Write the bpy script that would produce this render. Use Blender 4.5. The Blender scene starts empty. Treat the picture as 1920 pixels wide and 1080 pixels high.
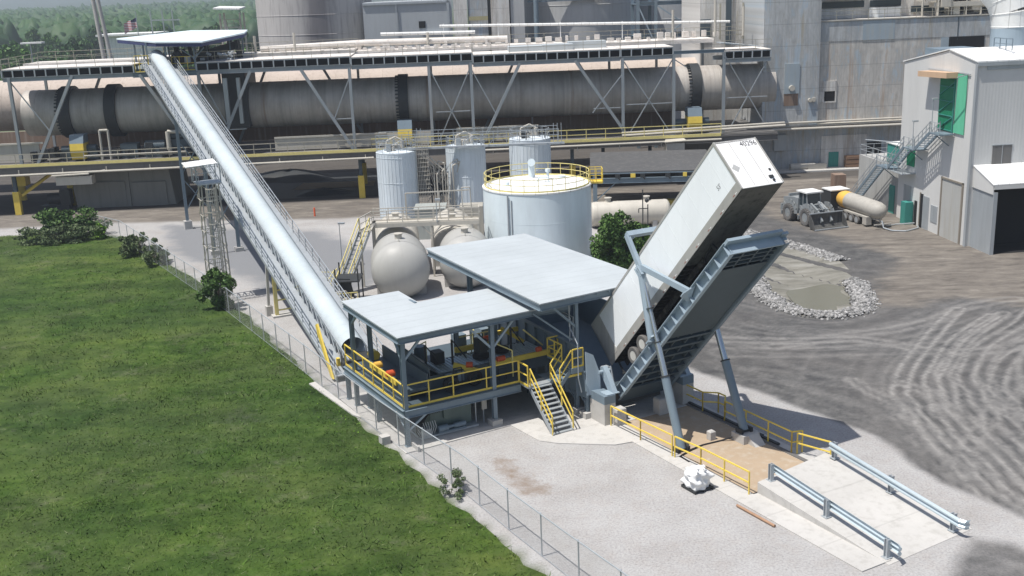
import bpy, bmesh, math, random
import numpy as np
from mathutils import Vector, Matrix
R = math.radians
rnd = random.Random(7)
nr = np.random.default_rng(5)
S = bpy.context.scene
C = S.collection

# ---------------------------------------------------------------- camera
cam_d = bpy.data.cameras.new("camera"); cam = bpy.data.objects.new("camera", cam_d); C.objects.link(cam)
F_, VPx, VPy = 2050.0, 1250.0, 8000.0
dx, dy = VPx-960, VPy-540; dv = math.hypot(dx, dy)
pitch = math.atan(F_/dv); roll = math.atan2(dx, dy)
fw = Vector((0, math.cos(pitch), -math.sin(pitch))); up0 = Vector((0, math.sin(pitch), math.cos(pitch))); r0 = Vector((1, 0, 0))
# image down leans right: world down projects to the right
rt = r0*math.cos(roll) - up0*math.sin(roll); upv = up0*math.cos(roll) + r0*math.sin(roll)
m = Matrix((rt, upv, -fw)).transposed().to_4x4(); m.translation = Vector((0, 0, 24))
cam.matrix_world = m
cam_d.sensor_width = 36; cam_d.lens = 36*F_/1920; cam_d.clip_end = 9000; cam_d.clip_start = 0.5
S.camera = cam
# ---------------------------------------------------------------- world, sun
sun_dir = Vector((-.36, -.177, 1)).normalized()
el = math.asin(sun_dir.z); az = math.atan2(sun_dir.x, sun_dir.y)
W = bpy.data.worlds.new("World"); S.world = W; W.use_nodes = True
nt = W.node_tree; sky = nt.nodes.new('ShaderNodeTexSky'); sky.sky_type = 'NISHITA'; sky.sun_disc = False
sky.sun_elevation = el; sky.sun_rotation = az; sky.dust_density = 2.0; sky.air_density = 1.0; sky.altitude = 100
nt.links.new(sky.outputs[0], nt.nodes['Background'].inputs[0]); nt.nodes['Background'].inputs[1].default_value = 0.085
sd = bpy.data.lights.new("sun", 'SUN'); sd.energy = 3.9; sd.angle = R(0.5); sd.color = (1, .965, .91)
so = bpy.data.objects.new("sun", sd); C.objects.link(so); so.rotation_euler = (-sun_dir).to_track_quat('-Z', 'Y').to_euler()
S.view_settings.view_transform = 'Standard'; S.view_settings.look = 'None'; S.view_settings.exposure = 0.47; S.view_settings.gamma = 1
S.cycles.max_bounces = 6; S.cycles.diffuse_bounces = 3; S.cycles.transparent_max_bounces = 16

# ---------------------------------------------------------------- materials
def mk(name):
    ma = bpy.data.materials.new(name); ma.use_nodes = True
    n = ma.node_tree.nodes; l = ma.node_tree.links; return ma, n, l, n['Principled BSDF']
def ramp(n, l, src, stops):
    r = n.new('ShaderNodeValToRGB'); e = r.color_ramp.elements
    while len(e) > 1: e.remove(e[0])
    e[0].position = stops[0][0]; e[0].color = (*stops[0][1], 1)
    for p, c in stops[1:]:
        x = e.new(p); x.color = (*c, 1)
    l.new(src, r.inputs[0]); return r.outputs[0]
def noise(n, l, scale, stretch=(1, 1, 1), detail=5, rough=.6, coord='Object', off=0, rot=0):
    tc = n.new('ShaderNodeTexCoord'); mp = n.new('ShaderNodeMapping'); mp.inputs['Scale'].default_value = stretch
    mp.inputs['Location'].default_value = (off, off, off); mp.inputs['Rotation'].default_value = (0, 0, rot)
    l.new(tc.outputs[coord], mp.inputs[0]); t = n.new('ShaderNodeTexNoise'); t.inputs['Scale'].default_value = scale
    t.inputs['Detail'].default_value = detail; t.inputs['Roughness'].default_value = rough; l.new(mp.outputs[0], t.inputs[0]); return t.outputs[0]
def mix(n, l, f, a, b, mode='MIX'):
    x = n.new('ShaderNodeMix'); x.data_type = 'RGBA'; x.blend_type = mode
    for s, v in ((0, f), (6, a), (7, b)):
        if hasattr(v, 'default_value') or hasattr(v, 'links'): l.new(v, x.inputs[s])
        elif s == 0: x.inputs[0].default_value = v
        else: x.inputs[s].default_value = (*v, 1)
    return x.outputs[2]
def mth(n, l, op, a, b=None, c=None):
    x = n.new('ShaderNodeMath'); x.operation = op
    for i, v in enumerate((a, b, c)):
        if v is None: continue
        if isinstance(v, (int, float)): x.inputs[i].default_value = v
        else: l.new(v, x.inputs[i])
    return x.outputs[0]
def sc(c, f): return tuple(min(1, x*f) for x in c)
def paint(name, col, rough=.55, metal=0, dirt=None, amt=.35, streak=True, scale=.7, bump=0, corr=None, seam=None, spec=.4, seam_amt=.5):
    """weathered painted or galvanised surface: broad tone variation, run-down streaks, optional ribs and panel seams"""
    ma, n, l, b = mk(name)
    dirt = dirt or sc(col, .55)
    f1 = noise(n, l, scale, (1, 1, .25) if streak else (1, 1, 1), 6, .65)
    c1 = ramp(n, l, f1, [(.3, sc(col, .9)), (.55, col), (.75, sc(col, 1.07))])
    f2 = noise(n, l, 2.6, (1, 1, .09) if streak else (1, 1, 1), 4, .6, off=7)
    k = ramp(n, l, f2, [(.5, (0, 0, 0)), (.78, (1, 1, 1))])
    f = mth(n, l, 'MULTIPLY', k, amt)
    c = mix(n, l, f, c1, dirt)
    hts = []
    tc = n.new('ShaderNodeTexCoord')
    if corr:
        ax, pitch_ = corr
        sx = n.new('ShaderNodeSeparateXYZ'); l.new(tc.outputs['Object'], sx.inputs[0])
        v = sx.outputs['XYZ'.index(ax)]
        w = mth(n, l, 'SINE', mth(n, l, 'MULTIPLY', v, 2*math.pi/pitch_)); hts.append((w, pitch_*.012))
    if seam:
        for ax, pt in seam:
            sx = n.new('ShaderNodeSeparateXYZ'); l.new(tc.outputs['Object'], sx.inputs[0])
            v = sx.outputs['XYZ'.index(ax)]
            fr = mth(n, l, 'FRACT', mth(n, l, 'DIVIDE', mth(n, l, 'ADD', v, 400.3), pt))
            ln = mth(n, l, 'LESS_THAN', fr, .05/pt*1.6)
            c = mix(n, l, mth(n, l, 'MULTIPLY', ln, seam_amt), c, sc(col, .45))
    l.new(c, b.inputs['Base Color']); b.inputs['Roughness'].default_value = rough; b.inputs['Metallic'].default_value = metal
    b.inputs['Specular IOR Level'].default_value = spec
    if bump or hts:
        bp = n.new('ShaderNodeBump'); bp.inputs['Strength'].default_value = .6; bp.inputs['Distance'].default_value = 1
        if hts:
            h = mth(n, l, 'MULTIPLY', hts[0][0], hts[0][1])
        else:
            h = mth(n, l, 'MULTIPLY', noise(n, l, 9, detail=3), bump)
        l.new(h, bp.inputs['Height']); l.new(bp.outputs[0], b.inputs['Normal'])
    return ma
M = {}
M['steel'] = paint('blue_grey_paint', (.17, .22, .26), .45, amt=.25)
M['steel_l'] = paint('light_blue_grey_paint', (.30, .37, .425), .42, amt=.2)
M['steel_d'] = paint('dark_blue_grey_paint', (.07, .095, .112), .5, amt=.3)
M['galv'] = paint('galvanised', (.42, .45, .47), .45, .3, amt=.25)
M['white'] = paint('white_paint', (.70, .785, .82), .4, dirt=(.55, .58, .6), amt=.18)
M['tube'] = paint('white_conveyor_cover', (.48, .535, .555), .9, spec=.15, dirt=(.52, .57, .6), amt=.35, streak=False, scale=.35)
M['roofw'] = paint('pale_roof_sheet', (.43, .465, .48), .7, dirt=(.36, .385, .395), amt=.3, streak=False, scale=.25, seam=[('Y', 1.0)], seam_amt=.2)
M['roofwhite'] = paint('white_roof_sheet', (.76, .76, .74), .55, dirt=(.5, .46, .42), amt=.3, streak=False, scale=.5, seam=[('X', 1.0)])
M['yellow'] = paint('yellow_safety_paint', (.74, .55, .09), .5, dirt=(.5, .38, .12), amt=.3, streak=False)
M['yellow_p'] = paint('pale_yellow_rail_paint', (.72, .62, .24), .55, dirt=(.4, .36, .24), amt=.4, streak=False)
M['rail_g'] = paint('weathered_rail', (.36, .34, .28), .6, dirt=(.42, .36, .18), amt=.6, streak=False)
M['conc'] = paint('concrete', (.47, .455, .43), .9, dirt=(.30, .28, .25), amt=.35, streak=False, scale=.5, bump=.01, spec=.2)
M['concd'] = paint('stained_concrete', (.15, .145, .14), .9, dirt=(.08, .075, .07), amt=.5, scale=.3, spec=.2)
M['slab'] = paint('concrete_slab', (.49, .475, .45), .9, dirt=(.30, .285, .26), amt=.5, streak=False, scale=.22, spec=.2, seam=[('Y', 3.4)], seam_amt=.22)
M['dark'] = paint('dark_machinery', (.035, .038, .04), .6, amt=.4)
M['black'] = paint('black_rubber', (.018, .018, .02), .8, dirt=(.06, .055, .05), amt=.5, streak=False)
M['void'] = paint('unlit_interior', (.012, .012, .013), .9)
M['dustrub'] = paint('dusty_tyre', (.12, .115, .11), .9, dirt=(.22, .2, .18), amt=.6, streak=False)
M['kiln'] = paint('kiln_shell', (.27, .252, .23), .75, dirt=(.19, .165, .14), amt=.6, streak=False, scale=.25)
M['kilnp'] = paint('pale_kiln_shell', (.47, .40, .345), .75, dirt=(.25, .19, .15), amt=.5, streak=False, scale=.3)
M['deckd'] = paint('dusty_deck', (.68, .64, .595), .9, dirt=(.33, .25, .21), amt=.5, streak=False, scale=.5)
M['silo'] = paint('silo_sheet', (.64, .70, .74), .5, dirt=(.42, .44, .44), amt=.5, bump=0)
M['bigsilo'] = paint('stained_silo_concrete', (.47, .45, .435), .85, dirt=(.24, .22, .22), amt=.75, scale=.12)
M['silo_light'] = paint('pale_silo_concrete', (.46, .465, .465), .85, dirt=(.30, .30, .30), amt=.5, scale=.15)
M['beige'] = paint('beige_paint', (.50, .47, .41), .55, dirt=(.33, .3, .26), amt=.3)
M['tank'] = paint('beige_grey_tank', (.40, .395, .37), .5, dirt=(.30, .29, .27), amt=.35, scale=.4)
M['green_l'] = paint('light_green_panel', (.13, .52, .32), .5, amt=.15)
M['green'] = paint('green_panel', (.01, .20, .10), .5, amt=.2)
M['teal'] = paint('teal_panel', (.05, .26, .22), .55, amt=.3)
M['rust'] = paint('rusty_wall', (.22, .15, .11), .85, dirt=(.36, .31, .26), amt=.8)
M['red'] = paint('red_orange_paint', (.55, .09, .03), .5, amt=.2)
M['orange'] = paint('orange_paint', (.72, .42, .08), .5, amt=.2)
M['canopy'] = paint('tan_canopy', (.58, .40, .26), .6, amt=.2)
M['wood'] = paint('weathered_wood', (.36, .22, .14), .8, amt=.4, streak=False)
M['glass'] = paint('dark_glass', (.03, .045, .055), .12, spec=.7)
M['wbldg'] = paint('pale_grey_cladding', (.62, .615, .595), .6, dirt=(.42, .42, .42), amt=.15, corr=('Y', .3), scale=.25)
M['wbldgx'] = paint('pale_grey_cladding_front', (.60, .60, .585), .6, dirt=(.42, .42, .42), amt=.15, corr=('X', .3), scale=.25)
M['chrome'] = paint('polished_rod', (.5, .53, .56), .22, .8, amt=.1)
M['sand_m'] = paint('washed_sand', (.40, .31, .22), .95, dirt=(.46, .41, .34), amt=.7, streak=False, scale=.35, bump=.01, spec=.1)
M['bag'] = paint('white_woven_bag', (.74, .74, .73), .8, dirt=(.5, .5, .5), amt=.2, streak=False, scale=3)
M['bark'] = paint('bark', (.09, .07, .05), .9)
M['trailer'] = paint('white_trailer_side', (.86, .89, .905), .35, dirt=(.68, .7, .71), amt=.12, scale=.3)
M['trailer_f'] = paint('white_trailer_front', (.82, .81, .80), .4, dirt=(.55, .53, .5), amt=.2, scale=.5)
M['under'] = paint('trailer_underside', (.03, .027, .025), .8, dirt=(.20, .18, .16), amt=.5, streak=False, scale=.8)
M['mud'] = paint('mud_splashed_floor', (.11, .105, .095), .8, dirt=(.02, .018, .016), amt=.95, streak=False, scale=.7)
def kilnmat(name, col, lite, brown):
    ma, n, l, b = mk(name)
    f = noise(n, l, .55, (1, .03, .03), 5, .75); c = ramp(n, l, f, [(.3, sc(col, .72)), (.45, col), (.55, sc(col, 1.15)), (.6, col), (.7, brown)])
    f = noise(n, l, 1.9, (1, .04, .04), 3, .6, off=5); c = mix(n, l, mth(n, l, 'MULTIPLY', ramp(n, l, f, [(.6, (0, 0, 0)), (.68, (1, 1, 1))]), .45), c, lite)
    f = noise(n, l, .5, (1, 1, .5), 6, .7, off=2); c = mix(n, l, mth(n, l, 'MULTIPLY', ramp(n, l, f, [(.45, (0, 0, 0)), (.75, (1, 1, 1))]), .5), c, sc(brown, .7))
    l.new(c, b.inputs['Base Color']); b.inputs['Roughness'].default_value = .6; b.inputs['Metallic'].default_value = .15; return ma
M['kiln'] = kilnmat('kiln_shell', (.43, .40, .365), (.58, .54, .50), (.31, .245, .195))
M['steel_m'] = paint('mid_grey_paint', (.27, .30, .32), .5, dirt=(.36, .33, .29), amt=.5)
M['rail_b'] = paint('bright_galvanised', (.50, .58, .62), .35, .35, amt=.15)


def corrug(name, base, blue, rustc):
    """old vertical-rib cladding with sheet-to-sheet colour changes, rust runs and horizontal laps"""
    ma, n, l, b = mk(name)
    tc = n.new('ShaderNodeTexCoord'); sx = n.new('ShaderNodeSeparateXYZ'); l.new(tc.outputs['Object'], sx.inputs[0])
    f = noise(n, l, .42, (1, 0, .28), 4, .8); c = ramp(n, l, f, [(.38, blue), (.45, sc(base, .88)), (.5, base), (.56, sc(base, 1.12)), (.62, sc(blue, 1.12))])
    f = noise(n, l, 3.6, (1, 0, .04), 5, .75, off=3); k = ramp(n, l, f, [(.46, (0, 0, 0)), (.68, (1, 1, 1))])
    c = mix(n, l, mth(n, l, 'MULTIPLY', k, .5), c, sc(base, .6))
    f = noise(n, l, 1.1, (1, 0, .05), 5, .7, off=13); k = ramp(n, l, f, [(.55, (0, 0, 0)), (.66, (1, 1, 1))])
    c = mix(n, l, mth(n, l, 'MULTIPLY', k, .75), c, rustc)
    f = noise(n, l, 1.5, (1, 0, 1), 6, .7, off=23); k = ramp(n, l, f, [(.55, (0, 0, 0)), (.72, (1, 1, 1))])
    c = mix(n, l, mth(n, l, 'MULTIPLY', k, .3), c, sc(rustc, .8))
    z = sx.outputs[2]; fr = mth(n, l, 'FRACT', mth(n, l, 'DIVIDE', mth(n, l, 'ADD', z, 100.9), 2.65))
    c = mix(n, l, mth(n, l, 'MULTIPLY', mth(n, l, 'LESS_THAN', fr, .025), .45), c, sc(base, .35))
    l.new(c, b.inputs['Base Color']); b.inputs['Roughness'].default_value = .75
    w = mth(n, l, 'MULTIPLY', mth(n, l, 'SINE', mth(n, l, 'MULTIPLY', sx.outputs[0], 2*math.pi/.3)), .006)
    bp = n.new('ShaderNodeBump'); bp.inputs['Strength'].default_value = .5; bp.inputs['Distance'].default_value = 1; l.new(w, bp.inputs['Height']); l.new(bp.outputs[0], b.inputs['Normal'])
    return ma
M['clad'] = corrug('weathered_cladding', (.53, .505, .465), (.42, .475, .51), (.40, .28, .19))
M['clad_b'] = corrug('blue_grey_cladding', (.42, .43, .43), (.36, .42, .47), (.34, .28, .18))
M['clad_w'] = corrug('pale_cladding', (.60, .58, .545), (.58, .58, .56), (.4, .33, .26))

ma = M['bigsilo']; n = ma.node_tree.nodes; l = ma.node_tree.links; b = n['Principled BSDF']; src = b.inputs['Base Color'].links[0].from_socket
tc = n.new('ShaderNodeTexCoord'); sx = n.new('ShaderNodeSeparateXYZ'); l.new(tc.outputs['Object'], sx.inputs[0])
wv = mth(n, l, 'ADD', mth(n, l, 'SUBTRACT', sx.outputs[0], 1.4), mth(n, l, 'MULTIPLY', mth(n, l, 'SUBTRACT', noise(n, l, .5, (1, 1, .12), 5), .5), 4.5))
bnd = mth(n, l, 'SUBTRACT', 1.15, mth(n, l, 'DIVIDE', mth(n, l, 'ABSOLUTE', wv), 2.7)); x_ = n.new('ShaderNodeMapRange'); l.new(bnd, x_.inputs[0])
l.new(mix(n, l, mth(n, l, 'MULTIPLY', x_.outputs[0], .75), src, (.13, .12, .13)), b.inputs['Base Color'])
def leaf(name, a, b_, c_):
    ma, n, l, b = mk(name)
    g = n.new('ShaderNodeNewGeometry')
    f = noise(n, l, .9, detail=2)
    k = mix(n, l, .5, g.outputs['Random Per Island'], f)
    col = ramp(n, l, k, [(.2, a), (.5, b_), (.8, c_)])
    l.new(col, b.inputs['Base Color']); b.inputs['Roughness'].default_value = .6; b.inputs['Specular IOR Level'].default_value = .25
    b.inputs['Subsurface Weight'].default_value = 0
    return ma
M['leaf'] = leaf('shrub_leaves', (.024, .055, .013), (.058, .12, .025), (.12, .20, .05))
M['leaf_b'] = leaf('bright_leaves', (.06, .13, .015), (.12, .24, .02), (.2, .34, .03))
M['leaf_g'] = leaf('grey_green_leaves', (.06, .095, .04), (.10, .14, .06), (.17, .20, .10))
M['leaf_f'] = leaf('forest_leaves', (.035, .08, .028), (.05, .11, .034), (.075, .145, .045))
M['leaf_f2'] = leaf('forest_leaves_light', (.06, .13, .03), (.085, .18, .04), (.12, .23, .055))

def grassmat(name, k=1.0):
    ma, n, l, b = mk(name)
    f1 = noise(n, l, .11, detail=5, rough=.7, coord='Object')
    f2 = noise(n, l, 1.1, detail=6, rough=.75, coord='Object', off=4)
    c = ramp(n, l, f2, [(.28, sc((.030, .066, .008), k)), (.45, sc((.055, .112, .015), k)), (.6, sc((.085, .155, .028), k)), (.78, sc((.17, .21, .08), k))])
    k1 = ramp(n, l, f1, [(.40, (0, 0, 0)), (.58, (1, 1, 1))])
    c = mix(n, l, mth(n, l, 'MULTIPLY', k1, .6), c, mix(n, l, f2, sc((.07, .12, .02), k), sc((.16, .20, .07), k)))
    f3 = noise(n, l, .35, detail=6, rough=.8, coord='Object', off=9)
    k3 = ramp(n, l, f3, [(.56, (0, 0, 0)), (.70, (1, 1, 1))])
    c = mix(n, l, mth(n, l, 'MULTIPLY', k3, .6), c, sc((.20, .21, .13), k))
    f4 = noise(n, l, .22, (1, 1.6, 1), 5, .7, off=31); f5 = noise(n, l, .07, detail=3, off=17)
    c = mix(n, l, 1.0, c, ramp(n, l, f4, [(.36, (.62, .66, .62)), (.5, (1, 1, 1)), (.64, (1.32, 1.24, 1.15))]), 'MULTIPLY')
    c = mix(n, l, 1.0, c, ramp(n, l, f5, [(.36, (.8, .85, .9)), (.5, (1, 1, 1)), (.62, (1.18, 1.12, 1.05))]), 'MULTIPLY')
    if name == 'grass_blades':
        g = n.new('ShaderNodeNewGeometry')
        c = mix(n, l, .35, c, ramp(n, l, g.outputs['Random Per Island'], [(0, (.03, .07, .01)), (.6, (.07, .15, .02)), (.9, (.15, .2, .06)), (1, (.3, .3, .2))]))
    l.new(c, b.inputs['Base Color']); b.inputs['Roughness'].default_value = .8; b.inputs['Specular IOR Level'].default_value = .15
    return ma
M['grass_soil'] = grassmat('grass_soil', .56); M['grass_blades'] = grassmat('grass_blades', .72)

# ---------------------------------------------------------------- frames + builders
class Fr:
    def __init__(s, x, y, az): s.o = Vector((x, y, 0)); s.az = R(az); s.m = Matrix.Rotation(s.az, 4, 'Z')
    def w(s, p): return s.o + s.m @ Vector(p)
W0 = Fr(0, 0, 0); F1 = Fr(-6, 55.4, 29); F2 = Fr(0, 133, 2.5); F3 = Fr(-8.5, 64, 25.4); F4 = Fr(40.87, 95.57, 6)

class MB:
    def __init__(s, xf=None): s.v = []; s.f = []; s.xf = xf; s.sm = set()
    def add(s, vs, fs, smooth=False):
        k = len(s.v)
        if s.xf: vs = [s.xf(*p) for p in vs]
        s.v += [tuple(p) for p in vs]
        for q in fs:
            if smooth: s.sm.add(len(s.f))
            s.f.append(tuple(k+i for i in q))
        return s
    def box(s, x0, x1, y0, y1, z0, z1):
        return s.add([(x, y, z) for x in (x0, x1) for y in (y0, y1) for z in (z0, z1)], [(0, 1, 3, 2), (4, 6, 7, 5), (0, 4, 5, 1), (2, 3, 7, 6), (0, 2, 6, 4), (1, 5, 7, 3)])
    def bar(s, p, q, w, h=None, up=(0, 0, 1)):
        h = h or w; p = Vector(p); q = Vector(q); d = q-p
        if d.length < 1e-6: return s
        d.normalize(); u = Vector(up)
        if abs(d.dot(u)) > .99: u = Vector((1, 0, 0))
        a = d.cross(u).normalized()*w/2; b = a.cross(d).normalized()*h/2
        return s.add([p-a-b, p+a-b, p+a+b, p-a+b, q-a-b, q+a-b, q+a+b, q-a+b], [(0, 1, 2, 3), (7, 6, 5, 4), (0, 4, 5, 1), (1, 5, 6, 2), (2, 6, 7, 3), (3, 7, 4, 0)])
    def tube(s, p, q, r, n=8, r2=None, cap=True):
        r2 = r if r2 is None else r2; p = Vector(p); q = Vector(q); d = (q-p)
        if d.length < 1e-6: return s
        d.normalize(); u = Vector((0, 0, 1)) if abs(d.z) < .9 else Vector((1, 0, 0))
        a = d.cross(u).normalized(); b = a.cross(d)
        vs = []
        for c, rr in ((p, r), (q, r2)):
            for i in range(n):
                t = 2*math.pi*i/n; vs.append(c+(a*math.cos(t)+b*math.sin(t))*rr)
        s.add(vs, [(i, (i+1) % n, n+(i+1) % n, n+i) for i in range(n)], n > 6)
        if cap:
            s.add(vs[:n], [tuple(range(n))]); s.add(vs[n:], [tuple(range(n))])
        return s
    def path(s, pts, r, n=6):
        for a, b in zip(pts[:-1], pts[1:]): s.tube(a, b, r, n)
        return s
    def prism(s, pts, th):
        n = len(pts); t = Vector(th); a = [Vector(p) for p in pts]; b = [p+t for p in a]
        return s.add(a+b, [tuple(range(n)), tuple(range(2*n-1, n-1, -1))]+[(i, (i+1) % n, n+(i+1) % n, n+i) for i in range(n)])
    def lathe(s, prof, c, ax=(0, 0, 1), n=32, arc=(0, 2*math.pi), cap=True):
        ax = Vector(ax).normalized(); c = Vector(c); u = Vector((0, 0, 1)) if abs(ax.z) < .9 else Vector((0, -1, 0))
        a = ax.cross(u).normalized(); b = a.cross(ax); full = abs(arc[1]-arc[0]-2*math.pi) < 1e-6
        m_ = n if full else n+1; vs = []
        for r_, h in prof:
            for i in range(m_):
                t = arc[0]+(arc[1]-arc[0])*i/n; vs.append(c+ax*h+(a*math.cos(t)+b*math.sin(t))*r_)
        fs = []
        for j in range(len(prof)-1):
            for i in range(n):
                k = (i+1) % m_; fs.append((j*m_+i, j*m_+k, (j+1)*m_+k, (j+1)*m_+i))
        s.add(vs, fs, True)
        if cap and full:
            if prof[0][0] > 1e-4: s.add(vs[:m_], [tuple(range(m_))])
            if prof[-1][0] > 1e-4: s.add(vs[-m_:], [tuple(range(m_))])
        return s
    def ibeam(s, p, q, w=.3, h=.3, t=.03, up=(0, 0, 1)):
        p = Vector(p); q = Vector(q); d = (q-p).normalized(); u = Vector(up)
        if abs(d.dot(u)) > .99: u = Vector((0, 1, 0))
        a = d.cross(u).normalized(); b = a.cross(d).normalized()
        s.bar(p, q, t, h-2*t-.002, u)
        s.bar(p+b*(h-t)/2, q+b*(h-t)/2, w, t, u); s.bar(p-b*(h-t)/2, q-b*(h-t)/2, w, t, u); return s
    def rail(s, pts, h=1.1, sp=1.8, r=.03, toe=0, mid=True, closed=False):
        """post-and-rail handrail following pts"""
        for a, b in zip(pts[:-1], pts[1:]):
            a = Vector(a); b = Vector(b); L = (b-a).length; k = max(1, round(L/sp)); z = Vector((0, 0, h))
            for i in range(k+1):
                c = a.lerp(b, i/k); s.bar(c, c+z, r*1.6)
            s.bar(a+z, b+z, r*1.8)
            if mid: s.bar(a+z*.53, b+z*.53, r*1.5)
            if toe: s.bar(a+Vector((0, 0, toe/2)), b+Vector((0, 0, toe/2)), .03, toe)
        return s

def _item(fn):
    def g_(s, *a, **k):
        top = not getattr(s, 'busy', False)
        if top: s.busy = True; v0, f0 = len(s.v), len(s.f)
        r_ = fn(s, *a, **k)
        if top: s.busy = False; s.__dict__.setdefault('items', []).append((v0, len(s.v), f0, len(s.f)))
        return r_
    return g_
for _n in ('box', 'bar', 'tube', 'path', 'prism', 'lathe', 'ibeam', 'rail', 'add'): setattr(MB, _n, _item(getattr(MB, _n)))
SPLIT = {'motor': 'motor', 'knee_braces': 'knee_brace', 'footing': 'footing', 'manhole': 'manhole', 'guard': 'guard', 'stop_gates': 'stop_gate', 'leg': 'leg', 'louvre_door': 'louvre_door', 'window_strip': 'window',
         'awning': 'awning', 'bearing': 'bearing', 'roof_post': 'roof_post', 'post': 'post', 'pipe': 'pipe', 'vent_stack': 'vent_stack', 'yellow_box': 'yellow_box', 'floodlight': 'floodlight', 'duct': 'duct', 'air_duct': 'air_duct',
         'small_machinery': 'machine', 'junction_boxes': 'junction_box', 'cover_box': 'cover_box', 'end_beam': 'end_beam', 'saddle': 'saddle', 'open_doorway': 'open_doorway', 'support_bent': 'support_bent', 'conduit': 'conduit', 'hoses': 'hose',
         'vent_cowl': 'vent_cowl', 'downpipe': 'downpipe', 'roof_vent': 'roof_vent', 'window_shutter': 'window_shutter', 'blue_panel': 'blue_panel', 'switch_box': 'switch_box', 'air_connector': 'air_connector', 'strut': 'strut', 'rear_bumper': 'rear_bumper',
         'pumps': 'pump', 'cable_trays': 'cable_tray', 'top_equipment': 'top_equipment', 'bay_opening': 'bay_opening', 'brace': 'brace', 'column': 'column', 'beam': 'beam', 'deck_beams': 'deck_beam', 'roof_beams': 'roof_beam', 'upper_roof_beams': 'roof_beam',
         'service_pipe': 'service_pipe', 'lifting_frame': 'lifting_frame', 'trim': 'trim', 'gearbox': 'gearbox', 'ledge': 'ledge', 'roller_door': 'roller_door', 'walkway_rail': 'walkway_rail', 'pivot_bracket': 'pivot_bracket', 'seam_band': 'seam_band', 'weld_band': 'weld_band', 'joint_band': 'joint_band', 'rail': 'rail', 'yellow_rail': 'yellow_rail', 'handrail': 'handrail', 'landing_rail': 'handrail', 'rollers': 'roller', 'reflector_tape': 'reflector', 'lift_arms': 'lift_arm', 'axle': 'axle', 'bracket': 'bracket', 'inner_railing': 'inner_railing', 'control_box': 'control_box', 'stub_posts': 'stub_post', 'vent_piping': 'vent_pipe', 'rib': 'rib', 'door_frame': 'door_frame', 'roof_frame': 'roof_frame'}
def pieces(mb):
    it = getattr(mb, 'items', [])
    if len(it) < 2: return [mb]
    V = np.array([tuple(v) for v in mb.v]); bb = [(V[a:b].min(0)-.02, V[a:b].max(0)+.02) for a, b, _, _ in it]; par = list(range(len(it)))
    def fd(i):
        while par[i] != i: i = par[i]
        return i
    for i in range(len(it)):
        for j in range(i):
            if (bb[i][0] <= bb[j][1]).all() and (bb[j][0] <= bb[i][1]).all(): par[fd(i)] = fd(j)
    gs = {}
    for i in range(len(it)): gs.setdefault(fd(i), []).append(i)
    if len(gs) < 2 or len(gs) > 60: return [mb]
    out = []
    for ids in gs.values():
        m2 = MB()
        for i in ids:
            a, b, c_, d = it[i]; k = len(m2.v)
            for fi in range(c_, d):
                if fi in mb.sm: m2.sm.add(len(m2.f))
                m2.f.append(tuple(q_-a+k for q_ in mb.f[fi]))
            m2.v += mb.v[a:b]
        out.append(m2)
    return out
def build(name, mb, mat, fr=W0, base=(0, 0, 0), parent=None, bevel=0):
    me = bpy.data.meshes.new(name); bx = Vector(base)
    me.from_pydata([tuple(Vector(v)-bx) for v in mb.v], [], mb.f)
    if mb.sm:
        sm = np.zeros(len(mb.f), bool); sm[list(mb.sm)] = True; me.polygons.foreach_set('use_smooth', sm)
    bm = bmesh.new(); bm.from_mesh(me)
    if len(bm.faces) < 6000: bmesh.ops.remove_doubles(bm, verts=bm.verts, dist=1e-5)
    bmesh.ops.recalc_face_normals(bm, faces=bm.faces); bm.to_mesh(me); bm.free()
    if mb.sm:
        try: me.set_sharp_from_angle(angle=R(38))
        except Exception: pass
    me.materials.append(M[mat] if isinstance(mat, str) else mat)
    o = bpy.data.objects.new(name, me); C.objects.link(o)
    if parent: o.parent = parent
    else: o.location = fr.w(base); o.rotation_euler = (0, 0, fr.az)
    return o
def tag(o, label, cat, group=None, kind=None):
    if label: o['label'] = label
    if cat: o['category'] = cat
    if group: o['group'] = group
    if kind: o['kind'] = kind
    return o
class Thing:
    def __init__(s, name, label, cat, fr=W0, base=(0, 0, 0), group=None):
        s.fr = fr; s.base = base; s.o = bpy.data.objects.new(name, None); C.objects.link(s.o)
        s.o.empty_display_size = .3; s.o.location = fr.w(base); s.o.rotation_euler = (0, 0, fr.az); tag(s.o, label, cat, group)
    def part(s, name, mb, mat, parent=None, label=None):
        if name in SPLIT:
            for m2 in pieces(mb): o = build(SPLIT[name], m2, mat, s.fr, s.base, parent or s.o)
            return o
        o = build(name, mb, mat, s.fr, s.base, parent or s.o)
        if label: o['label'] = label
        return o
def solo(name, label, cat, mb, mat, fr=W0, base=(0, 0, 0), group=None, kind=None):
    return tag(build(name, mb, mat, fr, base), label, cat, group, kind)
def struct(name, mb, mat, fr=W0, base=(0, 0, 0)):
    o = build(name, mb, mat, fr, base); o['kind'] = 'structure'; return o
def copy_tree(o, parent=None):
    c = o.copy(); C.objects.link(c)
    if parent: c.parent = parent
    for ch in list(o.children): copy_tree(ch, c)
    return c
def text_mb(s, txt, size, org, xdir, ydir, th=.004):
    cu = bpy.data.curves.new('t', 'FONT'); cu.body = txt; cu.size = size; o = bpy.data.objects.new('t', cu); C.objects.link(o)
    dg = bpy.context.evaluated_depsgraph_get(); me = o.evaluated_get(dg).to_mesh()
    X = Vector(xdir); Y = Vector(ydir); O = Vector(org)
    s.add([O+X*v.co.x+Y*v.co.y for v in me.vertices], [tuple(p.vertices) for p in me.polygons])
    o.evaluated_get(dg).to_mesh_clear(); bpy.data.objects.remove(o); bpy.data.curves.remove(cu)

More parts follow.
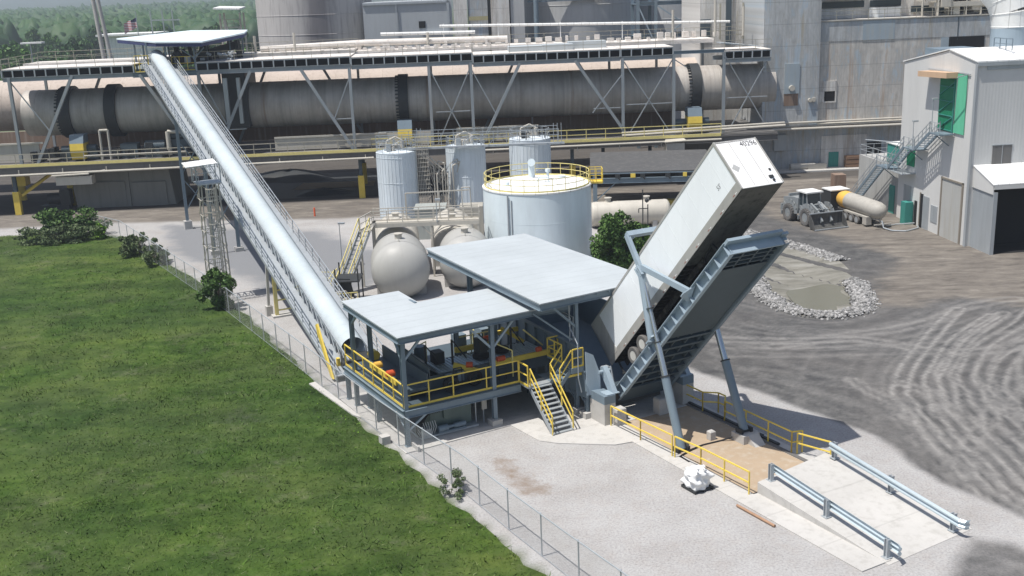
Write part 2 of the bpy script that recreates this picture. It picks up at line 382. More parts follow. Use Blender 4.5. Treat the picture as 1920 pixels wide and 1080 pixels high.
# ---------------------------------------------------------------- ground
def seg_dist(X, Y, pts):
    d = np.full(X.shape, 1e9)
    for (x0, y0), (x1, y1) in zip(pts[:-1], pts[1:]):
        vx, vy = x1-x0, y1-y0; L = vx*vx+vy*vy; t = np.clip(((X-x0)*vx+(Y-y0)*vy)/L, 0, 1)
        d = np.minimum(d, np.hypot(X-x0-t*vx, Y-y0-t*vy))
    return d
def inside(X, Y, poly):
    r = np.zeros(X.shape, bool); n = len(poly); j = n-1
    for i in range(n):
        xi, yi = poly[i]; xj, yj = poly[j]
        with np.errstate(divide='ignore', invalid='ignore'):
            c = ((yi > Y) != (yj > Y)) & (X < (xj-xi)*(Y-yi)/(yj-yi+1e-12)+xi)
        r ^= c; j = i
    return r
def soft(X, Y, poly, w):
    d = seg_dist(X, Y, poly+[poly[0]]); s = np.where(inside(X, Y, poly), d, -d); return np.clip(.5+s/w, 0, 1)
def smooth(pts, k=6):
    p = np.array(pts, float); p = np.vstack([2*p[0]-p[1], p, 2*p[-1]-p[-2]]); out = []
    for i in range(1, len(p)-2):
        for t in np.linspace(0, 1, k, endpoint=False):
            a, b, c, d = p[i-1:i+3]; out.append(.5*((2*b)+(-a+c)*t+(2*a-5*b+4*c-d)*t*t+(-a+3*b-3*c+d)*t**3))
    out.append(p[-2]); return [tuple(q) for q in out]
xs = np.concatenate([[-6000, -3000, -1500, -800, -400, -250, -160], np.arange(-110, 9, .8), np.arange(9, 52, .26), np.arange(52, 90, .8), [120, 200, 400, 800, 1500, 3000, 6000]])
ys = np.concatenate([[-300, -100, 0, 20], np.arange(30, 36, .8), np.arange(36, 92, .26), np.arange(92, 175, .6), [180, 190, 205, 215, 222, 300, 450, 700, 1200, 2200, 4000, 8500]])
X, Y = np.meshgrid(xs, ys); nx, ny = len(xs), len(ys)
yard = soft(X, Y, [(10.9, 66.5), (15, 61), (19.2, 54.5), (20.6, 48.5), (23, 44.5), (27, 38), (90, 20), (90, 160), (30, 150), (24, 128), (18, 100), (13.5, 84), (11.6, 76)], 1.6)
yard = np.maximum(yard, soft(X, Y, [(19.6, 43.4), (21.5, 42.6), (24, 38), (16, 36), (17.3, 40.3)], 1.5)*.62)
roadk = soft(X, Y, [(-110, 117), (-46, 121.5), (-20, 119), (2, 119.5), (10, 119), (30, 128), (60, 132), (90, 130), (90, 215), (-110, 215)], 3)
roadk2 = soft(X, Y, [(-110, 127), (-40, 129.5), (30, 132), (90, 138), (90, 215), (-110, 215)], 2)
tan = soft(X, Y, [(30, 140), (27, 112), (30.5, 102), (34, 92), (29, 84), (26.5, 78.5), (30, 78), (34, 80), (39, 76), (60, 70), (80, 90), (60, 130)], 5)
tan = np.maximum(tan, roadk*.8)
stain = soft(X, Y, [(-1.8, 53.4), (-.4, 53.6), (.2, 51.8), (1.6, 50), (1.4, 48.4), (0, 49), (-1.2, 51.5)], 1.6)*.7
stain = np.maximum(stain, soft(X, Y, [(-11, 73), (-8, 67), (-11, 64), (-14, 72)], 3)*.5)
grass = soft(X, Y, [(2.8, 38), (-2.2, 46.5), (-12.2, 65), (-19.5, 79.5), (-24.5, 88.5), (-34, 103), (-40.5, 113), (-46, 117.5), (-60, 116.5), (-110, 113), (-110, 20), (12, 20)], .5)
grass[(X < -118) | (Y > 216) | (Y < 29) | (X > 92)] = 1
yard[(X > 91) | (Y > 216)] = 0
tr = np.zeros(X.shape)
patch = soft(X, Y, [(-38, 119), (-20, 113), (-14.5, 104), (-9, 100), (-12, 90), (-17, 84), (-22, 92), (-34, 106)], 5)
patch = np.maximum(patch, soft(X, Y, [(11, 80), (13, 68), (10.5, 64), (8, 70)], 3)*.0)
def track(pts, gap=.55, w=.26, amp=1.0, shift=0):
    global tr
    p = smooth(pts); p = [(x+.12*math.sin(i*.9+len(pts)+x), y+.1*math.cos(i*.7+y)) for i, (x, y) in enumerate(p)]; d = seg_dist(X, Y, p)
    for g in (gap,):
        tr = np.maximum(tr, amp*np.clip(1.3-np.abs(d-g)/w, 0, 1))
TA = [(32.8, 76.7), (27.4, 69), (24, 63.8), (22.7, 60.3), (22.4, 57.6), (22.3, 54.9), (22.2, 50.6), (22.3, 46.4), (23.5, 42), (26, 38)]
TB = [(34.5, 74.8), (29.6, 69.5), (26.4, 64.6), (25, 61.4), (24, 57.5), (23.9, 54.8), (23.8, 49.2), (24, 45.4), (25, 40)]
TC = [(38, 76), (35.6, 73), (30.8, 68.2), (28.1, 63.9), (27, 60.7), (26.5, 57.8), (25.8, 54.7), (25.6, 50.9), (26, 45)]
TD = [(38, 71), (32.2, 66.4), (29.2, 62.3), (28.3, 59.1), (27.7, 55.7), (27.6, 50)]
for P_, a in ((TA, 1), (TB, 1), (TC, .9), (TD, .8)): track(P_, .42, .17, a)
track([(x+.9, y+.4) for x, y in TB], .4, .2, .8); track([(x+1.1, y+.2) for x, y in TC], .4, .2, .6); track([(x-1, y-.4) for x, y in TA], .3, .16, .35)
track([(x+3.4, y-.8) for x, y in TC], .5, .25, .7); track([(x+2.9, y-.8) for x, y in TD], .5, .25, .7); track([(x+5.2, y-1) for x, y in TC], .5, .25, .6)
track([(17.5, 69.9), (23.5, 71.8), (29.4, 73.8), (33, 77), (37.7, 78.8)], .5, .3, .5); track([(14, 72), (19.5, 70.8), (23.7, 70.8), (27.9, 67.5), (32.8, 68), (38, 72)], .5, .35, .6)
track([(14, 69), (19, 68.6), (24, 68.4), (30, 68.8), (36, 71)], .9, .3, .35)
track([(20.5, 63), (21.8, 58.7), (22.1, 54.7), (22.6, 50.4), (23.1, 45.8), (25, 40)], .35, .2, .6); track([(23.6, 62), (24.5, 59.2), (23.8, 54.6), (23.9, 50.3), (23.7, 46.9), (24.5, 42)], .4, .2, .7)
track([(28.5, 60), (26, 56), (23, 52), (21.5, 48.5), (21.2, 45)], .4, .2, .5); track([(31, 62), (28, 56), (26.2, 51), (24.6, 46), (23, 41)], .4, .2, .5)
tr *= soft(X, Y, [(12, 68), (15, 62), (19, 55.5), (20.4, 48), (22.5, 44), (26, 37), (60, 30), (60, 90), (28, 82), (12, 76)], 2)
lt = np.zeros(X.shape); dk = np.zeros(X.shape); sub = (X > 9) & (X < 52) & (Y > 36) & (Y < 96); Xs, Ys = X[sub], Y[sub]
fam = [([(11, 74), (17.5, 70.5), (24, 70.5), (31, 74), (40, 80), (52, 84)], 7, 44), ([(11, 68), (15, 62.5), (19.5, 56), (22, 50), (25, 44), (30, 38)], 5, 34), (TB, 7, 40), ([(14, 80), (19, 73.5), (25, 72.5), (31, 77), (36, 86)], 4, 26), ([(13, 66), (20, 64), (27, 60), (33, 52), (38, 42)], 7, 34)]
for base_, spread, cnt in fam:
    p = np.array(smooth(base_, 5)); tg = np.gradient(p, axis=0); nn_ = np.stack([-tg[:, 1], tg[:, 0]], 1)/(np.linalg.norm(tg, axis=1)[:, None]+1e-9)
    for i in range(cnt):
        off = rnd.gauss(0, .55)*spread; wob = rnd.uniform(-1.5, 1.5); q_ = p+nn_*(off+wob*np.sin(np.linspace(0, rnd.uniform(1, 4), len(p))))[:, None]
        a_ = rnd.randrange(0, max(1, len(q_)//3)); b__ = rnd.randrange(len(q_)*2//3, len(q_)); q_ = q_[a_:b__]
        d_ = seg_dist(Xs, Ys, [tuple(v) for v in q_]); w_ = rnd.uniform(.1, .3); am = rnd.uniform(.05, .26)*np.clip(1.2-d_/w_, 0, 1)
        if rnd.random() < .62: lt[sub] = np.maximum(lt[sub], am)
        else: dk[sub] = np.maximum(dk[sub], am*1.3)
me = bpy.data.meshes.new('ground'); k = np.arange(nx*ny).reshape(ny, nx)
co = np.zeros((nx*ny, 3), np.float32); co[:, 0] = X.ravel(); co[:, 1] = Y.ravel()
# shallow pond basin
basin = soft(X, Y, [(21.5, 88.5), (24.5, 91), (27, 86), (26.4, 81), (24.3, 77.6), (21.4, 78.6), (20.9, 82)], 3)
co[:, 2] = (-.35*basin).ravel()
q = np.stack([k[:-1, :-1], k[:-1, 1:], k[1:, 1:], k[1:, :-1]], -1).reshape(-1, 4)
me.vertices.add(nx*ny); me.vertices.foreach_set('co', co.ravel()); me.loops.add(q.size); me.loops.foreach_set('vertex_index', q.ravel().astype(np.int32))
me.polygons.add(len(q)); me.polygons.foreach_set('loop_start', np.arange(0, q.size, 4, dtype=np.int32)); me.update(); me.validate()
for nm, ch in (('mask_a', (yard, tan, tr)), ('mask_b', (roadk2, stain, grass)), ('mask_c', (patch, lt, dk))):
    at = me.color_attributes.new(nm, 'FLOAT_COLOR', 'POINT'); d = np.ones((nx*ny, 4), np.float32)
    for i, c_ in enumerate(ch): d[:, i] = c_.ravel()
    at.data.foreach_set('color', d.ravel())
ma, n, l, b = mk('ground_mix')
def attr(nm):
    a = n.new('ShaderNodeAttribute'); a.attribute_name = nm; s_ = n.new('ShaderNodeSeparateColor'); l.new(a.outputs['Color'], s_.inputs[0]); return s_.outputs
A_, B_, C_ = attr('mask_a'), attr('mask_b'), attr('mask_c')
def msk(v, nz, w=.5):
    s_ = mth(n, l, 'ADD', v, mth(n, l, 'MULTIPLY', mth(n, l, 'SUBTRACT', nz, .5), w*2)); x = n.new('ShaderNodeMapRange'); x.interpolation_type = 'SMOOTHSTEP'
    x.inputs[1].default_value = .25; x.inputs[2].default_value = .75; l.new(s_, x.inputs[0]); return x.outputs[0]
n1 = noise(n, l, .25, detail=7, rough=.65); n2 = noise(n, l, 1.5, detail=8, rough=.7, off=3); n3 = noise(n, l, 9, detail=6, rough=.7)
ns = noise(n, l, .35, (3.2, .35, 1), 8, .68, off=2, rot=R(12)); ns2 = mix(n, l, .5, noise(n, l, .38, (.5, 1.9, 1), 9, .72, off=6, rot=R(-16)), noise(n, l, .9, (.6, 1.5, 1), 8, .75, off=16, rot=R(35)))
grav = ramp(n, l, n1, [(.3, (.315, .30, .288)), (.5, (.37, .36, .352)), (.7, (.41, .403, .395))])
grav = mix(n, l, mth(n, l, 'MULTIPLY', ramp(n, l, n2, [(.48, (0, 0, 0)), (.7, (1, 1, 1))]), .28), grav, (.33, .285, .25))
grav = mix(n, l, .9, grav, ramp(n, l, n3, [(.3, (.62, .62, .62)), (.5, (1, 1, 1)), (.75, (1.25, 1.25, 1.25))]), 'MULTIPLY')
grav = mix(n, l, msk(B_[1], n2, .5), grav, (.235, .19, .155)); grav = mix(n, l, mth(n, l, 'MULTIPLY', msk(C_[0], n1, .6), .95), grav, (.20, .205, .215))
yd = ramp(n, l, noise(n, l, .8, detail=9, rough=.72, off=6), [(.34, (.062, .062, .064)), (.5, (.095, .094, .093)), (.66, (.135, .132, .128))])
yd = mix(n, l, C_[2], yd, (.055, .056, .06)); yd = mix(n, l, mth(n, l, 'MULTIPLY', C_[1], ramp(n, l, n2, [(.3, (.35, .35, .35)), (.55, (1, 1, 1))])), yd, (.34, .325, .31))
yd = mix(n, l, mth(n, l, 'MULTIPLY', ramp(n, l, noise(n, l, .16, detail=6, off=8), [(.45, (0, 0, 0)), (.68, (1, 1, 1))]), .3), yd, (.17, .155, .143))
yd = mix(n, l, .8, yd, ramp(n, l, n3, [(.3, (.75, .75, .75)), (.55, (1, 1, 1)), (.8, (1.2, 1.2, 1.2))]), 'MULTIPLY')
tn = ramp(n, l, ns2, [(.36, (.085, .077, .068)), (.46, (.14, .125, .11)), (.56, (.20, .18, .155)), (.68, (.32, .29, .26))])
c = mix(n, l, msk(A_[0], n1, .45), grav, yd)
c = mix(n, l, msk(A_[1], ns2, .6), c, tn)
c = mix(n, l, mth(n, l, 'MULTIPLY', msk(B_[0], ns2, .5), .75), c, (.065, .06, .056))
c = mix(n, l, mth(n, l, 'MULTIPLY', mth(n, l, 'MULTIPLY', A_[2], ramp(n, l, n2, [(.3, (.2, .2, .2)), (.55, (1, 1, 1))])), .6), c, (.37, .355, .335))
c = mix(n, l, B_[2], c, (.075, .10, .035))
l.new(c, b.inputs['Base Color']); b.inputs['Roughness'].default_value = .95; b.inputs['Specular IOR Level'].default_value = .12
bp = n.new('ShaderNodeBump'); bp.inputs['Strength'].default_value = .7; bp.inputs['Distance'].default_value = .05
l.new(mth(n, l, 'ADD', n3, mth(n, l, 'MULTIPLY', A_[2], -.6)), bp.inputs['Height']); l.new(bp.outputs[0], b.inputs['Normal'])
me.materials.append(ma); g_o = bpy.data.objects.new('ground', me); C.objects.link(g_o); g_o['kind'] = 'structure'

# grassy field sheet with a rough edge, and its blades
edge = smooth([(2.8, 38), (-2.2, 46.5), (-6.2, 53.8), (-12.2, 65), (-19.5, 79.5), (-24.5, 88.5), (-34, 103), (-40.5, 113)], 10)
edge = [(x+rnd.uniform(-.22, .22), y+rnd.uniform(-.2, .2)) for x, y in edge]
top = [(-46+rnd.uniform(-.5, .5), 117.2)]+[(-50-6*i, 116.3-.3*i+rnd.uniform(-.6, .6)) for i in range(12)]
poly = edge+top+[(-130, 113), (-130, 10), (14, 10)]
mb = MB(); mb.add([(x, y, .02) for x, y in poly], [tuple(range(len(poly)))]); struct('grass_field', mb, 'grass_soil')
def scatter(n_, x0, x1, y0, y1, poly_):
    out = []
    while len(out) < n_:
        a = nr.uniform((x0, y0), (x1, y1), (n_*2, 2)); a = a[inside(a[:, 0], a[:, 1], poly_)]; out = a if len(out) == 0 else np.vstack([out, a])
    return out[:n_]
vis = edge+[(-46, 117), (-64, 117), (-60, 108), (-18, 30), (7, 30)]
def blades(pts, h, w, z0=.0, lean=1.3):
    k_ = len(pts); a = nr.uniform(0, 2*np.pi, k_); hh = h*nr.uniform(.5, 1.4, k_); ww = w*nr.uniform(.6, 1.4, k_); ln = nr.normal(0, lean, (k_, 2))*hh[:, None]
    v = np.zeros((k_, 3, 3), np.float32); v[:, :, 0] = pts[:, 0:1]; v[:, :, 1] = pts[:, 1:2]; v[:, :, 2] = z0
    v[:, 0, 0] -= np.cos(a)*ww; v[:, 0, 1] -= np.sin(a)*ww; v[:, 1, 0] += np.cos(a)*ww; v[:, 1, 1] += np.sin(a)*ww
    v[:, 2, :2] += ln; v[:, 2, 2] += hh; return v.reshape(-1, 3)
def trimesh(name, v, mat, quads=False):
    me = bpy.data.meshes.new(name); k_ = 4 if quads else 3; nf = len(v)//k_
    me.vertices.add(len(v)); me.vertices.foreach_set('co', v.astype(np.float32).ravel()); me.loops.add(nf*k_); me.loops.foreach_set('vertex_index', np.arange(nf*k_, dtype=np.int32))
    me.polygons.add(nf); me.polygons.foreach_set('loop_start', np.arange(0, nf*k_, k_, dtype=np.int32)); me.update(); me.validate(); me.materials.append(M[mat])
    o = bpy.data.objects.new(name, me); C.objects.link(o); return o
gp = scatter(26000, -65, 10, 30, 118, vis); near = scatter(48000, -26, 8, 30, 76, vis)
# tussocks: blades gather round random centres
ctr = scatter(900, -40, 8, 30, 100, vis); tus = (ctr[nr.integers(0, 900, 26000)]+nr.normal(0, .38, (26000, 2))); tus = tus[inside(tus[:, 0], tus[:, 1], poly)]
v = np.vstack([blades(gp, .10, .05), blades(near, .09, .022), blades(tus[:9000], .24, .03, lean=.9)])
o = trimesh('grass', v, 'grass_blades'); tag(o, 'rough green grass covering the field outside the fence', 'grass', kind='stuff')
# concrete slabs (F1)
def sheet(name, pts, mat, fr, z, th=.0):
    mb = MB()
    if th: mb.prism([(x, y, z) for x, y in pts], (0, 0, th))
    else: mb.add([(x, y, z) for x, y in pts], [tuple(range(len(pts)))])
    return struct(name, mb, mat, fr, (pts[0][0], pts[0][1], 0))
sheet('concrete_floor', [(-.5, -.8), (6.1, -.6), (6.3, -3.4), (7.0, -4.3), (9.4, -6.2), (10.4, -6.4), (10.4, -22.7), (12.1, -22.7), (12.1, -14.9), (11.5, -14.8), (11.45, -3.9), (16.1, -3.9), (16.1, -13.8), (16.9, -13.8), (16.9, -2), (17, 8), (-.5, 9.4)], 'slab', F1, -.1, .16)
sheet('sand_floor', [(11.35, -14.75), (11.35, -3.7), (16.25, -3.7), (16.25, -14.0)], 'sand_m', F1, .035)
# ramp: wedge rising towards the tipper
mb = MB(); x0, x1 = 11.75, 17.2
mb.add([(x0, -22.9, .02), (x1, -22.7, .02), (x1, -14.0, .55), (x0, -14.8, .62), (x0, -22.9, -.1), (x1, -22.7, -.1), (x1, -14.0, -.1), (x0, -14.8, -.1)], [(0, 1, 2, 3), (7, 6, 5, 4), (0, 4, 5, 1), (1, 5, 6, 2), (2, 6, 7, 3), (3, 7, 4, 0)])
struct('truck_ramp', mb, 'slab', F1, (14.4, -18, 0))
# pond: silt bed, grey-green water, riprap ring
pondp = smooth([(21.6, 80.5), (22.2, 78.6), (24.2, 78.2), (26.2, 79.3), (26.8, 83.5), (25.6, 85.4), (23.3, 84.4), (21.8, 83.6), (21.6, 80.5)], 5)
mb = MB(); mb.add([(x, y, -.16) for x, y in pondp[:-1]], [tuple(range(len(pondp)-1))]); w_ = struct('pond_water', mb, 'steel')
ma, n, l, b = mk('silty_water'); b.inputs['Base Color'].default_value = (.16, .155, .12, 1); b.inputs['Roughness'].default_value = .12
bp = n.new('ShaderNodeBump'); bp.inputs['Distance'].default_value = .01; l.new(noise(n, l, 3), bp.inputs['Height']); l.new(bp.outputs[0], b.inputs['Normal']); w_.data.materials[0] = ma
ma, n, l, b = mk('drying_silt'); f = noise(n, l, .5, (.5, 2.2, 1), 8, .75); l.new(ramp(n, l, f, [(.3, (.10, .095, .075)), (.5, (.20, .19, .16)), (.68, (.30, .29, .26))]), b.inputs['Base Color']); b.inputs['Roughness'].default_value = .6; M['silt'] = ma
mb = MB(); sp = smooth([(20.4, 79.5), (21.2, 76.6), (24.6, 76.2), (27.4, 79), (28, 84), (28.3, 90), (28.8, 94), (26.6, 98.5), (23.2, 101), (22.3, 95), (20.6, 88), (20.4, 79.5)], 5)
gx = np.arange(19, 30, .5); gy = np.arange(75, 103, .5)
for x in gx:
    for y in gy:
        if inside(np.array([x+.25]), np.array([y+.25]), sp)[0]:
            z = lambda a, b_: .03+.05*math.sin(a*1.7+b_)-.33*float(soft(np.array([a]), np.array([b_]), [(21.5, 88.5), (24.5, 91), (27, 86), (26.4, 81), (24.3, 77.6), (21.4, 78.6), (20.9, 82)], 3)[0])
            mb.add([(x, y, z(x, y)), (x+.5, y, z(x+.5, y)), (x+.5, y+.5, z(x+.5, y+.5)), (x, y+.5, z(x, y+.5))], [(0, 1, 2, 3)])
struct('silt_bed', mb, 'silt')
def stones(name, label, lines, n_, smin, smax, cmat, hgt=.5):
    mb = MB(); ico = [(0, 0, -1), (.72, -.53, -.45), (-.28, -.85, -.45), (-.89, 0, -.45), (-.28, .85, -.45), (.72, .53, -.45), (.28, -.85, .45), (-.72, -.53, .45), (-.72, .53, .45), (.28, .85, .45), (.89, 0, .45), (0, 0, 1)]
    fc = [(0, 1, 2), (1, 0, 5), (0, 2, 3), (0, 3, 4), (0, 4, 5), (1, 5, 10), (2, 1, 6), (3, 2, 7), (4, 3, 8), (5, 4, 9), (1, 10, 6), (2, 6, 7), (3, 7, 8), (4, 8, 9), (5, 9, 10), (6, 10, 11), (7, 6, 11), (8, 7, 11), (9, 8, 11), (10, 9, 11)]
    segs = []
    for pts, wd in lines:
        p = smooth(pts, 4)
        for a, b_ in zip(p[:-1], p[1:]): segs.append((a, b_, wd, math.dist(a, b_)*wd))
    tot = sum(s_[3] for s_ in segs)
    for a, b_, wd, ar in segs:
        for i in range(int(n_*ar/tot)+1):
            t = rnd.random(); o_ = rnd.gauss(0, .36); o_ = max(-1, min(1, o_)); dx_, dy_ = b_[0]-a[0], b_[1]-a[1]; L = math.hypot(dx_, dy_)+1e-9
            x = a[0]+dx_*t-dy_/L*o_*wd; y = a[1]+dy_*t+dx_/L*o_*wd; s_ = rnd.uniform(smin, smax); z = max(0, (1-abs(o_)*1.3))*hgt*rnd.uniform(.4, 1)+s_*.2
            rz_ = rnd.uniform(0, 6.3); sx_, sy_, sz_ = s_*rnd.uniform(.7, 1.3), s_*rnd.uniform(.6, 1.1), s_*rnd.uniform(.5, .9); tl = rnd.uniform(-.6, .6)
            vs = []
            for p in ico:
                p = Vector((p[0]*sx_*rnd.uniform(.8, 1.15), p[1]*sy_, p[2]*sz_)); p.rotate(Matrix.Rotation(tl, 3, 'X')); p.rotate(Matrix.Rotation(rz_, 3, 'Z')); vs.append((x+p.x, y+p.y, z+p.z))
            mb.add(vs, fc)
    o = solo(name, label, 'rocks', mb, cmat, kind='stuff'); return o
ma, n, l, b = mk('riprap_stone'); g = n.new('ShaderNodeNewGeometry'); l.new(ramp(n, l, g.outputs['Random Per Island'], [(0, (.11, .108, .105)), (.4, (.21, .207, .2)), (.8, (.32, .313, .305)), (1, (.44, .43, .42))]), b.inputs['Base Color']); b.inputs['Roughness'].default_value = .85; M['riprap'] = ma
stones('riprap', 'pale grey broken stone heaped round the silty pond', [([(20.2, 90), (19.7, 84), (20.2, 79.5), (21.6, 77), (24.2, 76.3), (26.2, 78), (27.2, 81.5), (27.7, 85.5)], 1.1), ([(24.6, 102.5), (25.8, 99), (27.4, 95.5), (28.6, 92)], 1.2), ([(19.6, 93), (20.6, 97), (21.8, 101.5), (23.6, 104.5)], 1.3)], 12000, .06, .17, 'riprap', .32)
# ================================================================ F1: tyre feed building
t = Thing('feed_building', 'blue grey steel platform building with two flat pale roofs and yellow railings', 'industrial building', F1, (4, 4, 0))
mb = MB(); mb.prism([(-.1, -.1, 2.12), (8.75, -.1, 2.12), (8.75, 8.8, 2.12), (-.1, 8.8, 2.12)], (0, 0, .13)); t.part('deck', mb, 'steel_d')
mb = MB()
for p, q in (((-.1, -.15), (7.1, -.15)), ((-.15, -.1), (-.15, 8.8)), ((8.75, .9), (8.75, 8.8)), ((-.1, 8.8), (8.7, 8.8)), ((0, 4.3), (8.7, 4.3)), ((5.4, 0), (5.4, 8.7))):
    mb.ibeam((*p, 1.96), (*q, 1.96), .18, .42, .03)
t.part('deck_beams', mb, 'steel')
for i, (x, y, zt) in enumerate([(0, 0, 6.2), (5.43, 0, 6.2), (.1, 4.2, 1.8), (.5, 6.5, 1.8), (0, 7.35, 6.3), (.95, 7.0, 6.3), (0, 8.7, 1.9), (3.0, 7.0, 6.4), (8.0, 4.4, 6.3), (5.43, 4.5, 6.4), (8.6, 8.6, 7.2), (10.25, 12, 7.2)]):
    mb = MB(); mb.ibeam((x, y, .0), (x, y, zt), .24, .24, .03, up=(0, 1, 0)); mb.box(x-.16, x+.16, y-.16, y+.16, .06, .1)
    t.part('post', mb, 'steel')
mb = MB()
for x, y in ((5.43, 0), (10.2, -1.2), (10.35, -2.05)): mb.box(x-.32, x+.32, y-.32, y+.32, .05, .4)
t.part('footing', mb, 'conc')
mb = MB(); zr = lambda x, y: 6.40+.008*x+.022*y
mb.prism([(x, y, zr(x, y)) for x, y in ((-.4, -.45), (8.35, -.45), (8.2, 4.75), (3.2, 4.75), (3.2, 7.5), (-.45, 7.6))], (0, 0, .07))
lr = t.part('lower_roof', mb, 'roofw')
mb = MB(); mb.prism([(7.5, -1.95, 7.22), (15.6, -1.45, 7.2), (15.6, 13.6, 7.3), (8.05, 13.9, 7.3)], (0, 0, .07))
t.part('upper_roof', mb, 'roofw')
mb = MB()
for a, b_ in (((-.3, -.35, 6.2), (8.2, -.35, 6.28)), ((-.3, -.3, 6.2), (-.35, 7.5, 6.33)), ((5.43, 0, 6.2), (5.43, 4.6, 6.35)), ((8.15, -.3, 6.28), (8.1, 5.6, 6.3)), ((-.3, 7.35, 6.33), (3.1, 7.2, 6.45)), ((3.0, 7.2, 6.4), (3, 4.6, 6.5))): mb.ibeam(a, b_, .16, .3, .03)
mb.ibeam((8.2, -.35, 6.25), (10.3, -.6, 6.25), .16, .3, .03)
for k in range(1, 8):
    x = 1.05*k; mb.bar((x, -.3, 6.3), (x, 4.4, 6.4), .08, .1)
t.part('roof_beams', mb, 'steel')
mb = MB()
for a, b_ in (((7.6, -1.8, 7.0), (15.4, -1.35, 7.0)), ((7.6, -1.8, 7.0), (8.1, 13.6, 7.1)), ((7.9, 4.4, 6.9), (15.4, 4.4, 6.9)), ((8.1, 13.6, 7.1), (15.4, 13.4, 7.1))): mb.ibeam(a, b_, .18, .36, .03)
mb.ibeam((10.2, -1.3, 4.2), (10.2, -1.3, 7.05), .2, .2, .03, up=(0, 1, 0)); mb.ibeam((8.2, -.35, 6.5), (8.2, -.35, 7.1), .2, .2, .03, up=(0, 1, 0))
for k in range(9): mb.bar((8+.85*k, -1.7, 7.14), (8.2+.85*k, 13.5, 7.2), .08, .1)
mb.bar((10.2, -1.3, 5.3), (8.4, -1.6, 6.9), .12); mb.bar((9.9, -1.3, 4.6), (7.9, -.4, 6.3), .1)
t.part('upper_roof_beams', mb, 'steel')
mb = MB()
for a, b_ in (((0, 0, 4.9), (1.15, 0, 6.1)), ((0, 0, 4.9), (0, 1.2, 6.1)), ((5.43, 0, 4.6), (6.9, 0, 6.1)), ((5.43, 0, 4.6), (4.0, 0, 6.1)), ((0, 7.35, 5.2), (.8, 7.35, 6.2)), ((0, 7.35, 5.2), (0, 6.3, 6.1)),
              ((0, 0, .9), (1.3, 0, 1.8)), ((0, 0, .9), (0, 1.3, 1.8)), ((5.43, 4.5, 4.6), (6.6, 4.5, 6.2)), ((8, 4.4, 4.8), (6.8, 4.4, 6.2))): mb.bar(a, b_, .12)
t.part('knee_braces', mb, 'steel_l')
mb = MB(); mb.rail([(-.05, 8.7, 2.25), (-.05, 0, 2.25), (2.9, 0, 2.25)], 1.32, 1.45, .036, .12); mb.rail([(2.9, -.02, 2.25), (7.05, -.02, 2.25)], 1.32, 2.1, .036, .12)
mb.rail([(7.1, -.02, 2.25), (7.1, -1.0, 2.25)], 1.25, 1, .036, .12)
t.part('handrail', mb, 'yellow')
# lower stair
st = MB(); r_ = MB()
sy0, sy1, sz = -.95, -3.25, 2.25
for x in (7.3, 8.6):
    st.bar((x, sy0+.15, 2.1), (x, sy1, .05), .05, .24, up=(0, 1, 0)); st.bar((x, -.1, 2.12), (x, sy0+.1, 2.12), .05, .22)
for i in range(11):
    f = (i+.5)/11; y = sy0+(sy1-sy0)*f; z = sz*(1-f); st.box(7.33, 8.57, y-.11, y+.11, z-.02, z+.02)
st.box(7.1, 8.75, -1.0, -.08, 2.14, 2.24)
t.part('stair', st, 'galv')
for x in (7.28, 8.62):
    for h in (1.05, .55): r_.bar((x, sy0, sz+h), (x, sy1, .1+h), .055)
    for f in (0, .5, 1): y = sy0+(sy1-sy0)*f; z = sz*(1-f)+.08*f; r_.bar((x, y, z), (x, y, z+1.05), .06)
t.part('stair_rail', r_, 'yellow')
# upper landing beside the hopper and its short stair
mb = MB(); mb.box(9.35, 10.12, -2.1, .6, 3.1, 3.2); mb.box(9.3, 10.12, -2.15, -2.1, 2.9, 3.22)
for y in (-1.95, -1.0): mb.bar((8.6, y, 2.2), (9.4, y, 3.1), .05, .22)
for i in range(4): mb.box(8.66+.2*i, 8.88+.2*i, -1.93, -1.02, 2.38+.21*i, 2.42+.21*i)
mb.box(8.6, 9.4, -1.0, .5, 2.2, 2.26)
t.part('upper_landing', mb, 'steel')
mb = MB()
for y in (-1.98, -.95):
    mb.bar((8.62, y, 3.3), (9.4, y, 4.25), .06); mb.bar((8.62, y, 2.8), (9.4, y, 3.75), .05); mb.bar((8.62, y, 2.2), (8.62, y, 3.3), .06)
mb.rail([(9.4, -2.1, 3.2), (10.1, -2.1, 3.2)], 1.1, .8, .036, .12); mb.rail([(9.4, -.95, 3.2), (9.4, .6, 3.2), (10.1, .6, 3.2)], 1.1, 1, .036, .12)
mb.bar((8.9, -1.9, 2.7), (10.1, -1.9, 2.7), .05, .14)
t.part('landing_rail', mb, 'yellow')

# receiving hopper: ribbed side walls
t = Thing('receiving_hopper', 'dark ribbed steel hopper that the tilted trailer empties into', 'hopper', F1, (13.2, 2, 0))
mb = MB()
for x in (10.2, 16.6):
    mb.prism([(x, -2.3, 1.75), (x, -1.55, 4.15), (x, 8.5, 4.3), (x, 8.5, 1.0), (x, 0, 1.0), (x, -2.3, 1.3)], (.1, 0, 0))
mb.box(10.3, 16.6, 8.45, 8.55, 1.0, 4.3); mb.prism([(10.3, -2.0, 1.2), (16.6, -2.0, 1.2), (16.6, 8.4, 2.2), (10.3, 8.4, 2.2)], (0, 0, .08))
t.part('wall', mb, 'steel')
mb = MB()
for k in range(9): mb.box(10.06, 10.2, -1.4+1.15*k, -1.3+1.15*k, 1.1, 4.15)
mb.bar((10.12, -1.6, 4.2), (10.12, 8.5, 4.35), .2, .1); mb.bar((10.15, -1.62, 4.15), (10.15, -2.35, 1.75), .22, .1, up=(1, 0, 0)); mb.bar((10.1, -2.3, 2.9), (10.1, 1, 2.9), .08, .1)
t.part('rib', mb, 'steel')
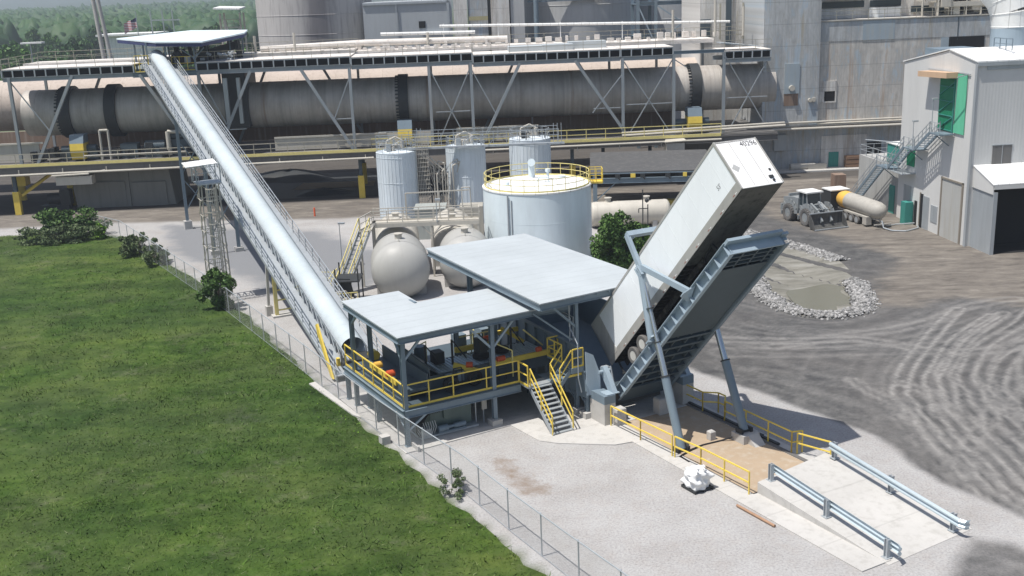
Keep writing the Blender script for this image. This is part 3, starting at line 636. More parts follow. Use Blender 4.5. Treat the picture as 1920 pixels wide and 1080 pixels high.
mb = MB(); mb.prism([(10.15, -2.38, 1.5), (10.95, -2.55, 1.5), (10.95, -2.55, 2.7), (10.6, -2.4, 3.85), (10.15, -2.3, 4.1)], (0, .06, 0)); t.part('end_panel', mb, 'steel_l')
mb = MB()
for x, y in ((10.2, -1.2), (10.35, -2.05), (16.6, -1.5), (10.2, 4), (10.2, 8.4), (16.6, 8.4)): mb.ibeam((x, y, .4), (x, y, 1.4), .22, .22, .03, up=(0, 1, 0)); mb.bar((x, y, .8), (x, y+.8, 1.3), .1)
t.part('leg', mb, 'steel')
mb = MB()
for x in (10.18, 10.4): mb.path([(x, -.6, 4.2), (x, -.7, 5.7), (x, .4, 5.75), (x, .4, 6.9)], .035)
mb.path([(9.9, -2.2, 1.7), (9.7, -2.2, 2.6), (9.7, -2.2, 4.6), (9.75, -1.3, 5.4), (9.75, -1.3, 6.8)], .03); t.part('conduit', mb, 'galv')

# machinery on the deck
t = Thing('roller_conveyor', 'long roller bed with yellow side guards under the pale roofs', 'conveyor', F1, (6, 3, 2.25))
mb = MB()
mb.box(1.9, 10.0, 1.5, 1.62, 2.26, 3.2); mb.box(1.9, 10.0, 4.0, 4.12, 2.26, 3.1); mb.box(1.9, 10.1, 1.62, 4.0, 2.5, 2.9)
t.part('frame', mb, 'steel_d')
mb = MB()
for k in range(34): mb.tube((2.3+.23*k, 1.65, 3.05), (2.3+.23*k, 3.98, 3.05), .085, 8)
t.part('rollers', mb, 'rail_b')
mb = MB(); mb.box(6.0, 10.0, 1.3, 1.46, 3.0, 3.3); mb.box(5.2, 8.2, 4.2, 4.4, 3.2, 3.5); mb.bar((3.9, 1.9, 3.4), (5.1, 1.1, 3.0), .18, .3); mb.box(8.3, 9.8, 4.7, 4.85, 3.6, 3.85); mb.bar((9.3, 3.2, 3.4), (8.3, 4.2, 4.2), .12, .2)
t.part('guard', mb, 'yellow')
mb = MB(); mb.tube((4.5, 1.45, 3.42), (4.8, 1.25, 3.42), .17, 10); mb.tube((6.4, 1.3, 3.4), (6.9, 1.3, 3.4), .16, 10); mb.tube((9.0, 1.2, 3.5), (9.3, 1.2, 3.5), .15, 10); mb.tube((7.2, 4.3, 3.7), (7.6, 4.3, 3.7), .17, 10)
t.part('motor', mb, 'red')
mb = MB()
for x in (2.6, 4.3, 6.1, 8.2): mb.bar((x, 2.8, 3.1), (x, 2.8, 4.6), .1); mb.bar((x, 2.8, 4.6), (x+.9, 2.8, 3.3), .06)
mb.box(5.9, 6.4, 2.4, 3.2, 3.2, 4.3); mb.box(3.3, 3.9, 3.0, 3.7, 3.2, 3.9); mb.path([(3.6, 1.3, 2.3), (3.6, 1.3, 3.4), (4.1, 1.3, 3.4), (4.1, 1.3, 2.3)], .035); mb.path([(6.2, .8, 2.3), (6.2, .8, 3.0), (6.7, .8, 3.0), (6.7, .8, 2.3)], .03)
t.part('stop_gates', mb, 'dark')
mb = MB(); mb.rail([(5.6, 4.6, 2.3), (8.2, 4.6, 2.3), (8.2, 7.8, 2.3)], 1.7, .9, .03); mb.rail([(2.2, 4.9, 2.3), (4.2, 6.2, 2.3)], 1.3, .7, .03); mb.bar((8.6, 2.0, 4.6), (9.9, 2.0, 3.4), .08); mb.bar((7.2, .9, 2.3), (7.2, .9, 3.9), .07); mb.bar((7.2, .9, 3.9), (6.3, 1.3, 4.4), .06); t.part('inner_railing', mb, 'yellow_p')
mb = MB(); [mb.box(3.1+.75*k, 3.5+.75*k, 1.28, 1.42, 2.6, 3.15) for k in range(2)]; mb.box(5.6, 6.3, 4.9, 5.6, 2.3, 4.0); mb.box(7.6, 8.4, 5.4, 6.4, 2.3, 3.9); mb.tube((3.4, 5.4, 2.3), (3.4, 5.4, 3.7), .35, 14); t.part('control_box', mb, 'steel')
t = Thing('transfer_conveyor', 'short transverse conveyor with orange motors behind the left yellow railing', 'conveyor', F1, (1.3, 4, 2.25))
mb = MB(); mb.box(.55, .7, .9, 7.2, 2.3, 2.95); mb.box(1.75, 1.85, .9, 7.2, 2.3, 3.6); mb.box(.7, 1.75, .9, 7.2, 2.7, 2.85); t.part('frame', mb, 'steel_d')
mb = MB(); mb.box(.42, .55, 2.2, 6.0, 2.8, 3.1); mb.tube((1.2, 6.9, 3.1), (1.2, 7.5, 3.1), .3, 12); t.part('guard', mb, 'yellow')
for y in (3.1, 4.9):
    mb = MB(); mb.tube((.3, y, 3.25), (.75, y, 3.25), .2, 12); mb.tube((.22, y, 3.25), (.3, y, 3.25), .13, 12); t.part('motor', mb, 'orange' if y > 4 else 'red')
mb = MB(); mb.prism([(1.95, 1.0, 2.3), (1.95, 1.0, 3.9), (1.95, 5.5, 4.2), (1.95, 5.5, 2.3)], (.05, 0, 0)); mb.prism([(1.95, 1.0, 3.85), (3.4, 1.8, 2.7), (3.4, 5.5, 2.9), (1.95, 5.5, 4.15)], (0, 0, .05)); t.part('belt_guard', mb, 'steel_d')
def tyre(mb, c, ax, r=.48, w=.26):
    mb.lathe([(r*.55, -w*.45), (r*.62, -w/2), (r*.93, -w/2), (r, -w*.3), (r, w*.3), (r*.93, w/2), (r*.62, w/2), (r*.55, w*.45), (r*.55, -w*.45)], c, ax, 24, cap=False)
for i, (c, ax, lb) in enumerate([((3.2, .85, 2.72), (.12, 1, .1), 'black tyre standing on the walkway, left one of the pair'), ((4.75, .95, 2.74), (-.1, 1, .05), 'black tyre standing on the walkway, right one of the pair'),
                                 ((6.1, 2.7, 3.3), (0, .1, 1), 'black tyre lying on the rollers beside the dark gate'), ((7.6, 3.0, 3.3), (.05, 0, 1), 'black tyre lying further up the rollers near the yellow guard')]):
    mb = MB(); tyre(mb, c, ax, .47 if i < 2 else .5, .28); solo('tyre', lb, 'tyre', mb, 'black', F1, (c[0], c[1], c[2]-.4), 'tyres waiting on the feed platform')
# hydraulic power unit under the deck
t = Thing('hydraulic_unit', 'green grey hydraulic power unit with hoses under the front corner of the platform', 'power unit', F1, (2.6, 1.2, 0))
mb = MB(); mb.box(.9, 4.5, .25, 2.0, .1, .22); t.part('skid', mb, 'galv')
mb = MB(); mb.box(1.7, 4.3, .75, 1.9, .25, 1.65); mb.box(1.72, 4.28, .69, .75, .5, 1.45); mb.box(2.5, 2.95, .55, .69, .9, 1.4); t.part('tank', mb, paint('grey_green_tank', (.10, .14, .13), .5))
mb = MB(); mb.tube((2.0, .35, .45), (2.6, .35, .45), .2, 14); mb.tube((2.6, .35, .45), (3.0, .35, .45), .1, 10); mb.tube((3.0, .35, .45), (3.7, .35, .45), .15, 12); mb.box(2.0, 3.7, .2, .5, .22, .3); t.part('pump_motor', mb, 'steel')
mb = MB()
for k in range(7):
    a = .85+.11*k; mb.path([(a, .3+.07*k, .25), (a-.2, .25+.07*k, .6+.05*k), (a-.18, .25+.07*k, 1.0), (a+.05, .3+.05*k, 1.35), (a+.5, .6, 1.55), (a+.8, .7, 1.3)], .028)
mb2 = MB()
for k in range(6): a = 1.0+.14*k; mb2.path([(a, .2, .35), (a+.12, .15, .75), (a+.05, .2, 1.1)], .022)
mb2.box(.95, 1.6, .3, .8, .22, .6); t.part('valve_block', mb2, 'galv')
t.part('hose_bundle', mb, 'black')
t = Thing('dark_filler', 'dark box added to deepen the shade under the middle of the platform', 'conveyor', F1, (7, 5, 0))  # added dark box, only there to blacken the space under the deck
mb = MB(); mb.box(5.9, 9.6, 3.2, 8.2, .5, 1.85); mb.box(5.9, 9.6, 5, 5.2, .06, .5); t.part('filler_box', mb, 'dark'); mb = MB(); [mb.bar((x, y, .06), (x, y, 1.0), .14) for x in (5.8, 9.5) for y in (3.2, 8.2)]; t.part('leg', mb, 'steel_d')
t = Thing('control_cabinet', 'narrow grey control panel with conduits beneath the platform beside the second post', 'cabinet', F1, (4.9, .8, 0))
mb = MB(); mb.box(5.0, 5.06, .6, .66, .05, 1.9); mb.box(4.5, 4.56, .6, .66, .05, 1.9); t.part('frame', mb, 'galv')
mb = MB(); mb.box(4.9, 5.2, .5, .62, .9, 1.5); t.part('box', mb, 'beige')

# ================================================================ tipper
al = R(47.8); ca, sa = math.cos(al), math.sin(al)
def TP(x, u, nn): return (x, -2.7-ca*u+sa*nn, 1.67+sa*u+ca*nn)
XL, XR = 12.12, 15.35
t = Thing('trailer_tipper', 'tilted blue grey steel tipping platform raised on two long hydraulic rams', 'truck tipper', F1, (13.9, -3, 0))
mb = MB(TP); mb.box(XL+.1, XR-.1, .1, 13.6, -.1, -.04)
mb.box(XL+.1, XR-.1, 6.0, 12.2, -.56, -.52); t.part('deck_plate', mb, paint('teal_grey_plate', (.06, .083, .095), .5, dirt=(.04, .05, .055), amt=.3, streak=False, scale=.4))
for x, o_ in ((XL, -1), (XR, 1)):
    mb = MB(TP); mb.box(x-.02, x+.02, -.35, 13.7, -.62, .04); xa, xb = sorted((x, x+o_*.26)); mb.box(xa, xb, -.3, 13.75, .0, .04); mb.box(xa, xb, -.3, 13.75, -.66, -.62)
    for k in range(14): xa, xb = sorted((x+o_*.02, x+o_*.22)); mb.box(xa, xb, .55+k, .58+k, -.62, .0)
    t.part('side_girder', mb, 'steel_l' if o_ < 0 else 'steel')
mb = MB(TP)
for k in range(7): mb.box(XL+.03, XR-.03, .5+.85*k, .6+.85*k, -.55, -.1); mb.box(XL+.03, XR-.03, .45+.85*k, .65+.85*k, -.59, -.55)
for k in range(3): mb.box(XL+.03, XR-.03, 12.35+.35*k, 12.42+.35*k, -.5, -.1)
for x in (13.05, 13.95, 14.85): mb.box(x-.05, x+.05, 0, 13.5, -.50, -.12)
t.part('cross_beams', mb, 'steel_d')
mb = MB(TP); mb.box(XL-.2, XR+.05, 13.6, 14.05, -.10, .06); mb.box(XL-.05, XR+.05, 13.62, 13.7, -.62, -.1); mb.box(XR+.05, XR+.5, 13.5, 13.85, -.15, .0); mb.box(XR+.05, XR+.5, 13.5, 13.55, -.3, .1)
for u in (2.5, 5.2, 9.8, 11.2, 12.2): mb.prism([(XR+.26, u, -.62), (XR+.26, u+.9, -.62), (XR+.75, u+.6, -.35), (XR+.75, u+.3, -.35)], (0, 0, .3))
t.part('end_beam', mb, 'steel_l')
mb = MB(TP); mb.prism([(XL-.1, -.35, -.7), (XR+.1, -.35, -.7), (XR+.1, .9, -.62), (XL-.1, .9, -.62)], (0, 0, .12)); mb.box(XL, XR, -.4, -.25, -.7, .5); t.part('rear_stop', mb, 'steel_d')
for x in (XL-.3, XR+.3):
    mb = MB(TP); s_ = 1 if x > 14 else -1
    mb.tube((x, 5.2, -.1), (x, 7.35, 3.1), .21, 12); mb.bar((x-.1*s_, 9.8, -.1), (x-.05*s_, 7.5, 3.2), .22, .3); mb.bar((x, 7.35, 3.1), (x, 7.75, 5.2), .22, .26)
    for k in range(3): mb.box(x-.2, x+.2, 7.1+.16*k, 7.14+.16*k, 2.8, 3.4)
    mb.prism([(x-.2*s_, 4.7, -.05), (x-.2*s_, 5.8, -.05), (x+.2*s_, 5.6, -.05), (x+.2*s_, 4.9, -.05)], (0, 0, .08)); mb.prism([(x-.2*s_, 9.2, -.4), (x-.2*s_, 10.3, -.05), (x+.25*s_, 9.7, -.05), (x+.25*s_, 9.4, -.05)], (0, 0, .06))
    t.part('lifting_frame', mb, 'steel_l')
mb = MB(TP); mb.bar((XL-.3, 7.75, 5.2), (XR+.3, 7.75, 5.2), .28, .3); mb.bar((XL-.1, 7.5, 5.0), (XL+.5, 7.75, 5.2), .1); t.part('overhead_beam', mb, 'steel_l')
for x, by, bz in ((XL-.28, -8.8, .15), (XR+.15, -9.55, .6)):
    tp = Vector(TP(x, 7.3, 3.0)) if x < 13 else Vector(TP(XR+.3, 7.3, 3.0)); bs = Vector((x, by, bz))
    cy = t.part('ram', MB().tube(bs, bs.lerp(tp, .41), .235, 14), 'steel')
    mb = MB(); mb.tube(bs.lerp(tp, .40), bs.lerp(tp, .60), .175, 12); mb.tube(bs.lerp(tp, .60), tp, .125, 12); t.part('rod', mb, 'chrome', parent=cy)
    mb = MB(); 
    for f in (.405, .598, .79): mb.tube(bs.lerp(tp, f), bs.lerp(tp, f+.008), .27 if f < .5 else .2, 12)
    mb.tube(bs+Vector((-.35, 0, 0)), bs+Vector((.35, 0, 0)), .14, 10); mb.box(x-.4, x-.25, by-.25, by+.25, bz-.12, bz+.15); mb.box(x+.25, x+.4, by-.25, by+.25, bz-.12, bz+.15)
    t.part('bracket', mb, 'dark', parent=cy)
for x, o_ in ((11.1, 0), (16.3, 1)):
    mb = MB(); mb.prism([(x, -3.65, 1.78), (x, -3.1, 1.78), (x, -2.35, 2.65), (x, -2.3, 3.0), (x, -2.6, 3.1), (x, -2.9, 2.8)], (.3, 0, 0)); mb.tube((x-.25, -2.55, 2.8), (x+.5, -2.55, 2.8), .1, 10); mb.box(x-.5, x+.4, -3.7, -3.0, 1.785, 1.83); t.part('pivot_bracket', mb, 'steel_l')
mb = MB(); mb.tube((XL-.45, -2.5, 3.0), (XL-.45, -2.85, 1.9), .07, 8); mb.box(XL-.9, XL-.5, -2.5, -2.2, 2.7, 3.0); t.part('lock_cylinder', mb, 'galv')

for nm, lb, bx, mt, ct in [('concrete_pier', 'tall grey concrete pier under the left hinge of the tipper', (10.4, 11.15, -3.75, -2.3, 0, 1.3), 'conc', 'pier'), ('concrete_pier', 'tall grey concrete pier under the right hinge of the tipper', (15.9, 16.7, -3.75, -2.3, 0, 1.3), 'conc', 'pier')]:
    t2 = Thing(nm, lb, ct, F1, ((bx[0]+bx[1])/2, -3, 0), 'tipper hinge piers'); mb = MB().box(*bx); t2.part('pier', mb, mt)
    mb = MB().box(bx[0]-.003, bx[1]+.003, bx[2]-.003, bx[3]+.003, 1.3, 1.78); t2.part('cap', mb, 'steel')
for lb, x, y, w, h, g_ in [('small white concrete block beside the first post of the near yellow railing', 11.25, -3.9, .62, 1.05, 0), ('small white concrete block in the shade under the tipper', 14.15, -3.95, .62, 1.0, 0), ('low white concrete post on the sand between the two rams', 14.1, -8.5, .35, .55, 0)]:
    mb = MB(); mb.box(x-w/2, x+w/2, y-w/2, y+w/2, .05, h-.06); mb.add([(x-w/2, y-w/2, h-.06), (x+w/2, y-w/2, h-.06), (x+w/2, y+w/2, h-.06), (x-w/2, y+w/2, h-.06), (x-w/2+.06, y-w/2+.06, h), (x+w/2-.06, y-w/2+.06, h), (x+w/2-.06, y+w/2-.06, h), (x-w/2+.06, y+w/2-.06, h)], [(0, 1, 5, 4), (1, 2, 6, 5), (2, 3, 7, 6), (3, 0, 4, 7), (4, 5, 6, 7)])
    solo('concrete_block', lb, 'concrete block', mb, 'conc', F1, (x, y, 0), 'concrete rest blocks under the tipper')
mb = MB(); mb.box(15.0, 16.1, -10.1, -9.1, .03, .5); mb.prism([(15.3, -10.1, .03), (15.3, -10.1, .5), (15.3, -10.7, .03)], (.7, 0, 0)); solo('ram_pedestal', 'chamfered concrete pedestal under the far ram', 'pedestal', mb, 'conc', F1, (15.5, -9.6, 0))
mb = MB(); mb.path([(11.25, -10.2, .08), (11.3, -9.4, .08), (12.2, -9.1, .1), (13.2, -8.9, .07), (14.4, -9.0, .07), (14.9, -9.3, .25)], .045); solo('hydraulic_hose', 'black hydraulic hose lying on the sand between the rams', 'hose', mb, 'black', F1, (13.2, -9, 0))
mb = MB(); mb.bar((16.35, -3, .12), (16.45, -11.2, .12), .18, .12); mb.box(16.25, 16.6, -9.9, -9.4, .1, .2); solo('side_channel', 'dark steel channel along the far side wall beneath the tipper', 'channel', mb, 'dark', F1, (16.4, -7, 0))
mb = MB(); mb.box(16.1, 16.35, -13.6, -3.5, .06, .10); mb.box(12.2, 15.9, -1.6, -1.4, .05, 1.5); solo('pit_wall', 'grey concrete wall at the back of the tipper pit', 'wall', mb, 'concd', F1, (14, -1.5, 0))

# ================================================================ trailer
a2 = R(47.4); cb, sb = math.cos(a2), math.sin(a2)
def TR(v, s_, nn): return (12.5+v, -1.5-cb*s_+sb*nn, 2.62+sb*s_+cb*nn)
LN, WD, HT = 16.15, 2.6, 2.85
t = Thing('semi_trailer', 'long white box semi trailer tipped steeply with its rear down in the hopper', 'trailer', F1, (13.8, -3, 2))
mb = MB(TR); mb.box(0, WD, .05, LN-.05, .3, HT-.05); t.part('box_body', mb, 'trailer')
mb = MB(TR); [mb.box(-.0035, .0, .6+1.22*k, .63+1.22*k, .47, HT-.12) for k in range(13)]; t.part('panel_seams', mb, paint('seam_strip', (.74, .77, .785), .5))
mb = MB(TR); mb.box(.03, WD-.03, LN-.05, LN, 0, HT); t.part('front_wall', mb, 'trailer_f')
mb = MB(TR); mb.box(-.02, WD+.02, 0, LN, HT-.1, HT+.02)
for v in (-.03, WD-.05): mb.box(v, v+.08, LN-.1, LN+.03, 0, HT+.02)
for v in (-.02, WD-.02): mb.box(v, v+.04, 0, LN, .0, .46)
for k in range(2): mb.box(.86+.86*k-.01, .87+.86*k, LN, LN+.012, .1, HT-.1)
t.part('rails', mb, paint('scuffed_aluminium', (.40, .39, .365), .5, .1, dirt=(.28, .26, .23), amt=.6))
mb = MB(TR); mb.box(-.03, WD+.03, -.06, 1.15, .28, HT-.06); mb.box(-.03, .02, -.06, .05, 0, HT)
t.part('rear_door', mb, paint('dirty_rear_panel', (.42, .41, .38), .6, dirt=(.25, .24, .21), amt=.6))
mb = MB(TR); mb.box(.05, WD-.05, 9.9, LN-.05, -.03, .02); t.part('coupler_plate', mb, 'mud')
mb = MB(TR); mb.box(.05, WD-.05, .1, 9.9, .12, .2)
for k in range(24): mb.box(.06, WD-.06, .25+.4*k, .33+.4*k, -.05, .12)
for v in (.75, 1.75): mb.box(v, v+.1, .2, 10.5, -.35, -.05)
mb.box(.7, 1.9, 3.6, 4.2, -.7, -.3); mb.box(.7, 1.9, 1.0, 1.2, -.8, -.05); t.part('underframe', mb, 'under')
mb = MB(TR)
for v in (.75, 1.75): mb.bar((v, 11.6, 0), (v, 11.9, -.95), .14); mb.bar((v, 11.7, -.1), (v, 10.6, -.2), .07)
mb.bar((.75, 11.75, -.5), (1.85, 11.75, -.5), .07); t.part('landing_gear', mb, 'dark')
for s_ in (2.15, 3.4):
    for sd_ in (0, 1):
        for j in (0, 1):
            v = (.17+.3*j) if sd_ == 0 else (WD-.17-.3*j)
            mb = MB(TR); tyre(mb, (v, s_, -.72), (1, 0, 0), .51, .26); w_ = t.part('wheel', mb, 'dustrub')
            o_ = -1 if sd_ == 0 else 1
            mb = MB(TR); mb.lathe([(.29, .11), (.28, .03), (.17, .0), (.1, .08), (.0, .1)], (v, s_, -.72), (o_, 0, 0), 18); t.part('rim', mb, paint('white_rim', (.55, .54, .5), .5, dirt=(.3, .28, .25), amt=.5) if 'rimm' not in M else M['rimm'], parent=w_); M['rimm'] = bpy.data.materials['white_rim']
    mb = MB(TR); mb.tube((.2, s_, -.72), (WD-.2, s_, -.72), .08, 10); t.part('axle', mb, 'dark')
mb = MB(TR); mb.box(.3, .36, .2, .3, -.75, 0); mb.box(WD-.36, WD-.3, .2, .3, -.75, 0); mb.box(.2, WD-.2, .2, .3, -.85, -.75); t.part('rear_bumper', mb, 'dark')
mb = MB(TR)
for k in range(11):
    s_ = 1.9+1.35*k; mb.box(-.026, -.021, s_, s_+.16, .08, .12)
t.part('reflector_tape', mb, paint('red_reflector', (.32, .09, .07), .5))
mb = MB(TR)
for k in range(11):
    s_ = 2.1+1.35*k; mb.box(-.026, -.021, s_, s_+.16, .08, .12)
t.part('reflector_tape', mb, 'trailer_f')
lm = paint('black_lettering', (.03, .03, .035), .5)
mb = MB(TR); text_mb(mb, "40296", .42, (1.45, LN+.006, HT-.42), (1, 0, 0), (0, 0, 1)); t.part('front_number', mb, lm)
mb = MB(TR); text_mb(mb, "53'", .34, (-.006, 14.75, 1.0), (0, .82, -.0), (0, .0, 1)); t.part('length_mark', mb, lm)
mb = MB(TR); mb.add([(.38, LN+.006, .95), (.62, LN+.006, 1.2), (.38, LN+.006, 1.45), (.14, LN+.006, 1.2)], [(0, 1, 2, 3)])
t.part('placard', mb, paint('grey_placard', (.45, .45, .44), .5))
mb = MB(TR); mb.box(1.95, 2.2, LN, LN+.06, .35, .5); mb.box(2.05, 2.15, LN, LN+.08, .15, .25); mb.box(2.2, 2.3, LN, LN+.05, .8, .9); t.part('air_connector', mb, 'dark')

# ================================================================ railings, guardrails, bag
def railing(lb, segs, mat='yellow', h=1.17, fr=F1, name='railing', sp=1.8, r=.036, base=None, cat='railing', group=None, toe=.0):
    t = Thing(name, lb, cat, fr, base or segs[0][0], group)
    po = MB(); ra = MB()
    for sg in segs:
        for a, b_ in zip(sg[:-1], sg[1:]):
            a = Vector(a); b_ = Vector(b_); L = (b_-a).length; k = max(1, round(L/sp)); z = Vector((0, 0, h))
            for i in range(k+1):
                mb = MB(); c_ = a.lerp(b_, i/k); mb.bar(c_, c_+z, r*1.6)
                t.part('post', mb, mat)
            for f in (1, .52): ra.bar(a+z*f, b_+z*f, r*1.8)
    t.part('rails', ra, mat); return t
railing('yellow railing on the near concrete strip, from the pier to its double post', [[(10.72, -3.9, .06), (10.86, -6.5, .06), (11.0, -9.1, .06)]], sp=1.75)
railing('yellow railing on the near concrete strip, from its double post to the ramp', [[(11.02, -9.3, .06), (11.2, -11.2, .06), (11.3, -14.7, .06)]], sp=1.75)
railing('yellow railing with a raised kink along the far side of the tipper', [[(16.2, -2.6, .06), (16.2, -5.2, .06)], [(16.2, -5.2, .06), (16.85, -5.8, .06), (16.85, -6.4, .06), (16.3, -7, .06)], [(16.3, -7, .06), (16.3, -12.3, .06), (16.85, -12.5, .06)]], h=1.2, sp=1.9)
railing('short yellow railing at the top of the ramp beside the far guardrail', [[(16.5, -12.5, .06), (17.05, -14.3, .06)]], h=1.15, sp=1.7)
def guard(lb, pts, side):
    t = Thing('guardrail', lb, 'guardrail', F1, pts[0], 'guardrails along the truck ramp')
    for x, y, z in pts:
        mb = MB(); mb.ibeam((x, y, z), (x, y, z+.86), .2, .2, .03, up=(0, 1, 0)); mb.box(x-.17, x+.17, y-.17, y+.17, z, z+.03); t.part('post', mb, 'galv')
    mb = MB(); o_ = .12*side; a = Vector(pts[0]); b_ = Vector(pts[-1]); d = (b_-a).normalized(); a = a-d*.2+Vector((0, 0, .62)); b_ = b_+d*.45+Vector((0, 0, .62))
    prof = [(0, -.22), (.1, -.15), (.1, -.08), (.01, 0), (.1, .08), (.1, .15), (0, .22)]
    end = b_+Vector((side*-.0, -.0, 0)); ring = []
    path_ = [a, b_, b_+d*.25+Vector((-side*.12, 0, 0)), b_+d*.3+Vector((-side*.35, 0, 0))]
    vs = []
    for p in path_:
        for e_, h in prof: vs.append(p+Vector((o_*1.1+e_*side, 0, h)))
    for p in path_:
        for e_, h in prof: vs.append(p+Vector((o_*1.1+e_*side+.012, 0, h)))
    nn = len(path_)*7; fs = []
    for off in (0, nn):
        for i in range(len(path_)-1):
            for j in range(6): fs.append((off+i*7+j, off+i*7+j+1, off+i*7+j+8, off+i*7+j+7))
    for i in range(len(path_)-1):
        for j in (0, 6): fs.append((i*7+j, i*7+7+j, nn+i*7+7+j, nn+i*7+j))
    mb.add(vs, fs); t.part('w_beam', mb, 'rail_b')
guard('galvanised guardrail along the near edge of the ramp', [(12.45, -14.95, .58), (12.3, -18.75, .32), (12.1, -22.45, .06)], 1)
guard('galvanised guardrail along the far edge of the ramp', [(16.85, -14.75, .56), (16.6, -18.6, .3), (16.3, -22.4, .06)], -1)
# bulk bag
t = Thing('bulk_bag', 'crumpled white woven bulk bag on a pallet beside the near railing', 'bulk bag', F1, (9.75, -12.7, 0))
mb = MB(); nU, nV = 56, 40; vs = []
for j in range(nV+1):
    f = j/nV; z = .15+1.02*f if f < .85 else .15+1.02*.85-(f-.85)*.6
    for i in range(nU):
        a = 2*math.pi*i/nU; sq = 1/max(abs(math.cos(a)), abs(math.sin(a)))**.7; rr = .5*sq*(1+.10*math.sin(f*math.pi))*(1 if f < .8 else max(.02, 1-(f-.8)*5*.98))
        rr *= 1+.10*math.sin(3*a+6*f)+.06*math.sin(7*a-9*f)+.07*math.sin(5*f*3.1+2*a)
        vs.append((9.75+rr*math.cos(a), -12.7+rr*math.sin(a), z+(.16*math.sin(3*a+1)+.10*math.sin(5*a+f*9))*max(0, f-.45)))
mb.add(vs, [(j*nU+i, j*nU+(i+1) % nU, (j+1)*nU+(i+1) % nU, (j+1)*nU+i) for j in range(nV) for i in range(nU)], True); mb.add(vs[-nU:], [tuple(range(nU))]); t.part('bag', mb, 'bag')
mb = MB()
for k in range(4): mb.path([(9.4+.2*k, -13.1+.25*(k % 2), .95), (9.35+.22*k, -13.25+.3*(k % 2), 1.2), (9.5+.2*k, -12.95+.2*(k % 2), 1.15)], .04)
t.part('lifting_loops', mb, 'bag')
mb = MB()
for k in range(5): mb.box(9.2, 10.35, -13.25+.24*k, -13.13+.24*k, .13, .155)
for x in (9.2, 9.73, 10.25): mb.box(x, x+.1, -13.25, -12.15, .02, .13)
t.part('pallet', mb, 'dark')
mb = MB(); mb.tube((10.05, -15.3, .08), (10.1, -17.8, .08), .07, 10); solo('steel_bar', 'rusty brown bar lying on the gravel beside the concrete strip', 'bar', mb, 'wood', F1, (10.05, -16.5, 0))
mb = MB(); mb.prism([(-1.2, 12.7, 0), (-.75, 12.8, 0), (-.55, 6.2, 0), (.6, 3.0, 0), (.45, 2.8, 0), (-.85, 6.0, 0)], (0, 0, .1)); mb.box(-1.1, -.6, 1.0, 1.5, 0, .45); mb.box(.15, .25, -.95, .2, 0, .3); solo('concrete_curb', 'low concrete curb behind the fence at the foot of the conveyor', 'curb', mb, 'conc', F1, (-.6, 6, 0))
# ================================================================ F3: inclined tube conveyor (runs along +y)
def CZ(y): return .38+.2298*y
t = Thing('tube_conveyor', 'long white covered tube conveyor climbing from the feed building to the kiln deck', 'conveyor', F3, (0, 40, 0))
mb = MB(); Y0, Y1 = 5.0, 75.6
n_seg = 78
for k in range(n_seg):
    y0 = Y0+(Y1-Y0)*k/n_seg; y1 = Y0+(Y1-Y0)*(k+1)/n_seg-.008
    mb.lathe([(.80, 0), (.80, (y1-y0)*1.026)], (0, y0, CZ(y0)), (0, 1, .2298), 28, cap=False)
mb.lathe([(.0, .02), (.55, 0), (.8, -.25)], (0, Y1+.15, CZ(Y1+.15)), (0, 1, .2298), 28, cap=False)
mb.lathe([(.80, 0), (.6, .3), (0, .32)], (0, Y1, CZ(Y1)), (0, 1, .2298), 28, cap=False)
t.part('cover', mb, 'tube')
def ln(x, y, dz): return (x, y, CZ(y)+dz)
for sx_, nm in ((-1, 'l'), (1, 'r')):
    mb = MB(); xo = sx_*1.75; xi = sx_*.85
    mb.bar(ln(xo, 3.2, -.85), ln(xo, 76, -.85), .08, .3); mb.bar(ln(xi, 3.2, -.85), ln(xi, 76, -.85), .08, .3)
    mb.bar(ln(xi, 3.2, .25), ln(xi, 76, .25), .08, .1)
    for k in range(61):
        y = 3.6+1.2*k; mb.bar(ln(xi, y, -.85), ln(xi, y, .25), .07); mb.bar(ln(xi, y, -.85), ln(xi, y+1.2 if k < 60 else y, .25), .05)
        if k % 2 == 0: mb.bar(ln(xi, y, -.95), ln(xo, y, -.95), .07, .1)
    t.part('truss', mb, 'galv')
    mb = MB(); mb.prism([ln(xi, 3.2, -.72), ln(xo, 3.2, -.72), ln(xo, 76, -.72), ln(xi, 76, -.72)], (0, 0, .03)); t.part('walkway', mb, 'galv')
    mb = MB()
    for k in range(41): y = 3.4+1.8*k; mb.bar(ln(xo, y, -.75), ln(xo, y, .38), .06)
    for h in (.38, -.05, -.4): mb.bar(ln(xo, 3.4, h), ln(xo, 75.5, h), .055)
    t.part('walkway_rail', mb, 'galv')
mb = MB()
for k in range(24): y = 4+3*k; mb.bar(ln(-.85, y, -.95), ln(.85, y, -.95), .08, .12); mb.bar(ln(-.85, y, -.95), ln(.85, min(76, y+3), -.95), .06)
t.part('cross_bracing', mb, 'steel')
for y, w_, mt in ((59.2, 1.2, 'steel'), (45.0, 1.2, 'steel')):
    mb = MB()
    for x in (-w_, w_): mb.ibeam((x, y, 0), (x, y, CZ(y)-1.0), .3, .3, .04, up=(0, 1, 0))
    mb.bar((-w_, y, CZ(y)-1.2), (w_, y, CZ(y)-1.2), .2, .3)
    for h in range(2, int(CZ(y)-3), 4): mb.bar((-w_, y, h), (w_, y, h+3.5), .1); mb.bar((w_, y, h), (-w_, y, h+3.5), .1)
    t.part('support_bent', mb, mt)
    mb = MB()
    for x in (-w_, w_): mb.box(x-.4, x+.4, y-.4, y+.4, 0, .9 if y > 50 else .4)
    t.part('footing', mb, 'conc')
mb = MB()
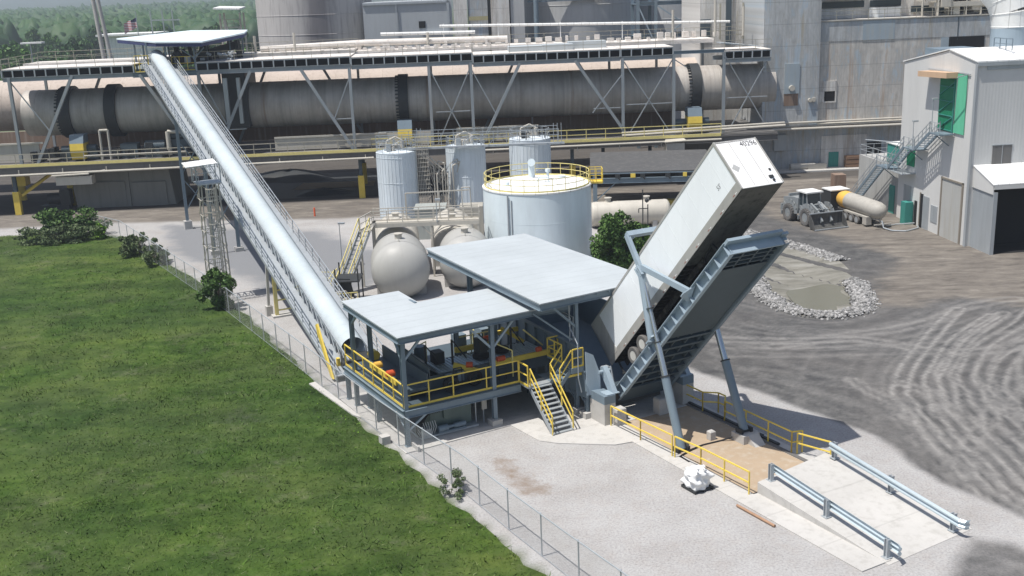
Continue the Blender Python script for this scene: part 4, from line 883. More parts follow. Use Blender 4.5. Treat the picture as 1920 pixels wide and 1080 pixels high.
for x in (-1.2, .6): mb.ibeam((x-.1, 20.2, .1), (x-.1, 20.2, CZ(20.2)-1), .26, .26, .03, up=(0, 1, 0))
for h in (.5, 1.3, 2.1): mb.bar((-1.3, 20.2, h), (.6, 20.2, h), .1)
t.part('yellow_bent', mb, 'yellow_p')
mb = MB(); mb.box(-1.7, 1.0, 19.8, 20.6, 0, .14); mb.box(-2.0, -1.5, 20.6, 21.1, 0, .8); mb.bar((-1.75, 20.85, .8), (-1.6, 20.85, CZ(20.8)-1), .2); t.part('footing', mb, 'conc')
mb = MB(); mb.box(-1.3, -1.1, 4.3, 4.6, .25, 1.2); mb.prism([(-1.95, 3.4, .2), (-1.95, 3.9, .2), (-1.95, 6.2, 2.4), (-1.95, 6.6, 3.0), (-1.95, 6.2, 3.2)], (.12, 0, 0)); t.part('end_guard', mb, 'yellow')
mb = MB(); mb.box(-.9, .9, 3.4, 4.9, .3, 1.2); mb.tube((-1.1, 4.0, .8), (1.1, 4.0, .8), .3, 14); t.part('tail_pulley', mb, 'dark')
# caged ladder tower beside the conveyor
t = Thing('ladder_tower', 'slender caged ladder tower with a small flat roof on the left of the conveyor', 'ladder tower', F3, (-2.3, 30, 0))
mb = MB(); bx, by = -3.1, 27.6
legs = [(-.85, -.7), (.85, -.7), (.85, .9), (-.85, .9)]
for a, b_ in legs: mb.bar((bx+a, by+b_, 0), (bx+a*.8, by+b_*.8, 9.5), .1)
for k in range(7):
    z0 = .3+1.3*k
    for i in range(4):
        a, b_ = legs[i]; c_, d_ = legs[(i+1) % 4]; mb.bar((bx+a, by+b_, z0), (bx+c_, by+d_, z0+1.3), .045); mb.bar((bx+a*.95, by+b_*.95, z0+1.3), (bx+c_*.95, by+d_*.95, z0+1.3), .045)
t.part('frame', mb, 'beige')
mb = MB(); bx2, by2 = -3.2, 26.3
for i in range(9): a = math.pi*(1+i/8); mb.bar((bx2+.38*math.cos(a), by2+.2+.45*math.sin(a), 1.5), (bx2+.38*math.cos(a), by2+.2+.45*math.sin(a), 9.2), .04)
for k in range(9):
    z = 1.5+.95*k; mb.path([(bx2+.38*math.cos(math.pi*(1+i/8)), by2+.2+.45*math.sin(math.pi*(1+i/8)), z) for i in range(9)], .025)
for k in range(30): mb.bar((bx2-.25, by2+.22, .3+.3*k), (bx2+.25, by2+.22, .3+.3*k), .03)
for s_ in (-.25, .25): mb.bar((bx2+s_, by2+.22, 0), (bx2+s_, by2+.22, 9.4), .05)
t.part('ladder_cage', mb, 'beige')
mb = MB(); mb.box(-4.1, -2.2, 26.6, 28.6, 9.4, 9.5); mb.rail([(-4.0, 26.7, 9.5), (-4.0, 28.9, 9.5), (-2.2, 28.9, 9.5)], 1.0, 1, .025); t.part('landing', mb, 'galv')
mb = MB(); mb.prism([(-4.9, 26.6, 10.9), (-2.4, 26.6, 11.0), (-2.4, 28.4, 11.15), (-4.9, 28.4, 11.05)], (0, 0, .07)); mb2 = MB()
for x, y in ((-4.1, 27), (-2.2, 27), (-4.1, 29), (-2.2, 29)): mb2.bar((x, y, 9.4), (x, y, 10.95), .08)
t.part('roof', mb, 'roofwhite'); t.part('roof_post', mb2, 'galv'); t.o.location = F3.w((-3.2, 30.6, .3))

# ================================================================ chain-link fence (F1)
t = Thing('chain_link_fence', 'galvanised chain link fence between the green field and the gravel yard', 'fence', F1, (-.8, 20, 0))
fp = [(.1, -21), (-.05, -16), (-.1, -11.7), (-.05, -6.8), (-.55, 2), (-.7, 16), (-1.0, 33.6), (-1.7, 46.8), (-2.7, 66.6), (-5, 74)]
ma, n, l, b = mk('chain_link'); tc = n.new('ShaderNodeTexCoord'); sx = n.new('ShaderNodeSeparateXYZ'); l.new(tc.outputs['Object'], sx.inputs[0])
y_, z_ = sx.outputs[1], sx.outputs[2]
def wire(s_):
    v = mth(n, l, 'FRACT', mth(n, l, 'ADD', mth(n, l, 'DIVIDE', mth(n, l, 'ADD', y_, mth(n, l, 'MULTIPLY', z_, s_)), .075), 500)); return mth(n, l, 'LESS_THAN', v, .09)
k_ = mth(n, l, 'MAXIMUM', wire(1.0), wire(-1.0)); tr_ = n.new('ShaderNodeBsdfTransparent'); mx = n.new('ShaderNodeMixShader'); l.new(k_, mx.inputs[0]); l.new(tr_.outputs[0], mx.inputs[1]); l.new(b.outputs[0], mx.inputs[2]); l.new(mx.outputs[0], n['Material Output'].inputs[0])
b.inputs['Base Color'].default_value = (.5, .5, .5, 1); b.inputs['Metallic'].default_value = .2; b.inputs['Roughness'].default_value = .5
mb = MB()
for (x0, y0), (x1, y1) in zip(fp[:-1], fp[1:]): mb.add([(x0, y0, .03), (x1, y1, .03), (x1, y1, 2.05), (x0, y0, 2.05)], [(0, 1, 2, 3)])
t.part('wire_mesh', mb, ma)
tr_mb = MB()
for (x0, y0), (x1, y1) in zip(fp[:-1], fp[1:]): tr_mb.tube((x0, y0, 2.06), (x1, y1, 2.06), .03, 6); tr_mb.tube((x0, y0, .08), (x1, y1, .08), .012, 4)
t.part('top_rail', tr_mb, 'galv')
y = -20.
while y < 74:
    for (x0, y0), (x1, y1) in zip(fp[:-1], fp[1:]):
        if y0 <= y <= y1: x = x0+(x1-x0)*(y-y0)/(y1-y0); break
    mb = MB(); mb.tube((x+.04, y, 0), (x+.04, y, 2.1), .035, 6); t.part('post', mb, 'galv'); y += 2.9

# ================================================================ tanks (world-aligned frames)
def tank_h(lb, cx, cy, az_, r, L, z, mat='tank', group=None, hd=.42):
    fr = Fr(cx, cy, az_-90); t = Thing('horizontal_tank', lb, 'tank', fr, (0, L/2, 0), group)
    pr = [(r*math.sin(a), -r*hd*math.cos(a)) for a in np.linspace(0, math.pi/2, 11)]+[(r, L*.5), (r, L)]+[(r*math.sin(a), L+r*hd*math.cos(a)) for a in np.linspace(math.pi/2, 0, 9)]
    pr[0] = (0, pr[0][1]); pr[-1] = (0, pr[-1][1]); mb = MB(); mb.lathe(pr, (0, 0, z), (0, 1, 0), 48, cap=False); t.part('shell', mb, mat)
    mb = MB()
    for y in ([.05, L-.3] if L < 5 else [.25, L*.33, L*.66, L-.2]): mb.lathe([(r+.02, 0), (r+.03, .04), (r+.02, .08)], (0, y, z), (0, 1, 0), 48, cap=False)
    mb.bar((-r*.98, -.26, z), (r*.98, -.26, z), .03, .05) if False else None
    t.part('seam_band', mb, mat)
    for y in ((.4, L-.9) if L < 5 else (1.2, L-1.5)):
        mb = MB(); mb.box(-r*.85, r*.85, y, y+.5, 0, z-r*.55); t.part('saddle', mb, 'conc')
    mb = MB()
    for y in ((1.2,) if L < 5 else (1.5, L-2)): mb.tube((0, y, z+r-.1), (0, y, z+r+.35), .3, 14); mb.tube((0, y, z+r+.35), (0, y, z+r+.42), .38, 14)
    mb.tube((0, -.1, z+r-.3), (0, -.1, z+r+.2), .04, 6); t.part('manhole', mb, 'beige')
    return t
tank_h('large beige horizontal tank with its rounded end in full view above the lower roof', -8.95, 85.9, 97, 2.36, 3.4, 2.3, group='rounded beige tanks', hd=.75)
tank_h('large beige horizontal tank half hidden behind the upper flat roof', -3.7, 88.2, 94, 2.22, 3.4, 2.2, group='rounded beige tanks', hd=.75)
tank_h('pale tank with a domed end under the walkway, behind the fully visible rounded tank', -9.9, 93.6, 96, 2.0, 6, 2.3, 'beige', 'domed tanks under the walkway', .7)
tank_h('pale tank with a domed end under the walkway, behind the half hidden rounded tank', -5.0, 94.6, 94, 2.0, 6, 2.3, 'beige', 'domed tanks under the walkway', .7)
# valve platform over the tanks
t = Thing('tank_access_platform', 'beige walkway with railings and stair above the two rounded tanks', 'walkway', W0, (-7, 93, 0))
mb = MB()
mb.box(-11.9, -2.6, 92.2, 93.4, 4.75, 4.85); mb.bar((-11.9, 92.15, 4.7), (-2.6, 92.15, 4.7), .1, .35); mb.bar((-11.9, 93.45, 4.7), (-2.6, 93.45, 4.7), .1, .35); mb.box(-12.6, -11.6, 89.5, 93.4, 4.75, 4.85)
t.part('walkway', mb, 'beige')
mb = MB()
for x, y in ((-11.8, 92.2), (-11.8, 93.4), (-6.7, 92.2), (-6.7, 93.4), (-2.7, 92.2), (-2.7, 93.4), (-12.5, 89.6)): mb.bar((x, y, 0), (x, y, 4.7), .14)
mb.bar((-7.6, 92.2, 4.6), (-6.7, 92.2, 3.6), .1); mb.bar((-5.8, 92.2, 4.6), (-6.7, 92.2, 3.6), .1); t.part('leg', mb, 'beige')
mb = MB(); mb.rail([(-12.5, 89.6, 4.85), (-11.8, 92.2, 4.85), (-2.6, 92.2, 4.85), (-2.6, 93.4, 4.85), (-11.8, 93.4, 4.85)], 1.1, 1.4, .04, .12); mb.bar((-8.9, 93.4, 4.8), (-8.9, 93.4, 7.2), .12); mb.bar((-8.9, 93.4, 7.2), (-3.4, 93.4, 7.3), .1); mb.bar((-6.0, 93.4, 4.8), (-6.0, 93.4, 7.2), .1)
mb.path([(-4.0, 93, 4.8), (-4.0, 93, 7.6), (-3.3, 93, 7.6), (-3.2, 93, 5)], .05); t.part('railing', mb, 'beige')
mb = MB()
for x in (-12.6, -11.7): mb.bar((x-1.9, 87.2, .3), (x, 89.8, 4.8), .06, .22)
for k in range(14): f = k/13; mb.box(-14.5+1.95*f, -13.6+1.95*f, 87.1+2.6*f, 87.35+2.6*f, .3+4.4*f, .34+4.4*f)
t.part('stair', mb, 'galv')
mb = MB()
for x in (-12.6, -11.7): mb.bar((x-1.9, 87.2, 1.35), (x, 89.8, 5.9), .07); mb.bar((x-1.9, 87.2, .8), (x, 89.8, 5.3), .05); [mb.bar((x-1.9*(1-f), 87.2+2.6*f, .3+4.5*f), (x-1.9*(1-f), 87.2+2.6*f, 1.4+4.5*f), .06) for f in (0, .33, .66, 1)]
mb.rail([(-15.8, 87.4, .9), (-14.6, 87.2, .9), (-14.5, 88.4, .9)], 1.1, 1, .03); t.part('stair_rail', mb, 'yellow_p')
t = Thing('pump_skid', 'cluttered yellow and grey pump skid with grating left of the big rounded tank', 'pump skid', W0, (-12.8, 85, 0))
mb = MB(); mb.box(-14.1, -12.1, 84.0, 86.5, 1.9, 2.0); [mb.bar((x, y, 0), (x, y, 3), .1) for x in (-14, -12.2) for y in (84.1, 86.4)]; mb.prism([(-13.6, 84.4, .2), (-12.5, 84.2, .2), (-12.9, 84.4, 2.1), (-13.9, 84.6, 2.1)], (0, .1, 0)); t.part('grating', mb, 'dark')
mb = MB(); mb.rail([(-15.0, 83.3, .1), (-14.2, 82.8, .1), (-13.2, 83.0, .1), (-12.2, 83.2, .1)], 1.2, .6, .035); mb.rail([(-14.6, 84, 1.0), (-14.2, 85, 1.6)], 1.1, .6, .03); t.part('railing', mb, 'yellow_p')
mb = MB(); [mb.tube((-14+.5*k, 83.8, .4), (-13.7+.5*k, 84.5, .5), .18, 10) for k in range(4)]; mb.path([(-14.4, 83.6, .2), (-14.2, 83.6, 1.2), (-13.2, 83.7, 1.3), (-12.6, 83.8, .4)], .06); t.part('pumps', mb, 'beige')

def silo_v(lb, cx, cy, r, h, mat, group, seed):
    t = Thing('vertical_silo', lb, 'silo', W0, (cx, cy, 0), group)
    mb = MB(); mb.lathe([(r, 0), (r, h)], (cx, cy, 0), n=48, cap=False)
    mb.lathe([(r, h), (r*.15, h+.28), (0, h+.3)], (cx, cy, 0), n=48, cap=False); t.part('shell', mb, mat)
    mb = MB()
    for z in (h*.25, h*.62, h-.5, h-.02): mb.lathe([(r+.015, 0), (r+.03, .03), (r+.015, .07)], (cx, cy, z), n=48, cap=False)
    for k in range(36): a = 2*math.pi*k/36; mb.bar((cx+(r+.01)*math.cos(a), cy+(r+.01)*math.sin(a), .1), (cx+(r+.01)*math.cos(a), cy+(r+.01)*math.sin(a), h-.1), .03)
    t.part('ribs', mb, mat)
    mb = MB(); pts = [(cx+(r-.1)*math.cos(2*math.pi*k/14), cy+(r-.1)*math.sin(2*math.pi*k/14), h) for k in range(15)]; mb.rail(pts, 1.05, 1.3, .025); t.part('top_railing', mb, 'rail_g' if seed == 9 else 'galv')
    mb = MB(); rr = random.Random(seed); mb.box(cx-.5, cx+.4, cy-.4, cy+.4, h+.2, h+.7); mb.tube((cx+.7, cy, h+.1), (cx+.7, cy, h+1.1), .22, 12); mb.path([(cx+.7, cy, h+1.1), (cx, cy, h+1.5), (cx-.9, cy, h+1.1), (cx-1.0, cy-.2, h+.2)], .09, 8); mb.tube((cx-.2, cy-.9, h+.1), (cx-.2, cy-.9, h+.6), .18, 10); t.part('top_equipment', mb, 'beige')
    mb = MB()
    for k in range(9): a = rr.uniform(0, 6.3); q_ = rr.uniform(.4, r-.3); x = cx+q_*math.cos(a); y = cy+q_*math.sin(a); mb.path([(x, y, h), (x, y, h+rr.uniform(.4, 1.4)), (x+rr.uniform(-.8, .8), y, h+rr.uniform(.3, 1.3))], .045)
    mb.box(cx-.9, cx-.4, cy-1.1, cy-.6, h+.2, h+.9); t.part('vent_piping', mb, 'dark' if seed == 3 else 'galv')
    return t
silo_v('ribbed white silo nearest the conveyor, left of the pipe rack', -11.45, 113.1, 2.08, 8.1, 'silo', 'ribbed silos', 1)
silo_v('ribbed white silo between the pipe rack and the big white tank', -4.35, 115.2, 2.08, 8.1, 'silo', 'ribbed silos', 2)
silo_v('dull grey ribbed silo mostly hidden behind the big white tank', 2.5, 117.0, 2.2, 8.4, 'silo', 'ribbed silos', 3)
t = Thing('pipe_rack', 'tangle of pale pipes, ladders and dark trays between the two white silos', 'pipe rack', W0, (-8, 113.5, 0))
mb = MB(); rr = random.Random(3)
for k in range(8): x = -9.3+.17*k; mb.bar((x, 112.5, 0), (x, 112.5, 9.6), .05)
for k in range(20): mb.bar((-9.4, 112.45, .6+.45*k), (-8.1, 112.45, .6+.45*k), .04)
for k in range(9): x = -7.9+.28*k; z = rr.uniform(3, 7); mb.path([(x, 112.8+rr.uniform(-.6, .6), 0), (x, 112.8, z), (x+rr.uniform(-.9, .9), 113.2, z+rr.uniform(.1, .5)), (x+rr.uniform(-1, 1), 113.4, z-rr.uniform(.5, 2))], rr.uniform(.04, .1))
for k in range(14): mb.bar((rr.uniform(-8.8, -6), 113, rr.uniform(1, 7)), (rr.uniform(-8.4, -5.8), 113.3, rr.uniform(1, 7)), .06)
mb.bar((-9.0, 113, 8.3), (-6.4, 113, 5.8), .2, .12); mb.bar((-9.0, 113.5, 7.6), (-6.6, 113.5, 5.6), .12)
t.part('pipes', mb, 'beige')
mb = MB()
for k in range(5): mb.bar((-8.0+.3*k, 113.4, .2), (-8.0+.3*k, 113.4, rr.uniform(4, 6.5)), .16)
for k in range(8): x = rr.uniform(-8, -6); z = rr.uniform(1, 5); mb.box(x, x+.4, 113, 113.5, z, z+rr.uniform(.3, .8))
t.part('cable_trays', mb, 'dark')
mb = MB(); mb.box(-12.6, 6.0, 112.6, 113.3, 8.25, 8.42); mb.rail([(-13.4, 112.5, 8.6), (5.4, 112.5, 8.6)], 1.25, 1.3, .04); mb.rail([(-13.4, 115.5, 8.6), (5.4, 115.5, 8.6)], 1.25, 1.6, .03); [mb.bar((x, 113, 8.4), (x, 113, 10.4), .06) for x in (-9.2, -8.8, 4.9, 5.3, 5.7)]; mb.bar((-2, 112.6, 8.3), (-.8, 112.6, 9.6), .08); t.part('catwalk', mb, 'galv')
mb = MB(); mb.box(-9.4, -6.4, 107, 110, 0, 3.0); mb.box(-9.5, -6.3, 106.9, 110.1, 3.0, 3.1); solo('ribbed_shed', 'small ribbed grey green shed at the foot of the left white silos', 'shed', mb, paint('ribbed_shed', (.33, .35, .33), .7, corr=('X', .35)), W0, (-8, 108, 0))
mb = MB(); mb.box(-4.9, -2.6, 106.8, 109, 0, 3.2); solo('ribbed_shed', 'small beige ribbed shed under the second white silo', 'shed', mb, paint('ribbed_shed_beige', (.38, .36, .31), .7, corr=('X', .35)), W0, (-3.7, 108, 0))
# big white tank
bx, by, br, bh = 2.55, 95.6, 4.78, 7.2
t = Thing('storage_tank', 'big round white storage tank with a yellow ring railing on its roof', 'tank', W0, (bx, by, 0))
mb = MB(); mb.lathe([(br, 0), (br, bh)], (bx, by, 0), n=72, cap=False); t.part('shell', mb, 'white')
mb = MB(); mb.lathe([(br+.05, bh-.12), (br+.05, bh), (br-.1, bh+.02), (0, bh+.5)], (bx, by, 0), n=72, cap=False); t.part('roof', mb, 'roofwhite')
mb = MB()
for z in (2.2, 4.5): mb.lathe([(br+.004, 0), (br+.012, .02), (br+.004, .04)], (bx, by, z), n=72, cap=False)
t.part('weld_band', mb, 'white')
mb = MB(); pts = [(bx+(br-.15)*math.cos(a), by+(br-.15)*math.sin(a), bh+.03) for a in np.linspace(-math.pi, math.pi, 25)]; mb.rail(pts, 1.1, 2, .03, .12); t.part('ring_railing', mb, 'yellow_p')
mb = MB(); ax_, ay_ = bx+br-.1, by-.5; mb.rail([(ax_, ay_, bh), (ax_+1.1, ay_-.1, bh), (ax_+1.1, ay_+1.2, bh), (ax_, ay_+1.2, bh)], 1.2, .6, .03, .1); mb.box(ax_, ax_+1.1, ay_, ay_+1.2, bh-.1, bh); t.part('ladder_landing', mb, 'yellow')
mb = MB(); mb.tube((bx-.4, by+1.3, bh+.3), (bx-.4, by+1.3, bh+1.7), .3, 16); mb.tube((bx-.4, by+1.3, bh+1.7), (bx-.4, by+.8, bh+1.8), .34, 16); mb.tube((bx+1.0, by+.3, bh+.4), (bx+1.0, by+.3, bh+1.0), .12, 10); mb.tube((bx+1.0, by+.3, bh+1.0), (bx+1.0, by+.3, bh+1.25), .22, 10); mb.path([(bx+1.0, by-1.2, bh+.3), (bx+1.0, by-1.2, bh+.75), (bx+.2, by-1, bh+.75), (bx+.0, by-1, bh+.4)], .07, 8); mb.tube((bx-2.6, by-1.5, bh+.15), (bx-2.6, by-1.5, bh+.5), .16, 10); mb.tube((bx-2.6, by-1.5, bh+.1), (bx-2.6, by-1.5, bh+.2), .4, 14); mb.tube((bx+2.2, by+1.5, bh+.25), (bx+2.2, by+1.5, bh+.42), .45, 16); t.part('roof_vent', mb, 'white')
mb = MB(); a = -2.14; cx_, cy_ = bx+(br+.12)*math.cos(a), by+(br+.12)*math.sin(a); mb.tube((cx_, cy_, .2), (cx_, cy_, bh-.2), .07, 8); mb.tube((cx_+.3, cy_-.1, .2), (cx_+.3, cy_-.1, bh-.6), .05, 8); t.part('downpipe', mb, 'galv')
# low flat-roofed loading shed
t = Thing('flat_roof_shelter', 'long dark flat roofed shelter on steel columns behind the tree', 'shelter', Fr(8.8, 113.1, -4.5), (6, 7, 0))
mb = MB(); mb.box(-.2, 13.2, .0, 14.2, 5.0, 5.1); t.part('roof', mb, paint('dark_flat_roof', (.085, .085, .085), .9, dirt=(.17, .165, .16), amt=.7, streak=False, scale=.2))
mb = MB(); mb.ibeam((-.4, -.1, 4.2), (13.3, -.1, 4.2), .3, .55, .05); mb.bar((-.4, -.15, 4.95), (13.3, -.15, 4.95), .06, .12)
for y in (4.5, 9, 13.5): mb.ibeam((0, y, 4.7), (13, y, 4.7), .2, .5, .04)
t.part('beam', mb, 'steel')
for x, y in ((.3, 0), (12.8, 0), (.3, 14), (12.8, 14)): mb = MB(); mb.ibeam((x, y, 0), (x, y, 4.6), .45, .45, .05, up=(0, 1, 0)); t.part('column', mb, 'steel')
mb = MB()
for k in range(4): mb.box(2.4+2.6*k, 2.9+2.6*k, -.3, -.1, 4.5, 4.9); mb.bar((2.5+2.6*k, -.25, 4.8), (2.9+2.6*k, -.3, 4.3), .12)
t.part('floodlight', mb, 'dark')
mb = MB(); mb.box(4.0, 4.5, -.3, -.15, 4.5, 4.9); mb.box(9.4, 9.8, -.3, -.15, 4.5, 4.9); t.part('yellow_box', mb, 'yellow')
mb = MB(); mb.bar((.5, -.1, 2.2), (2.6, -.1, 4.1), .1); t.part('brace', mb, 'steel')
tank_h('long pale horizontal tank lying low behind the leafy tree', 8.6, 109.5, 1, 1.25, 7.4, 1.4, 'beige')
mb = MB(); mb.path([(13.2, 106, 0), (13.2, 106, 4.4)], .06); mb.path([(13.7, 106, 0), (13.7, 106, 2.9)], .06); mb.path([(12.8, 106, 2.1), (12.8, 106, 2.5), (13.7, 106, 2.5)], .05); mb.lathe([(0, -.25), (.2, -.1), (.2, .1), (0, .25)], (13.6, 106, 3.3), n=10, cap=False); solo('vent_pipe', 'thin dark vent pipes standing over the low pale tank', 'vent pipe', mb, 'dark', W0, (13.4, 106, 0))
mb = MB(); mb.prism([(16.9, 116.2, .5), (18.5, 116, .5), (18.7, 117.2, .5), (17.1, 117.4, .5)], (0, 0, .7)); mb.box(17, 17.3, 116.4, 117, 0, .5); mb.box(18.1, 18.4, 116.4, 117, 0, .5); solo('yellow_bin', 'yellow steel bin on the ground under the dark shelter', 'bin', mb, 'yellow', W0, (17.7, 116.7, 0))
def lamp_post(lb, x, y, h, fr=W0, z0=0, arm=.5):
    t = Thing('lamp_post', lb, 'lamp post', fr, (x, y, z0)); mb = MB(); mb.tube((x, y, z0), (x, y, z0+h), .05, 8, .035); t.part('pole', mb, 'galv')
    mb = MB(); mb.box(x-.1, x+arm, y-.16, y+.16, z0+h-.02, z0+h+.12); t.part('lamp_head', mb, 'galv'); return t
lamp_post('thin grey lamp post on the gravel right of the conveyor', -15.4, 97, 4.0)
lamp_post('short lamp post with a box head on the tank walkway', -6.2, 92.1, 1.9, z0=4.85, arm=.35)
mb = MB(); mb.lathe([(.13, 0), (.1, .1), (.1, .9), (.03, 1.0)], (-21.9, 121.3, 0), n=12); solo('bollard', 'small orange red bollard on the haul road behind the conveyor', 'bollard', mb, 'red', W0, (-21.9, 121.3, 0))
# ================================================================ F2: kilns and kiln deck
def kiln(name, lb, y, x0, x1, z0, z1, r, mat, group, tyres=()):
    ax = Vector((x1-x0, 0, z1-z0)); L = ax.length; d = ax/L; t = Thing(name, lb, 'kiln', F2, ((x0+x1)/2, y, 0), group)
    mb = MB(); mb.lathe([(r*.93, 0), (r, 0), (r, L), (r*.9, L)], (x0, y, z0), ax, n=56); t.part('shell', mb, mat)
    mb = MB()
    for k in range(int(L/3.1)): mb.lathe([(r+.01, 0), (r+.035, .08), (r+.01, .18)], Vector((x0, y, z0))+d*(1.5+3.1*k), ax, n=56, cap=False)
    t.part('weld_seams', mb, mat)
    for x, w_, rr_, nm, mt in tyres:
        mb = MB(); c_ = Vector((x0, y, z0))+d*((x-x0)/d.x-w_/2)
        mb.lathe([(r, 0), (rr_, 0), (rr_, w_), (r, w_)], c_, ax, n=56, cap=False)
        if nm == 'riding_ring':
            for k in range(40): a = 2*math.pi*k/40; mb.box(c_.x-.35, c_.x, y+(r+.1)*math.cos(a)-.08, y+(r+.1)*math.cos(a)+.08, c_.z+(r+.1)*math.sin(a)-.08, c_.z+(r+.1)*math.sin(a)+.08)
        t.part(nm, mb, mt)
    return t
kiln('rotary_kiln', 'great grey rotary kiln drum running under the near side of the long deck', 5.5, -58.3, 34, 11.3, 10.85, 2.78, 'kiln', 'rotary kilns', [(-53.2, 1.4, 3.15, 'riding_ring', 'dark'), (-47.7, 1.3, 3.2, 'girth_gear', 'dark'), (-12.3, 1.2, 3.1, 'riding_ring', 'dark'), (24.0, 1.2, 3.1, 'riding_ring', 'dark')])
kiln('rotary_kiln', 'pale dusty rotary kiln drum behind the near one, seen beyond its left end', 17.5, -76, 30, 11.4, 10.6, 3.3, 'kilnp', 'rotary kilns')
t = Thing('kiln_deck', 'long raised steel deck with dusty roof slabs on columns and braces over the rotary kiln', 'elevated deck', F2, (-12, 5, 0))
mb = MB()
SEG = [(-58.6, -43.4, 17.0), (-36.1, -18.1, 16.95), (-18.0, -3.7, 16.8), (-3.6, 14.0, 16.5), (14.1, 20.4, 16.5), (26.6, 32.3, 15.75)]
for x0, x1, z in SEG:
    mb = MB(); mb.box(x0, x1, -.3, 5.9, z-.16, z); t.part('front_slab', mb, 'deckd')
for x0, x1, z in [(-58.6, -43, 17.2), (-43, -18, 17.35), (-18, 8, 17.1), (8, 27, 16.9)]:
    mb = MB(); mb.box(x0, x1-.05, 6.6, 11.8, z-.16, z); mb.box(x0, x1-.05, 6.55, 6.62, z-.5, z-.16); t.part('rear_slab', mb, 'deckd')
mb = MB(); mb.box(-43.3, -36.2, -.2, 5.8, 15.9, 16.05); t.part('feed_floor', mb, 'steel_d')
for x0, x1, z in SEG:
    mb = MB(); mb.ibeam((x0, -.15, z-1.2), (x1, -.15, z-1.2), .3, .5, .05); mb.ibeam((x0, 5.8, z-1.2), (x1, 5.8, z-1.2), .3, .55, .05); t.part('beam', mb, 'steel_m')
    k_ = max(1, round((x1-x0)/1.25)); mb = MB()
    for k in range(k_+1): x = x0+(x1-x0)*k/k_; mb.box(x-.07, x+.07, -.32, -.18, z-.98, z-.16)
    t.part('stub_posts', mb, 'galv')
    mb = MB(); mb.box(x0, x1, .25, .35, z-1.0, z-.16); mb.box(x0, x1, -.1, 5.7, z-.3, z-.18); t.part('gap_shade', mb, 'void')  # near-black backing: shade of the slab-edge gaps put into colour
    mb = MB(); mb.box(x0, x1, -.3, -.2, z-.2, z-.1)
    t.part('beam', mb, 'steel')
mb = MB(); mb.ibeam((-43.6, -.15, 15.75), (-36, -.15, 15.75), .3, .6, .05); mb.ibeam((20.4, -.15, 15.75), (26.7, -.15, 15.75), .3, .4, .05); t.part('beam', mb, 'steel')
for x, zt in ((-57.9, 16.0), (-36.0, 15.8), (-18.3, 15.6), (-8.9, 15.4), (-3.9, 15.6), (14.3, 15.4), (20.5, 15.6), (26.6, 15.6)):
    mb = MB(); mb.ibeam((x, -.15, 5.9), (x, -.15, zt), .34, .34, .04, up=(0, 1, 0)); t.part('column', mb, 'steel_m')
    mb = MB(); mb.ibeam((x, 11.4, 5.9), (x, 11.4, zt+1), .3, .3, .04, up=(0, 1, 0)); t.part('column', mb, 'steel_m')
for a, b_ in (((-50.6, 16), (-56, 5.9)), ((-42.8, 15.8), (-37.0, 5.9)), ((-29.9, 15.7), (-34.8, 5.9)), ((-24, 15.6), (-18.5, 5.9)), ((2, 15.3), (-2.9, 5.9)), ((8.6, 15.3), (14.9, 5.9))):
    mb = MB(); mb.bar((a[0], -.15, a[1]), (b_[0], -.15, b_[1]), .34); t.part('main_brace', mb, 'steel_m')
    mb = MB(); mb.bar((a[0]+.5, 11.3, a[1]+.8), (b_[0]+.5, 11.3, b_[1]), .3); t.part('main_brace', mb, 'steel_m')
for (xa, za), (xb, zb) in (((-57.9, 15.7), (-54, 9.5)), ((-36, 15.6), (-33.3, 9.5)), ((-18.3, 14.6), (-20.6, 9.4)), ((-8.9, 15.2), (-4.6, 6)), ((-3.9, 15.2), (-8.3, 6)), ((-3.9, 14.9), (-1.0, 9.2)), ((14.3, 15.2), (20.2, 6)), ((20.5, 15.2), (14.9, 6)), ((26.6, 15.4), (32, 6.3)), ((32, 14.6), (27.4, 6.3)), ((14.3, 13.5), (10.6, 9)), ((20.5, 15), (22, 14)),):
    mb = MB(); mb.bar((xa, -.15, za), (xb, -.15, zb), .12); t.part('cross_brace', mb, 'steel_m')
mb = MB()
for x0, x1, z in ((-33.8, -31, 8.9), (-20.3, -18.3, 9.6), (-8.3, -4.2, 9.9), (14.7, 20.3, 9.8), (10.7, 14, 9.5), (27, 32, 10.1)): mb.bar((x0, -.1, z), (x1, -.1, z), .1)
t.part('strut', mb, 'galv')
mb = MB()
for x0, x1, z in SEG: mb.rail([(x0, -.2, z), (x1, -.2, z)], 1.15, 2.2, .028)
mb.rail([(-58.5, 11.6, 17.2), (-18, 11.6, 17.3)], 1.15, 2.2, .028); mb.rail([(-18, 11.6, 17.1), (32, 11.6, 16.9)], 1.15, 2.2, .028); mb.rail([(-58.5, -.2, 17.0), (-58.5, 11.6, 17.1)], 1.15, 2.2, .028); mb.rail([(-35, 6.5, 16.95), (-18, 6.5, 16.95)], 1.15, 2, .028)
t.part('handrail', mb, 'rail_g')
mb = MB(); mb.rail([(-43.2, -.2, 16.05), (-41.6, -.2, 16.05)], 1.9, .6, .04, .1); mb.rail([(-38.9, -.2, 16.05), (-36.2, -.2, 16.05)], 1.6, .9, .04, .1); t.part('yellow_rail', mb, 'yellow')
